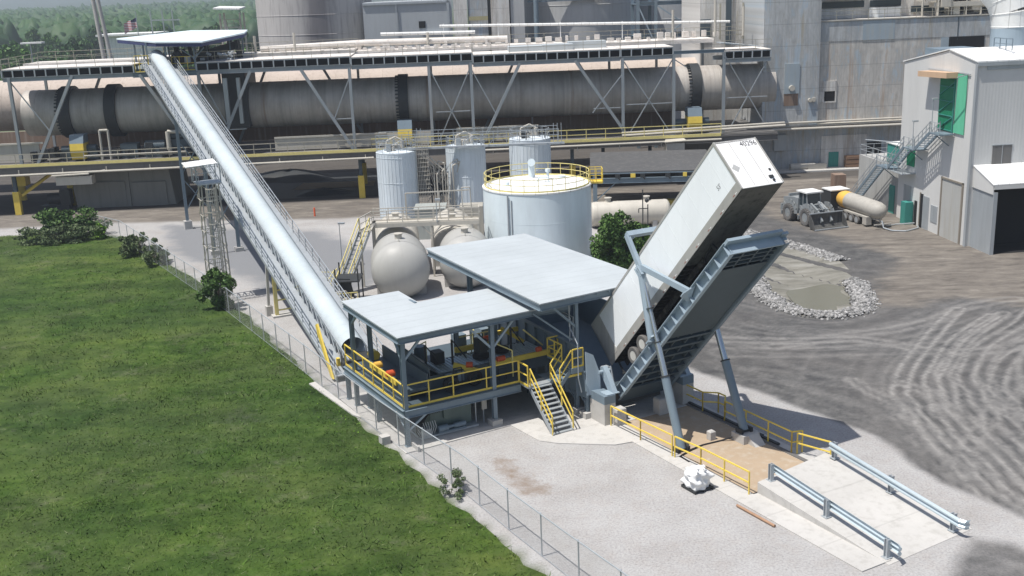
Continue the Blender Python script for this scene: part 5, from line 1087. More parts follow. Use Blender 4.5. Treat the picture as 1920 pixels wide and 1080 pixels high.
# pipes over the deck
t = Thing('deck_pipework', 'pale pipes and ducts lying along the top of the kiln deck', 'pipes', F2, (0, 9, 17))
mb = MB(); mb.tube((-30, 9, 17.7), (-17, 9, 18.0), .38, 14); t.part('duct', mb, 'deckd')
mb = MB(); mb.tube((-17, 8.6, 18.0), (1, 8.6, 17.8), .4, 14); t.part('duct', mb, 'deckd')
mb = MB(); mb.tube((-15, 10.5, 18.9), (-3, 10.5, 18.7), .22, 10); mb.tube((-7.5, 11, 19.6), (30, 11, 18.7), .18, 10)
for x in (-7, 0, 8, 16, 24): mb.bar((x, 11, 17), (x, 11, 19.9-.025*(x+7)), .1)
t.part('pipe', mb, 'roofwhite')
mb = MB()
for x, h in ((-30.5, 2.4), (-25.6, 2.6), (-9, 2.0), (22, 3.5), (27.4, 4.8), (31, 3.6)): mb.tube((x, 8, 17), (x, 8, 17+h), .16, 8)
t.part('vent_stack', mb, 'beige')
mb = MB(); rr = random.Random(11)
for k in range(46): x = -30+1.28*k; w_ = rr.uniform(.25, .9); h = rr.uniform(.2, .8); y = rr.uniform(7, 11); mb.box(x, x+w_, y, y+rr.uniform(.3, 1), 17.0, 17.1+h)
for k in range(14): x = -16+1.1*k; mb.box(x, x+.6, 6.7, 7.2, 17, 17.45)
t.part('junction_boxes', mb, 'deckd')
mb = MB(); mb.box(4.9, 8.6, 1.5, 4, 16.5, 17.2); mb.box(8.2, 12.8, 3, 5, 16.5, 17.35); mb.prism([(26.2, -.2, 16.6), (31, 0, 16.0), (31, 2.2, 16.0), (26.2, 2, 16.6)], (0, 0, .12)); mb.box(.8, 6, 2, 5, 16.5, 17.1); t.part('cover_box', mb, 'roofw')
# feed-point canopy
t = Thing('feed_canopy', 'white flat canopy roof over the conveyor head on top of the kiln deck', 'canopy roof', F2, (-39.5, 6, 16))
mb = MB(); mb.prism([(-46.6, 5.5, 19.7), (-40.2, -1.5, 19.35), (-34.6, -2.5, 19.2), (-31.0, 4.5, 19.8), (-31.4, 9.0, 20.0), (-38.5, 9.5, 20.2)], (0, 0, .16)); t.part('roof', mb, 'white')
mb = MB(); mb.prism([(-46.5, 5.4, 19.3), (-40.2, -1.4, 18.95), (-34.7, -2.4, 18.8), (-31.1, 4.4, 19.4), (-31.5, 8.9, 19.6), (-38.5, 9.4, 19.8)], (0, 0, .38)); t.part('fascia', mb, paint('dark_blue_trim', (.03, .04, .12), .5))
mb = MB()
for x, y in ((-44.3, 4.5), (-42.6, 2), (-41.7, 0), (-39.4, -.6), (-36.2, -.2), (-35.2, 2), (-33, 5), (-32, 8), (-38, 8.5), (-41, 7.5)): mb.bar((x, y, 16), (x, y, 19.4), .17)
mb.bar((-37.8, -.4, 18.6), (-36.2, -.2, 17.4), .12); mb.bar((-35, -.2, 18.6), (-36.2, -.2, 17.4), .12); t.part('post', mb, 'steel')
t = Thing('feed_machinery', 'dark jumble of tyre feed machinery under the white canopy', 'machinery', F2, (-37, 4, 16))
mb = MB(); rr = random.Random(4)
for k in range(26): x = rr.uniform(-39, -31.5); y = rr.uniform(1, 7.5); h = rr.uniform(.5, 1.8)+(x+39)*.09; s_ = rr.uniform(.25, .6); mb.bar((x, y, 16.6), (x+rr.uniform(-.5, .5), y, 16.9+h), s_)
mb.bar((-40, 3, 16.6), (-32, 6, 18.6), .7, .9); mb.tube((-38.6, .8, 17.6), (-38.6, 2, 17.6), .6, 14); mb.box(-33.8, -31, 2, 9, 8.8, 16.2); t.part('frame', mb, 'dark')
mb = MB()
for k in range(8): x = rr.uniform(-37, -32); mb.tube((x, .8, rr.uniform(17, 18)), (x+.5, .8, rr.uniform(17, 18)), .16, 8)
mb.box(-37.6, -36.9, .6, 1.2, 16.9, 17.6); mb.box(-33.4, -32.9, .4, .9, 9.5, 14.9); mb.box(-31.8, -31.4, .4, .9, 9.5, 14.9); t.part('motor', mb, 'galv')
# lower walkway level
t = Thing('kiln_walkway', 'long lower walkway with yellow toe boards and dusty railings in front of the kiln', 'walkway', F2, (-15, 0, 0))
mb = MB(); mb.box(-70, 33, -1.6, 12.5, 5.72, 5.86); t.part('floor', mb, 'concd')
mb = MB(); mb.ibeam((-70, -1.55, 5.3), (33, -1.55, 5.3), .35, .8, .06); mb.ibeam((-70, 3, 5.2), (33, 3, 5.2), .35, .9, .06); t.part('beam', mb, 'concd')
mb = MB(); mb.box(-70, 26, -1.7, -1.6, 5.72, 6.06); t.part('toe_board', mb, 'yellow_p')
mb = MB(); mb.rail([(-70, -1.6, 5.9), (-16.2, -1.6, 5.9)], 1.3, 2.0, .05); t.part('handrail', mb, 'rail_g')
mb = MB(); mb.rail([(-16.2, -1.6, 5.9), (26, -1.6, 5.9)], 1.3, 2.4, .05); t.part('handrail', mb, 'yellow_p')
mb = MB(); mb.tube((-70, -1.9, 4.75), (-16, -1.9, 5.0), .13, 8); mb.tube((-3, -1.9, 5.3), (26, -1.9, 5.35), .13, 8); mb.tube((-50, -1.7, 6.75), (-38, -1.7, 6.75), .07, 8); mb.tube((14, -1.2, 6.2), (34, -1.2, 6.6), .16, 8); mb.tube((14, -.9, 6.5), (34, -.9, 6.9), .12, 8)
for k in range(18): x = -68+5.1*k; mb.bar((x, -1.75, 4.7), (x, -1.75, 5.4), .1)
t.part('service_pipe', mb, 'beige')
for x, y in ((-58.7, -1.2), (-53.9, 3.5), (-17.8, -.6), (-18.3, 9.5), (3.0, 8), (19, 8), (-62, 9), (8, 0), (-4, 9), (13, 9), (27, 9)):
    co_ = t.part('column', MB().ibeam((x, y, 2.6), (x, y, 5.5), .4, .4, .05, up=(0, 1, 0)), 'steel_d')
    t.part('column_base', MB().box(x-.36, x+.36, y-.3, y+.3, 0, 2.75), 'yellow', parent=co_)
mb = MB(); mb.bar((-58.3, -.8, 2.2), (-54.6, 2.5, 4.9), .4, .3); t.part('stair_stringer', mb, 'yellow')
mb = MB(); mb.box(-28, -9, .8, 1.0, 6.0, 7.55); mb.box(-6.0, 4.0, .8, 1.0, 6.0, 7.7); mb.box(-28, -14.5, .65, .8, 7.45, 7.65); mb.box(-6, 4, .65, .8, 7.6, 7.8); mb.box(-66, -56, .8, 1.0, 6, 8.1); mb.box(-66, -55.4, .6, .85, 8.1, 8.3); t.part('air_duct', mb, 'beige')
mb = MB(); mb.box(4, 22.5, 9.2, 9.4, 5.9, 8.6); t.part('rear_wall', mb, 'rust')
mb = MB(); mb.box(-70, 4, 12.3, 12.5, 5.9, 8.4); t.part('rear_parapet', mb, 'rust')
mb = MB(); mb.box(-31, 22, 1.4, 1.5, 5.9, 7.3); t.part('shadow_panel', mb, 'dark')
bpy.data.objects.remove([o for o in C.objects if o.name.startswith('shadow_panel')][0])
for i, (x, w_, lb) in enumerate(((-51.3, 1.6, 'yellow and grey roller guard at the left riding ring of the kiln'), (-12.2, 1.7, 'yellow and grey roller guard below the middle riding ring of the kiln'), (23.2, 1.7, 'yellow and grey roller guard below the right riding ring of the kiln'))):
    t = Thing('roller_guard', lb, 'machine guard', F2, (x, 1.5, 5.9), 'kiln roller guards')
    mb = MB(); mb.prism([(x-w_/2, .2, 6.1), (x-w_/2, -.1, 7.2), (x-w_/2, .0, 8.0), (x-w_/2, 2, 8.0), (x-w_/2, 2, 6.1)], (w_, 0, 0)); t.part('yellow_housing', mb, 'yellow')
    mb = MB(); mb.prism([(x-w_/2-.02, .0, 8.0), (x-w_/2-.02, .4, 9.0), (x-w_/2-.02, 2, 9.0), (x-w_/2-.02, 2, 8.0)], (w_+.04, 0, 0)); t.part('grey_hood', mb, 'steel')
    mb = MB(); mb.tube((x-w_/2-1.4, 1.4, 7.2), (x-w_/2, 1.4, 7.2), .45, 12); mb.box(x-w_/2-1.4, x-w_/2-.4, 1, 2, 6, 7); mb.tube((x+w_/2, 1.4, 7.2), (x+w_/2+1.1, 1.4, 7.2), .5, 12); mb.box(x+w_/2+.2, x+w_/2+1.2, 1, 2, 6, 7); t.part('bearing', mb, 'steel_d')
t = Thing('kiln_drive', 'grey kiln drive motors and gearbox on the lower walkway behind the railing', 'drive unit', F2, (-44, 1.5, 5.9))
mb = MB(); mb.box(-46.5, -44.5, 1, 2.5, 5.9, 7.6); mb.tube((-43.6, 1.5, 7.2), (-41.2, 1.5, 7.2), .65, 14); mb.box(-43.6, -41.2, .9, 2.1, 5.9, 6.8); mb.tube((-40.6, 1.5, 8.4), (-37.6, 1.5, 8.4), .5, 14); mb.box(-40.6, -38, 1, 2, 5.9, 7.9); t.part('gearbox', mb, 'steel_d')
mb = MB(); mb.path([(-48.6, .6, 5.9), (-48.6, .6, 9.4), (-47.6, .6, 9.4), (-47.6, .6, 5.9)], .14, 8); mb.tube((-40.6, .7, 6.1), (-40.6, .7, 8.9), .28, 10); mb.tube((-40.6, .7, 8.9), (-37.4, .7, 8.7), .22, 10); t.part('duct', mb, 'beige')
mb = MB(); rr = random.Random(21)
for k in range(26): x = rr.uniform(-57, -37); z = 5.9+rr.uniform(0, .5); mb.box(x, x+rr.uniform(.3, .9), rr.uniform(.2, 1.5), 2.2, z, z+rr.uniform(.4, 1.3))
t.part('small_machinery', mb, 'dark')
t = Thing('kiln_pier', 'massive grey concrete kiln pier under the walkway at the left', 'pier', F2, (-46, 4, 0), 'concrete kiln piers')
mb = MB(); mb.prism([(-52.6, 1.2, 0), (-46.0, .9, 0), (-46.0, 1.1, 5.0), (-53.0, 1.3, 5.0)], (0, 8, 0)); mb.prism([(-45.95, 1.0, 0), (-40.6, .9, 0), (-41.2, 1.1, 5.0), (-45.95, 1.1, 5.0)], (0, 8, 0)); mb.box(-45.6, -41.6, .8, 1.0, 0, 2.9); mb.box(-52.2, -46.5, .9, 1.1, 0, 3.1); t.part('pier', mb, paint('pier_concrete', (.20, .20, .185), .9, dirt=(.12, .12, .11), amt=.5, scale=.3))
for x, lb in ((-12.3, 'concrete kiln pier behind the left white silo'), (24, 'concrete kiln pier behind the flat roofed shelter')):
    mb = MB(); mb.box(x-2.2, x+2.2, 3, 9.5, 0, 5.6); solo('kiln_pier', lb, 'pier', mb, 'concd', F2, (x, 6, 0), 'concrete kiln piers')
mb = MB(); mb.box(-60.3, -58.7, 2, 3.6, 2.9, 4.9); solo('yellow_cabinet', 'square yellow steel box hanging under the walkway at the far left', 'cabinet', mb, 'yellow', F2, (-59.5, 3, 0))
mb = MB(); mb.box(-57, -53.6, 1.2, 2.6, 0, .5); mb.tube((-56.2, 1.9, 1.2), (-54.6, 1.9, 1.2), .65, 14); mb.box(-54.6, -53.4, 1.3, 2.5, .5, 2.3); solo('compressor', 'dark compressor on a pale yellow skid beside the yellow column', 'compressor', mb, 'dark', F2, (-55.3, 2, 0))
mb = MB(); mb.box(-53.6, -49.4, -2.0, -.6, 3.4, 4.4); mb.prism([(-54.0, -2.2, 4.5), (-49.6, -2.2, 4.6), (-49.9, -.4, 4.95), (-53.4, -.4, 4.9)], (0, 0, .12)); mb.path([(-49.6, -1.4, 4.8), (-47.8, -1.6, 5.0)], .07); solo('intake_hood', 'pale dented hood box bracketed under the walkway railing at the left', 'hood', mb, 'beige', F2, (-51.5, -1.4, 3.4))
mb = MB(); mb.box(19.2, 21.4, -2.4, -1.2, 4.0, 5.2); mb.prism([(18.9, -2.6, 5.3), (21.6, -2.6, 5.4), (21.3, -1, 5.7), (19.4, -1, 5.65)], (0, 0, .1)); solo('intake_hood', 'pale hood box bracketed under the walkway just left of the trailer top', 'hood', mb, 'beige', F2, (20.3, -1.8, 4))
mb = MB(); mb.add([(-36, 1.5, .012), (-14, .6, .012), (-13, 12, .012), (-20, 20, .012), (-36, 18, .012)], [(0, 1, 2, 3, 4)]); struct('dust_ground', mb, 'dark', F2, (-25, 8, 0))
mb = MB(); mb.add([(-27.3, 7.0, .03), (-17, 7.6, .03), (-17, 11.5, .03), (-26.6, 12.0, .03)], [(0, 1, 2, 3)]); struct('pale_path', mb, 'sand_m', F2, (-22, 9, 0))
# coal / spoil heaps in the shade under the deck
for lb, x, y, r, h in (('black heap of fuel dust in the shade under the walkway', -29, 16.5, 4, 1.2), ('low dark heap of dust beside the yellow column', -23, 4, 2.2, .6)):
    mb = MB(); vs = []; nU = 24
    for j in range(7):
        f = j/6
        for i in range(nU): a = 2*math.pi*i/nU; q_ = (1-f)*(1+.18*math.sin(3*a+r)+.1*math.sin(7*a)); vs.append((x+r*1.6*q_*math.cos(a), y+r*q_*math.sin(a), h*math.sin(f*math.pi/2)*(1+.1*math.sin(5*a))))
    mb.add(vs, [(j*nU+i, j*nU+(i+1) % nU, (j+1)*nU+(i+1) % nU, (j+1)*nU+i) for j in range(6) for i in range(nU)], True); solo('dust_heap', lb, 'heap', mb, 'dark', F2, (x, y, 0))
# ================================================================ background plant (F2)
t = Thing('kiln_house', 'huge old clad plant building with rust runs and horizontal laps behind the front loader', 'industrial building', F2, (50, 10, 0))
mb = MB(); mb.box(32.4, 39.5, 3.4, 22, 5.8, 34); t.part('tall_bay', mb, 'clad_b')
mb = MB(); mb.box(39.5, 76, 4.0, 30, 5.9, 18.55); t.part('main_wall', mb, 'clad')
mb = MB(); mb.box(32.4, 76, 5.0, 30, 0, 5.9); t.part('lower_wall', mb, 'clad_b')
mb = MB(); mb.box(40.6, 46.5, 4.9, 5.0, 0, 4.2); t.part('lower_panel', mb, 'clad_w')
mb = MB(); mb.box(39.5, 76, 3.96, 4.0, 16.05, 18.4); t.part('upper_band', mb, 'clad_b')
mb = MB(); mb.box(55.0, 56.4, 3.95, 4.0, 13, 16.0); mb.box(45, 49, 3.93, 3.96, 16.05, 18.4); mb.box(35.1, 37.0, 3.3, 3.4, 9.9, 13.6); t.part('blue_panel', mb, paint('faded_blue_sheet', (.34, .40, .44), .7, dirt=(.4, .38, .33), amt=.7))
mb = MB(); mb.box(32, 52, 3.4, 4.0, 5.75, 6.0); mb.box(39.5, 76, 3.85, 4.2, 18.5, 18.62); mb.tube((32, 3.0, 5.5), (52, 3.0, 5.5), .16, 8); mb.tube((32, 3.2, 6.25), (60, 3.3, 6.35), .12, 8); t.part('ledge', mb, 'beige')
mb = MB()
for x in (61.3,): mb.box(x, x+.05, 3.93, 4.0, 6, 16)
for x in (57.0,): mb.box(x, x+.09, 3.9, 4.0, 13, 18.4)
t.part('downpipe', mb, 'steel_d')
mb = MB(); mb.box(40.45, 41.75, 3.93, 4.0, 8.7, 9.9); t.part('window_opening', mb, 'void')
mb = MB(); mb.box(40.25, 42.0, 3.9, 4.0, 9.95, 11.2); mb.box(39.3, 40.4, 3.9, 4.0, 8.6, 9.9); mb.box(40.25, 41.9, 3.86, 3.95, 8.5, 8.68); mb.box(41.8, 41.95, 3.9, 4.0, 8.6, 11.3); t.part('window_shutter', mb, 'clad_w')
mb = MB(); mb.box(35.1, 36.9, 3.34, 3.4, 8.4, 9.9); t.part('louvre', mb, 'rust')
mb = MB(); mb.tube((36.0, 3.4, 10.6), (36.0, 2.9, 10.6), .35, 14); mb.tube((38.4, 3.4, 9.0), (38.4, 3.1, 9.0), .25, 12); mb.box(38.7, 39.1, 3.2, 3.4, 8.8, 9.3); t.part('vent_cowl', mb, 'beige')
mb = MB(); mb.box(56.0, 60.5, 3.9, 4.05, 14.2, 16.0); mb.box(56.4, 57.6, 3.8, 3.9, 14.4, 15.6); t.part('bay_opening', mb, 'void')
mb = MB(); mb.box(41.6, 42.9, 4.84, 4.9, 0, 2.1); t.part('green_door', mb, 'teal')
mb = MB(); mb.box(46.6, 48.4, 4.88, 5.02, 0, 3.2); mb.box(44.6, 46.0, 4.0, 4.7, 0, 1.5) if False else None; t.part('doorway', mb, 'void')
mb = MB(); mb.box(34.4, 36.0, 4.6, 5.0, 2.6, 4.6); t.part('switch_box', mb, 'galv')
mb = MB(); mb.box(39.9, 76, 9, 10, 18.6, 24); t.part('penthouse', mb, 'clad_w')
mb = MB()
for x0, x1 in ((40.4, 46.8), (47.6, 51.6)): mb.box(x0, x1, 8.8, 9.0, 19.9, 20.7)
mb.box(53, 56, 8.8, 9, 19, 19.8); mb.box(56.5, 64, 8.8, 9, 18.8, 19.6); t.part('window_strip', mb, 'glass')
mb = MB()
for x0, x1 in ((40.2, 47), (47.6, 51.8)): mb.prism([(x0, 7.6, 21.0), (x1, 7.6, 21.0), (x1, 9, 22.0), (x0, 9, 22.0)], (0, 0, .12))
mb.box(47.4, 51.5, 8.5, 9, 18.6, 19.8); t.part('awning', mb, 'roofwhite')
mb = MB(); rr = random.Random(8)
for k in range(18): x = rr.uniform(52, 74); z = rr.uniform(18.6, 20.5); mb.box(x, x+rr.uniform(.4, 2.0), rr.uniform(5, 7), 8.5, z, z+rr.uniform(.3, 1.6))
mb.box(54.5, 76, 5.5, 7, 19.6, 20.2)
for k in range(12): x = 53+1.9*k; mb.bar((x, 5.6, 18.6), (x, 5.6, 22.5), .12)
mb.path([(53, 5.4, 18.6), (53, 5.4, 22), (55, 5.4, 22), (55, 5.4, 18.6)], .1)
t.part('roof_plant', mb, 'beige')
mb = MB(); mb.rail([(39.7, 4.3, 18.6), (76, 4.3, 18.6)], 1.1, 2, .03); t.part('roof_railing', mb, 'rail_g')
mb = MB(); mb.tube((58, 8, 22.2), (63, 6.5, 22.0), 1.6, 24); t.part('big_duct', mb, 'steel')
t = Thing('pale_tower', 'pale clad tower block rising beside the right end of the kiln deck', 'tower', F2, (31, 18, 0))
mb = MB(); mb.box(26.8, 34.2, 14, 26, 0, 34); t.part('wall', mb, 'clad_w')
mb = MB(); mb.box(30.2, 30.9, 13.7, 14, 15.5, 30); mb.box(26.8, 28.2, 13.9, 14, 16, 19); t.part('downpipe', mb, 'steel_d')
mb = MB(); mb.rail([(27, 13, 16.3), (34, 13, 16.3)], 1.2, 1.2, .03)
for x in (29.2, 32.2): mb.bar((x, 12.8, 16.4), (x, 12.8, 21), .2); mb.bar((x-.8, 12.8, 16.4), (x-.8, 12.8, 20), .06); [mb.bar((x-.8, 12.8, 17+.8*k), (x, 12.8, 17+.8*k), .05) for k in range(4)]
t.part('rail', mb, 'rail_g')
def big_silo(lb, cx, cy, r, mat, grp):
    t = Thing('storage_silo', lb, 'silo', F2, (cx, cy, 0), grp); mb = MB(); mb.lathe([(r, 0), (r, 30), (r*.3, 33), (0, 33)], (cx, cy, 0), n=72, cap=False); t.part('wall', mb, mat)
    mb = MB(); [mb.lathe([(r+.01, 0), (r+.05, .04), (r+.01, .1)], (cx, cy, z), n=72, cap=False) for z in (18, 21, 24, 27)]; t.part('joint_band', mb, mat); return t
big_silo('tall stained concrete silo with a dark vertical stain behind the canopy', -28.3, 54, 9.4, 'bigsilo', 'great concrete silos')
big_silo('wide pale concrete silo behind the middle of the kiln deck', 14.4, 50, 9.9, 'silo_light', 'great concrete silos')
big_silo('tall pale concrete silo at the right behind the lattice frame', 31, 60, 9, 'silo_light', 'great concrete silos')
t = Thing('grey_annex', 'blue grey clad annex with one small dark window between the great silos', 'building', F2, (-13, 42, 0))
mb = MB(); mb.box(-19.2, -5.8, 38, 52, 0, 22.6); t.part('wall', mb, paint('blue_grey_render', (.42, .445, .46), .8, dirt=(.32, .33, .34), amt=.4, scale=.2))
mb = MB(); mb.box(-10.9, -9.9, 37.9, 38, 18.6, 19.6); t.part('window', mb, 'void')
mb = MB(); mb.box(-6.6, -6.2, 37.8, 38, 18.0, 22.5); mb.box(-19.2, -6.2, 37.8, 38, 22.2, 22.5); mb.bar((-14.2, 37.8, 15), (-14.2, 37.8, 22.4), .16); mb.box(-10.6, -6.4, 37.6, 38, 17.9, 18.1); mb.rail([(-19, 38.2, 22.6), (-6, 38.2, 22.6)], 1.1, 1.5, .03); t.part('trim', mb, 'galv')
t = Thing('elevator_shafts', 'row of narrow pale and blue grey clad elevator shafts between the annex and wide silo', 'shaft', F2, (0, 40, 0))
for x0, x1, mt in ((-5.6, -3.5, 'clad_w'), (-3.3, -.4, 'clad_b'), (.1, 2.9, 'clad_w'), (3.1, 5.2, 'silo_light')):
    mb = MB(); mb.box(x0, x1, 38+rnd.uniform(0, .6), 44, 0, 32); t.part('shaft', mb, mt)
mb = MB(); mb.box(-.4, .1, 38.5, 44, 0, 32); t.part('recess', mb, 'dark')
mb = MB(); mb.tube((7.0, 38.5, 14), (7.0, 38.5, 30), .4, 12); mb.box(5.8, 22, 39.6, 40.2, 21.7, 21.95); t.part('downpipe', mb, 'steel')
mb = MB(); mb.box(-3.3, -.4, 37.95, 38.0, 19.4, 20.0) ; t.part('yellow_band', mb, paint('faded_yellow_sheet', (.42, .38, .22), .7))
t = Thing('lattice_frame', 'braced blue grey steel frame tower in front of the pale silo', 'steel frame', F2, (26, 30, 0))
mb = MB()
for x in (21.2, 23.8, 30.8):
    for y in (30, 35): mb.ibeam((x, y, 0), (x, y, 26), .45, .45, .05, up=(0, 1, 0))
for z in (16.4, 21.0): 
    for y in (30, 35): mb.ibeam((21, y, z), (31, y, z), .3, .5, .05)
    mb.box(21, 31, 30, 35, z-.1, z)
t.part('column', mb, 'steel')
mb = MB()
for a, b_ in (((21.2, 20.8), (23.4, 15.9)), ((23.9, 20.8), (30.6, 16.2)), ((30.8, 20.4), (24.8, 15.9)), ((30.8, 20.5), (30.2, 16)), ((23.8, 26), (30.8, 21.2)), ((30.8, 26), (23.8, 21.2))): mb.bar((a[0], 29.9, a[1]), (b_[0], 29.9, b_[1]), .2)
t.part('brace', mb, 'steel_l')
t = Thing('small_tower', 'narrow steel stair tower with a white flat roof beside the stained silo', 'stair tower', F2, (-36, 30, 0))
mb = MB()
for x in (-38.9, -36.1):
    for y in (30, 33): mb.bar((x, y, 0), (x, y, 22), .22)
for z in range(2, 22, 2): mb.bar((-38.9, 30, z), (-36.1, 30, z+2 if z < 20 else z), .1); mb.bar((-38.9, 30, z), (-36.1, 30, z), .12)
mb.bar((-38.3, 29.8, 21), (-37.0, 29.8, 14), .35); t.part('frame', mb, 'beige')
mb = MB(); mb.prism([(-39.6, 29, 22.6), (-35.9, 29, 22.4), (-35.9, 34, 22.6), (-39.6, 34, 22.8)], (0, 0, .2)); t.part('roof', mb, 'roofwhite')
mb = MB(); mb.rail([(-39, 29.8, 20), (-36, 29.8, 20)], 1.1, 1, .04); t.part('railing', mb, 'rail_g')

# ================================================================ F4: pale clad building on the right
t = Thing('clad_hall', 'tall pale grey clad hall with a green sliding door and open lean-to', 'industrial building', F4, (8, 6, 0))
mb = MB(); prof = [(0, 0), (0, 16.25), (4.9, 17.05), (13.6, 15.5), (13.6, 0)]
mb.prism([(0, y, z) for y, z in prof], (.12, 0, 0)); t.part('gable_wall', mb, 'wbldg')
mb = MB(); mb.box(.12, 24, .0, .12, 0, 16.2); t.part('front_wall', mb, 'wbldgx')
mb = MB(); mb.box(.12, 24, 13.48, 13.6, 0, 15.4); t.part('rear_wall', mb, 'wbldgx')
mb = MB(); mb.prism([(-.1, -.15, 16.28), (24, -.15, 16.28), (24, 4.9, 17.1), (-.1, 4.9, 17.1)], (0, 0, .1)); mb.prism([(-.1, 4.95, 17.1), (24, 4.95, 17.1), (24, 13.8, 15.52), (-.1, 13.8, 15.52)], (0, 0, .1)); t.part('roof', mb, 'roofwhite')
mb = MB(); mb.box(-.06, 24, -.2, -.12, 15.95, 16.28); mb.box(-.05, .0, -.1, .25, 0, 16.2); mb.box(.9, 24, -.08, -.0, 15.6, 15.95); t.part('gutter', mb, 'galv')
mb = MB(); mb.box(-.06, 0, 3.35, 6.2, 9.8, 14.6); t.part('dark_green_door', mb, 'green')
mb = MB(); mb.box(-.12, -.05, 1.4, 3.2, 9.85, 15.2); t.part('light_green_panel', mb, 'green_l')
mb = MB(); mb.bar((-.12, 3.4, 9.8), (-.12, 3.4, 14.6), .1); [mb.bar((-.12, 6.1, 9.9+1.55*k), (-.12, 3.5, 11.2+1.55*k), .07) for k in range(3)]; [mb.bar((-.12, 6.1, 9.95+1.3*k), (-.12, 3.4, 9.95+1.3*k), .07) for k in range(4)]; t.part('door_bracing', mb, 'teal')
mb = MB(); mb.prism([(-1.2, 3.0, 14.75), (0, 3.0, 14.75), (0, 8.4, 14.55), (-1.2, 8.4, 14.55)], (0, 0, .5)); t.part('door_canopy', mb, 'canopy')
mb = MB(); mb.bar((-.1, 1.2, 15.2), (-1.2, 1.0, 15.0), .07); mb.bar((-1.2, 1.0, 15), (-.1, 3.2, 10.6), .07); mb.bar((-.1, .9, 15.2), (-.1, 8.5, 15.2), .08); t.part('canopy_strut', mb, 'galv')
mb = MB(); mb.box(-.04, 0, 1.0, 4.6, 0, 5.45); t.part('roller_door', mb, paint('worn_panel_door', (.43, .43, .41), .7, dirt=(.33, .29, .22), amt=.5, corr=('Y', .25)))
mb = MB(); mb.box(-.12, 0, 4.6, 4.78, 0, 5.6); mb.box(-.12, 0, .8, 1.0, 0, 5.6); mb.box(-.12, 0, .8, 4.78, 5.45, 5.6); mb.box(-.08, 0, 8.6, 8.75, 0, 3.4); t.part('door_frame', mb, paint('brown_frame', (.25, .22, .18), .7))
mb = MB(); mb.box(-.05, 0, 6.9, 8.1, 0, 3.2); mb.box(-.05, 0, 5.25, 6.5, 1.0, 2.6); mb.box(-.05, 0, 10.7, 12.2, 1.6, 3.6); t.part('louvre_door', mb, 'galv')
mb = MB(); mb.box(-.06, 0, 8.1, 8.6, 0, 3.3); mb.box(-.06, 0, 9.3, 9.8, 0, 2.4); t.part('open_doorway', mb, 'void')
mb = MB(); mb.box(-.9, -.1, 9.9, 10.9, .0, 2.2); t.part('green_door_leaf', mb, 'teal')
mb = MB(); mb.box(-.07, 0, 10.3, 11.9, 5.6, 7.5); t.part('upper_green_door', mb, 'green')
mb = MB(); mb.box(1.95, 3.75, -.05, .0, 7.3, 9.0); t.part('window', mb, paint('dusty_window', (.17, .165, .16), .35))
mb = MB(); mb.box(2.83, 2.87, -.09, -.05, 7.3, 9.0); mb.box(1.88, 3.82, -.08, 0, 9.0, 9.07); mb.box(1.88, 3.82, -.08, 0, 7.23, 7.3); t.part('window_frame', mb, 'galv')
mb = MB(); mb.prism([(.3, 0, 7.25), (.3, -3.5, 6.1), (24, -3.5, 6.1), (24, 0, 7.25)], (0, 0, .1)); t.part('lean_to_roof', mb, 'roofwhite')
mb = MB(); mb.prism([(.35, 0, 5.4), (.35, 0, 7.2), (.35, -3.4, 6.1), (.35, -3.4, 5.3)], (.08, 0, 0)); mb.box(.4, 24, -3.5, -3.42, 5.75, 6.08); t.part('lean_to_fascia', mb, 'wbldg')
mb = MB(); mb.box(.45, .6, -3.4, 0, 0, 5.4); mb.box(.4, .75, -3.5, -3.38, 0, 5.5); t.part('lean_to_wall', mb, 'galv')
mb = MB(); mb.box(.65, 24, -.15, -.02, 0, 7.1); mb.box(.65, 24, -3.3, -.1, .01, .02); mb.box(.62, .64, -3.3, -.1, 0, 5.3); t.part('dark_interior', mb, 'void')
mb = MB(); mb.box(1.2, 5, 9, 12, 16, 16.9); mb.rail([(4.2, 2, 17), (4.2, 5, 17)], 1, 1, .04); mb.bar((5.5, 0, 18.2), (13, 0, 18.3), .2); mb.bar((5.6, .1, 16.4), (5.6, .1, 18.2), .2); mb.bar((5.7, .1, 16.8), (8.5, .1, 18.2), .12); t.part('roof_frame', mb, 'steel')
mb = MB(); mb.box(-1.4, .0, 10.0, 12.9, 4.95, 5.05); mb.rail([(-1.35, 10, 5.05), (-1.35, 12.9, 5.05)], 1.05, 1, .03); t.part('balcony', mb, 'galv')
# long external stair
t = Thing('external_stair', 'long grey switch stair climbing the wall of the pale clad hall to the green door', 'staircase', F4, (-1, 12, 0))
fl = [((21.8, .2), (15.6, 5.0)), ((13.0, 5.3), (9.9, 7.7)), ((7.7, 7.8), (4.9, 9.7))]; ld = [((15.6, 13.0), 5.15), ((9.9, 7.7), 7.75), ((4.9, 3.0), 9.75)]
st = MB(); ra = MB()
for (ya, za), (yb, zb) in fl:
    for x in (-.45, -1.45): st.bar((x, ya, za), (x, yb, zb), .06, .3); [ra.bar((x, ya, za+h), (x, yb, zb+h), .05) for h in (1.0, .55)]; [ra.bar((x, ya+(yb-ya)*f, za+(zb-za)*f), (x, ya+(yb-ya)*f, za+(zb-za)*f+1), .05) for f in (0, .25, .5, .75, 1)]
    k_ = int((zb-za)/.24)
    for i in range(k_): f = (i+.5)/k_; y = ya+(yb-ya)*f; z = za+(zb-za)*f; st.box(-1.42, -.48, y-.1, y+.1, z-.02, z+.02)
for (ya, yb), z in ld: st.box(-1.5, -.1, min(ya, yb), max(ya, yb), z-.12, z); ra.rail([(-1.5, ya, z), (-1.5, yb, z)], 1.0, .9, .025); st.bar((-1.4, (ya+yb)/2, z-.1), (-.05, (ya+yb)/2, z-1.2), .08)
t.part('flight', st, 'steel'); t.part('handrail', ra, 'galv')
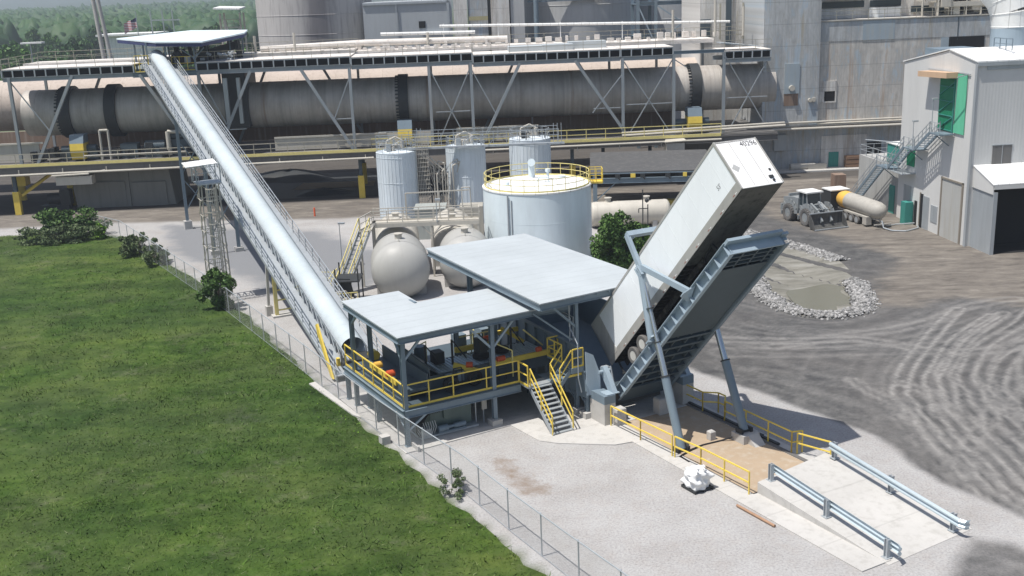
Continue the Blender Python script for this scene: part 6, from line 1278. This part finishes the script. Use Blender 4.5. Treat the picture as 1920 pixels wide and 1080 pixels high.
t = Thing('concrete_annex', 'stained concrete annex with a green door behind the external stair', 'building', F4, (4, 18, 0))
mb = MB(); mb.box(.4, 8, 13.7, 24, 0, 4.9); t.part('wall', mb, paint('stained_pale_wall', (.40, .40, .385), .85, dirt=(.2, .2, .19), amt=.7))
mb = MB(); mb.box(.33, .4, 15.0, 16.2, 0, 2.9); t.part('green_door', mb, 'teal')
mb = MB(); mb.box(.9, 3.8, 15, 18.3, 4.9, 6.9); t.part('roof_cabinet', mb, 'teal'); mb = MB(); mb.box(.8, 3.9, 14.9, 18.4, 6.9, 7.0); t.part('cabinet_top', mb, 'roofwhite')
mb = MB(); mb.rail([(.5, 13.8, 4.9), (.5, 23.9, 4.9), (7.9, 23.9, 4.9)], 1.1, 1.5, .03); mb.tube((-3.5, 14, 8.0), (.1, 13, 7.6), .06); t.part('roof_railing', mb, 'galv')
lamp_post('thin lamp post on the lower landing of the external stair', -1.4, 8.2, 2.6, F4, 7.75, .4); lamp_post('thin lamp post on the upper landing of the external stair', -1.4, 4.7, 3.0, F4, 9.75, .4)
# exhaust duct elbow
fr = Fr(49.0, 107.0, 0); t = Thing('exhaust_duct', 'fat segmented white exhaust duct curving up from the roof of the pale hall', 'duct', W0, (49, 107, 0))
pts = [Vector((48.6, 107, 16.3)), Vector((48.6, 107, 18.6)), Vector((48.4, 107, 20)), Vector((48.0, 107.2, 21.2)), Vector((47.2, 107.6, 22.3)), Vector((46.0, 108.2, 23.2)), Vector((44, 109.2, 23.8)), Vector((40, 111, 24.3))]
mb = MB(); mb2 = MB()
for i, (a, b_) in enumerate(zip(pts[:-1], pts[1:])):
    (mb2 if i == 0 else mb).tube(a, b_, 1.72, 32, cap=False); mb.lathe([(1.73, 0), (1.78, .05), (1.73, .1)], b_, b_-a, n=32, cap=False)
t.part('elbow', mb, 'roofwhite'); t.part('lower_drum', mb2, 'steel_l')
mb = MB(); mb.tube((48.6, 107, 16.1), (48.6, 107, 16.4), 1.95, 32); t.part('flange', mb, 'white')
# ================================================================ vehicles
FL = Fr(30.7, 106.9, -72); t = Thing('wheel_loader', 'dusty grey wheel loader with its wide bucket lowered near the stone heaps', 'wheel loader', FL, (-1, 0, 0))
ml = paint('dusty_loader_paint', (.23, .25, .26), .6, dirt=(.40, .38, .34), amt=.6, streak=False, scale=1.2)
mb = MB(); mb.prism([(-4.6, -.95, 1.1), (-4.6, -.95, 2.2), (-3.0, -.95, 2.45), (-1.9, -.95, 2.45), (-1.9, -.95, .9), (-3.4, -.95, .8)], (0, 1.9, 0)); mb.box(-1.9, .3, -.6, .6, .7, 1.5); mb.box(-4.75, -4.5, -1.2, 1.2, .8, 1.5)
mb.box(-4.1, -3.9, -.7, .7, 2.3, 2.6); t.part('engine_hood', mb, ml)
for sy in (-1.15, 1.15):
    for x in (-3.1, 0):
        mb = MB(); pr = [(x+1.05*math.cos(a), sy+(.25 if sy > 0 else -.25), .85+1.05*math.sin(a)) for a in np.linspace(0, math.pi, 9)]
        for a, b_ in zip(pr[:-1], pr[1:]): mb.bar((a[0], sy, a[2]), (b_[0], sy, b_[2]), .7, .06, up=(0, 1, 0))
        mb.box(x-1.1, x-.95, sy-.35, sy+.35, .5, .9); t.part('mudguard', mb, ml)
mb = MB(); mb.prism([(-2.1, -.75, 1.5), (-2.0, -.75, 3.1), (-.75, -.75, 3.1), (-.5, -.75, 1.5)], (0, 1.5, 0)); cab = t.part('cab', mb, 'glass')
mb = MB(); [mb.bar((xa, y, 1.45), (xb, y, 3.1), .1) for y in (-.76, .76) for xa, xb in ((-2.1, -2.0), (-1.3, -1.3), (-.5, -.75))]; mb.box(-2.15, -.45, -.8, .8, 1.4, 1.75); t.part('cab_frame', mb, ml, parent=cab)
mb = MB(); mb.box(-2.35, -.4, -.95, .95, 3.1, 3.24); t.part('cab_roof', mb, 'roofwhite', parent=cab)
for x in (-3.1, 0):
    for sy in (-1.15, 1.15):
        mb = MB(); tyre(mb, (x, sy, .86), (0, 1, 0), .86, .62)
        for k in range(22): a = 2*math.pi*k/22; mb.bar((x+.84*math.cos(a), sy-.3, .86+.84*math.sin(a)), (x+.88*math.cos(a+.12), sy+.3, .86+.88*math.sin(a+.12)), .09)
        w_ = t.part('wheel', mb, 'dustrub'); mb = MB(); o_ = 1 if sy > 0 else -1; mb.lathe([(.46, .26), (.44, .14), (.2, .08), (.14, .2), (0, .22)], (x, sy, .86), (0, o_, 0), 20); t.part('rim', mb, ml, parent=w_)
mb = MB()
for y in (-.55, .55): mb.bar((-.3, y, 2.0), (.9, y, 1.5), .2, .4); mb.bar((.9, y, 1.5), (1.7, y, .6), .18, .4); mb.tube((-.2, y*.6, 1.2), (1.1, y*.6, 1.3), .09, 8)
mb.bar((.2, 0, 2.3), (1.2, 0, 1.7), .2, .25); mb.bar((1.1, -.6, 1.3), (1.1, .6, 1.3), .2); mb.tube((-.4, 0, 1.9), (.6, 0, 2.2), .12, 8); t.part('lift_arms', mb, ml)
mb = MB(); prof = [(1.6, .95+.55), (1.45, .9), (1.5, .45), (1.75, .15), (2.6, .06)]
for (xa, za), (xb, zb) in zip(prof[:-1], prof[1:]): mb.bar((xa, -1.8, (za)), (xa, 1.8, za), .06) if False else mb.add([(xa, -1.85, za), (xa, 1.85, za), (xb, 1.85, zb), (xb, -1.85, zb), (xa-.05, -1.85, za-.04), (xa-.05, 1.85, za-.04), (xb-.03, 1.85, zb-.05), (xb-.03, -1.85, zb-.05)], [(0, 1, 2, 3), (7, 6, 5, 4), (0, 4, 5, 1), (2, 6, 7, 3), (1, 5, 6, 2), (3, 7, 4, 0)])
for y in (-1.88, 1.82): mb.prism([(1.6, y, 1.5), (1.45, y, .9), (1.5, y, .45), (1.75, y, .1), (2.6, y, .06), (2.2, y, .8)], (0, .06, 0))
t.part('bucket', mb, paint('worn_bucket', (.07, .07, .068), .55, dirt=(.25, .24, .22), amt=.4)); mb = MB(); mb.bar((2.62, -1.9, .09), (2.62, 1.9, .09), .12, .1); mb.bar((1.6, -1.9, 1.52), (1.6, 1.9, 1.52), .1); t.part('cutting_edge', mb, 'galv')
FT = Fr(35.3, 107.6, 104.6); t = Thing('tanker_trailer', 'pale tanker trailer with a yellow front end parked against the concrete annex', 'tanker', FT, (0, 0, 0))
mt_ = paint('dusty_tank', (.40, .38, .34), .6, dirt=(.28, .26, .23), amt=.6, streak=False, scale=.8)
mb = MB(); pr = [(0, -3.9), (.45, -3.75), (.75, -3.4), (.85, -2.9), (.86, 2.0)]; mb.lathe(pr, (0, 0, 1.72), (1, 0, .02), 36, cap=False); tk = t.part('tank', mb, mt_)
mb = MB(); mb.lathe([(.862, 2.0), (.86, 3.0), (.72, 3.45), (.4, 3.7), (0, 3.76)], (0, 0, 1.72), (1, 0, .02), 36, cap=False); t.part('yellow_end', mb, 'orange', parent=tk)
mb = MB(); mb.box(-3.2, 3.6, -.35, .35, .75, .9); mb.box(-1.9, 1.6, .55, .95, .85, 1.0); mb.box(-1.9, 1.6, -.95, -.55, .85, 1.0); mb.box(-2.6, -1.9, .4, 1.0, .2, 1.0); mb.bar((-3.9, -.9, .45), (-3.9, .95, .45), .12); mb.bar((-3.9, 0, .4), (-3.2, 0, .8), .12); t.part('chassis', mb, mt_)
for x in (1.2, .2, -.8):
    for sy in (-.85, .85):
        mb = MB(); tyre(mb, (x, sy, .43), (0, 1, 0), .44, .28); w_ = t.part('wheel', mb, 'dustrub'); mb = MB(); mb.lathe([(.27, .14), (.25, .06), (.1, .03), (0, .1)], (x, sy, .43), (0, 1 if sy > 0 else -1, 0), 16); t.part('rim', mb, 'galv', parent=w_)
t = Thing('semi_tractor', 'dark truck cab with a pale roof coupled ahead of the tanker trailer', 'truck', FT, (5, 0, 0))
mb = MB(); mb.prism([(3.9, -1.05, .7), (3.9, -1.05, 2.35), (5.6, -1.05, 2.5), (6.0, -1.05, 1.6), (7.4, -1.05, 1.5), (7.5, -1.05, .6)], (0, 2.1, 0)); t.part('cab', mb, 'dark'); mb = MB(); mb.box(3.8, 5.7, -1.1, 1.1, 2.5, 2.62); t.part('roof', mb, 'roofwhite')
for x in (4.4, 6.9):
    for sy in (-.95, .95): mb = MB(); tyre(mb, (x, sy, .48), (0, 1, 0), .48, .28); t.part('wheel', mb, 'black')
mb = MB(); mb.path([(36.2, 103.9, .8), (36.3, 103.6, .15), (36.8, 102.6, .08), (38.0, 102.2, .08), (39.6, 103.4, .08), (39.9, 104.4, .1)], .07, 8); mb.path([(36.2, 104, .7), (37, 104.6, .1), (38, 105.2, .1), (39.8, 105, .2)], .06, 8); solo('unloading_hose', 'grey hose running on the ground from the tanker to the pale hall', 'hose', mb, 'galv', W0, (37, 103, 0))
for x, lb in ((37.0, 'grey tarpaulin roll beside the left end of the lower blue wall'), (41.2, 'pale concrete block just left of the green door')):
    mb = MB(); (mb.tube((x-.6, 4.2, .5), (x+2.6, 4.2, .5), .45, 12) if x < 40 else mb.box(38.6, 41.0, 3.7, 4.6, 0, .8)); solo('yard_clutter', lb, 'clutter', mb, 'beige', F2, (x, 4.2, 0))
mb = MB(); [mb.box(43.6, 45.4, 3.8, 4.7, .1+.55*k, .55+.55*k) for k in range(3)]; solo('timber_stack', 'stack of brown timber pallets between the green door and dark doorway', 'pallets', mb, 'wood', F2, (44.5, 4.2, 0))
mb = MB(); mb.box(36.6, 37.9, 121, 122.5, 0, 2.4); solo('rusty_container', 'rust brown skip standing at the foot of the external stair', 'skip', mb, 'rust', W0, (37.2, 121.5, 0))
mb = MB(); mb.prism([(33, 2.6, 0), (46.3, 2.6, 0), (46.3, 4.9, 0), (33, 4.9, 0)], (0, 0, .18)); struct('pavement', mb, 'slab', F2, (40, 3, 0))

# ================================================================ vegetation
def crown_pts(n_, c, rad, clumps, seed, flat=.0, shell=.55):
    g = np.random.default_rng(seed); cc = []
    for _ in range(clumps):
        d = g.normal(size=3); d /= np.linalg.norm(d); r_ = g.uniform(shell, 1.0); cc.append(np.array(c)+d*r_*np.array(rad)*g.uniform(.68, .98))
    cc = np.array(cc); k_ = g.integers(0, clumps, n_); s_ = np.array(rad)*g.uniform(.12, .30, (clumps, 1))[k_]
    d = g.normal(size=(n_, 3)); d /= np.linalg.norm(d, axis=1)[:, None]; return cc[k_]+d*s_*g.uniform(.5, 1.0, (n_, 1)), g
def leaves(p, g, size):
    n_ = len(p); a = g.normal(size=(n_, 3)); a /= np.linalg.norm(a, axis=1)[:, None]; b_ = np.cross(a, g.normal(size=(n_, 3))); b_ /= np.linalg.norm(b_, axis=1)[:, None]
    s_ = size*g.uniform(.6, 1.3, (n_, 1)); q_ = np.stack([p-a*s_-b_*s_*.5, p+a*s_*.2-b_*s_*.6, p+a*s_+b_*s_*.2, p-a*s_*.1+b_*s_*.6], 1); return q_.reshape(-1, 3)
def plant(name, lb, cat, c, rad, n_, size, mat, clumps=26, trunk=.1, seed=1, group=None, extra=None):
    t = Thing(name, lb, cat, W0, (c[0], c[1], 0), group); p, g = crown_pts(n_, c, rad, clumps, seed); p = p[p[:, 2] > .05]
    o = trimesh('crown' if trunk > .06 else 'foliage', leaves(p, g, size), mat, True); o.parent = t.o; o.location = (-c[0], -c[1], 0); rr = random.Random(seed)
    mb = MB(); top = Vector((c[0]+.1, c[1], c[2])); mb.tube((c[0], c[1], 0), top, trunk, 8, trunk*.55)
    for k in range(7):
        a = rr.uniform(0, 6.3); f = rr.uniform(.35, 1); st_ = Vector((c[0], c[1], 0)).lerp(top, f); en = st_+Vector((math.cos(a)*rad[0]*.7, math.sin(a)*rad[1]*.7, rad[2]*rr.uniform(.1, .7))); mb.tube(st_, en, trunk*.4, 6, trunk*.12)
    t.part('trunk' if trunk > .06 else 'stem', mb, 'bark'); return t
plant('leafy_tree', 'dense dark green leafy tree between the big white tank and the tipped trailer', 'tree', (9.2, 90.2, 2.9), (2.8, 2.5, 3.1), 16000, .15, 'leaf', 80, .16, 3)
plant('leafy_tree', 'smaller brighter tree half hidden behind the trailer roof beside the dark tree', 'tree', (11.8, 91.2, 2.2), (2.0, 1.8, 2.3), 6500, .14, 'leaf_b', 24, .1, 5)
plant('shrub', 'upright dark shrub at the foot of the caged ladder tower', 'shrub', (-23.6, 84.6, 1.6), (1.6, 1.5, 1.9), 6500, .12, 'leaf', 40, .06, 6)
plant('shrub', 'broad dark green shrub thicket on the corner of the field', 'shrub', (-47.5, 116.2, 1.4), (4.2, 2.6, 1.9), 7000, .16, 'leaf', 46, .06, 7)
plant('shrub', 'dusty grey green bush in front of the dark thicket on the field corner', 'shrub', (-47.6, 112.6, .8), (4.6, 2.4, 1.2), 6500, .13, 'leaf_g', 40, .05, 8)
plant('shrub', 'small bright lime green shrub at the right of the thicket', 'shrub', (-43.2, 113.6, .8), (1.2, 1.1, 1.0), 1800, .12, 'leaf_b', 14, .04, 9)
plant('shrub', 'grey green bush pushing through the far part of the fence', 'shrub', (-36.6, 105.2, 1.1), (1.9, 2.4, 1.4), 4200, .12, 'leaf_g', 28, .05, 10)
plant('shrub', 'leafy bush on the gravel side of the fence, nearer than the grey one', 'shrub', (-33.6, 101.0, .8), (1.6, 2.0, 1.1), 3000, .11, 'leaf_g', 22, .05, 11)
plant('shrub', 'low dark bush at the far left edge of the field', 'shrub', (-56.5, 113.5, .6), (3.2, 1.8, .8), 2800, .13, 'leaf_g', 22, .04, 12)
plant('weed_clump', 'tall pale yellow green weeds growing through the fence near the camera', 'weeds', (-3.4, 49.6, .5), (1.0, 1.2, .8), 2400, .05, 'leaf_g', 18, .02, 13)
fl_ = scatter(260, -22, 0, 45, 85, [(x, y) for x, y in edge[:60]]+[(x-1.6, y-1.2) for x, y in reversed(edge[:60])])
v = blades(fl_, .07, .035, .06, 1.0); o = trimesh('wildflowers', v, 'leaf_b'); tag(o, 'small bright yellow green weeds dotted along the fence edge of the field', 'weeds', kind='stuff')
# trees beyond the plant
rr = random.Random(99); kinds = [('leaf_f', 'dark green'), ('leaf_f2', 'bright green'), ('leaf_f', 'deep green')]
protos = {}
spots = []
for i in range(64):
    d = 215+i*5.2; px = rr.uniform(-30, 470); x = (px-960+19)/2050*d; h = rr.uniform(9, 15)*(1 if d > 260 else .8)
    spots.append((x, d, h, rr.uniform(3.6, 6.2)))
for j in range(6):
    p, g = crown_pts(1500, (0, 0, .62), (.5, .5, .40), 30, 40+j)
    me_ = trimesh('crown', leaves(p, g, .045), ('leaf_f', 'leaf_f2')[j % 3 == 1], True); protos[j] = me_.data; bpy.data.objects.remove(me_)
tmb = MB(); tmb.tube((0, 0, 0), (0, 0, .6), .028, 7, .012); 
for k in range(5): tmb.tube((0, 0, .3+.05*k), (.25*math.cos(k*1.3), .25*math.sin(k*1.3), .6+.04*k), .01, 5, .004)
tmp = build('trunk', tmb, 'bark'); tme = tmp.data; bpy.data.objects.remove(tmp)
for i, (x, y, h, w_) in enumerate(spots):
    e = bpy.data.objects.new('broadleaf_tree', None); C.objects.link(e); e.location = (x, y, -.2); e.scale = (w_*2.1, w_*2.1, h*1.1); e.rotation_euler = (0, 0, rr.uniform(0, 6))
    tag(e, 'green broadleaf tree among the hazy woodland beyond the kiln deck', 'tree', 'trees beyond the plant')
    for nm, dt in (('crown', protos[i % 6]), ('trunk', tme)):
        o = bpy.data.objects.new(nm, dt); C.objects.link(o); o.parent = e
g = np.random.default_rng(77); nf = 4200; dd = g.uniform(480, 1500, nf); pxs = g.uniform(-80, 620, nf); X_ = (pxs-940)/2050*dd
ib = bmesh.new(); bmesh.ops.create_icosphere(ib, subdivisions=2, radius=1); iv = np.array([v.co[:] for v in ib.verts]); ifc = np.array([[v.index for v in f.verts] for f in ib.faces]); ib.free()
V_, F_i, vs = [], [], []
for i in range(nf):
    w_ = g.uniform(5, 9); hgt = g.uniform(6, 10); cz = g.uniform(4, 8)+max(0, dd[i]-700)*.007
    V_.append(iv*np.array([w_, w_*.8, hgt])*(1+.22*np.sin(iv[:, :1]*5+i)+.18*np.sin(iv[:, 1:2]*7+i*2)+g.uniform(-.1, .1, (len(iv), 1)))+np.array([X_[i], dd[i], cz])); F_i.append(ifc+len(iv)*i)
    if i < 1800: p, g2 = crown_pts(12, (X_[i], dd[i], cz+1), (w_*1.1, w_, hgt), 6, i); vs.append(leaves(p, g2, .9))
V_ = np.vstack(V_); F_i = np.vstack(F_i); me = bpy.data.meshes.new('woodland'); lv = np.vstack(vs); nl_ = len(lv)//4
me.vertices.add(len(V_)+len(lv)); me.vertices.foreach_set('co', np.vstack([V_, lv]).astype(np.float32).ravel()); idx = np.concatenate([F_i.ravel(), np.arange(len(lv))+len(V_)]).astype(np.int32)
me.loops.add(len(idx)); me.loops.foreach_set('vertex_index', idx); me.polygons.add(len(F_i)+nl_)
me.polygons.foreach_set('loop_start', np.concatenate([np.arange(len(F_i))*3, len(F_i)*3+np.arange(nl_)*4]).astype(np.int32)); me.update(); me.validate(); me.polygons.foreach_set('use_smooth', np.concatenate([np.ones(len(F_i), bool), np.zeros(nl_, bool)])); me.materials.append(leaf('far_canopy', (.024, .058, .022), (.034, .078, .027), (.05, .10, .035)))
o = bpy.data.objects.new('woodland', me); C.objects.link(o); tag(o, 'hazy green woodland covering the low ground to the horizon', 'woodland', kind='stuff')
# distant ridge
mb = MB(); vs = []; NX, NY = 60, 12
for j in range(NY+1):
    for i in range(NX+1):
        x = -2600+90*i; y = 1500+j*160; h = (j/NY)**1.2*78*(1+.25*math.sin(i*.35)+.15*math.sin(i*.9+1))*max(.3, 1-abs(i-25)/60); vs.append((x, y, h-1))
mb.add(vs, [(j*(NX+1)+i, j*(NX+1)+i+1, (j+1)*(NX+1)+i+1, (j+1)*(NX+1)+i) for j in range(NY) for i in range(NX)], True); struct('hills', mb, paint('forested_hill', (.035, .06, .03), .95, dirt=(.06, .09, .04), amt=.6, streak=False, scale=.02), W0, (0, 1500, 0))
# poles, flag, frames
t = Thing('utility_pole', 'tall pale leaning pole pair beyond the left end of the kiln deck', 'pole', W0, (-60, 170, 0))
for dx_ in (0, 1.6): mb = MB(); mb.tube((-59.6+dx_, 170, 0), (-61.2+dx_*.4, 170, 27), .42 if dx_ == 0 else .3, 10, .28); t.part('pole', mb, 'conc')
t = Thing('flag_pole', 'flagpole with a striped red, white and blue flag against the woods', 'flagpole', W0, (-84, 260, 0)); mb = MB(); mb.tube((-84.0, 260, 0), (-84.0, 260, 22), .1, 8); t.part('pole', mb, 'galv')
ma, n, l, b = mk('flag_cloth'); tc = n.new('ShaderNodeTexCoord'); sx = n.new('ShaderNodeSeparateXYZ'); l.new(tc.outputs['Object'], sx.inputs[0])
v_ = mth(n, l, 'FRACT', mth(n, l, 'DIVIDE', sx.outputs[2], .36)); s_ = mth(n, l, 'GREATER_THAN', v_, .5); c = mix(n, l, s_, (.7, .7, .72), (.4, .02, .04)); cn = mth(n, l, 'MULTIPLY', mth(n, l, 'GREATER_THAN', sx.outputs[0], -1.3), mth(n, l, 'GREATER_THAN', sx.outputs[2], 19.6)); c = mix(n, l, cn, c, (.01, .015, .07)); l.new(c, b.inputs['Base Color'])
mb = MB(); vs = []; 
for i in range(13):
    for j in range(7): vs.append((-84-.25*i, 260+.25*math.sin(i*.9), 18.3+.38*j-.10*i+.1*math.sin(i)))
mb.add(vs, [(i*7+j, i*7+j+1, (i+1)*7+j+1, (i+1)*7+j) for i in range(12) for j in range(6)], True); t.part('flag', mb, ma)
t = Thing('line_frame', 'pale three legged switchyard frame against the woods', 'utility frame', W0, (-76, 250, 0)); mb = MB()
for x in (-77.2, -74.6, -72.4): mb.bar((x, 250, 0), (x-.4, 250, 22), .22)
mb.bar((-77.6, 250, 20), (-71.2, 250, 19.9), .25); t.part('frame', mb, 'galv')
t = Thing('yard_lights', 'small pale canopy on a thin post beyond the deck at the far left', 'canopy', W0, (-74, 180, 0)); mb = MB(); mb.box(-77, -73.6, 179.5, 181, 18.2, 18.45); t.part('roof', mb, 'roofwhite'); mb = MB(); mb.bar((-75.6, 180, 0), (-75.6, 180, 18.2), .14); t.part('post', mb, 'galv')
mb = MB(); mb.box(-106, -94, 300, 310, 0, 15.5); mb.box(-108, -92, 299, 311, 15.5, 16); solo('far_shed', 'tiny pale roofed shed among the trees beside the flagpole', 'shed', mb, 'roofwhite', W0, (-100, 305, 0))

# ================================================================ haze
mb = MB(); mb.box(-3200, 3200, -320, 3600, -2, 110); hz = build('haze', mb, 'void'); hz['kind'] = 'stuff'
ma = bpy.data.materials.new('haze_air'); ma.use_nodes = True; n = ma.node_tree.nodes; l = ma.node_tree.links; n.remove(n['Principled BSDF'])
pv = n.new('ShaderNodeVolumePrincipled'); pv.inputs['Color'].default_value = (.82, .90, 1, 1); pv.inputs['Density'].default_value = .00034; pv.inputs['Anisotropy'].default_value = .2; l.new(pv.outputs[0], n['Material Output'].inputs['Volume']); hz.data.materials[0] = ma
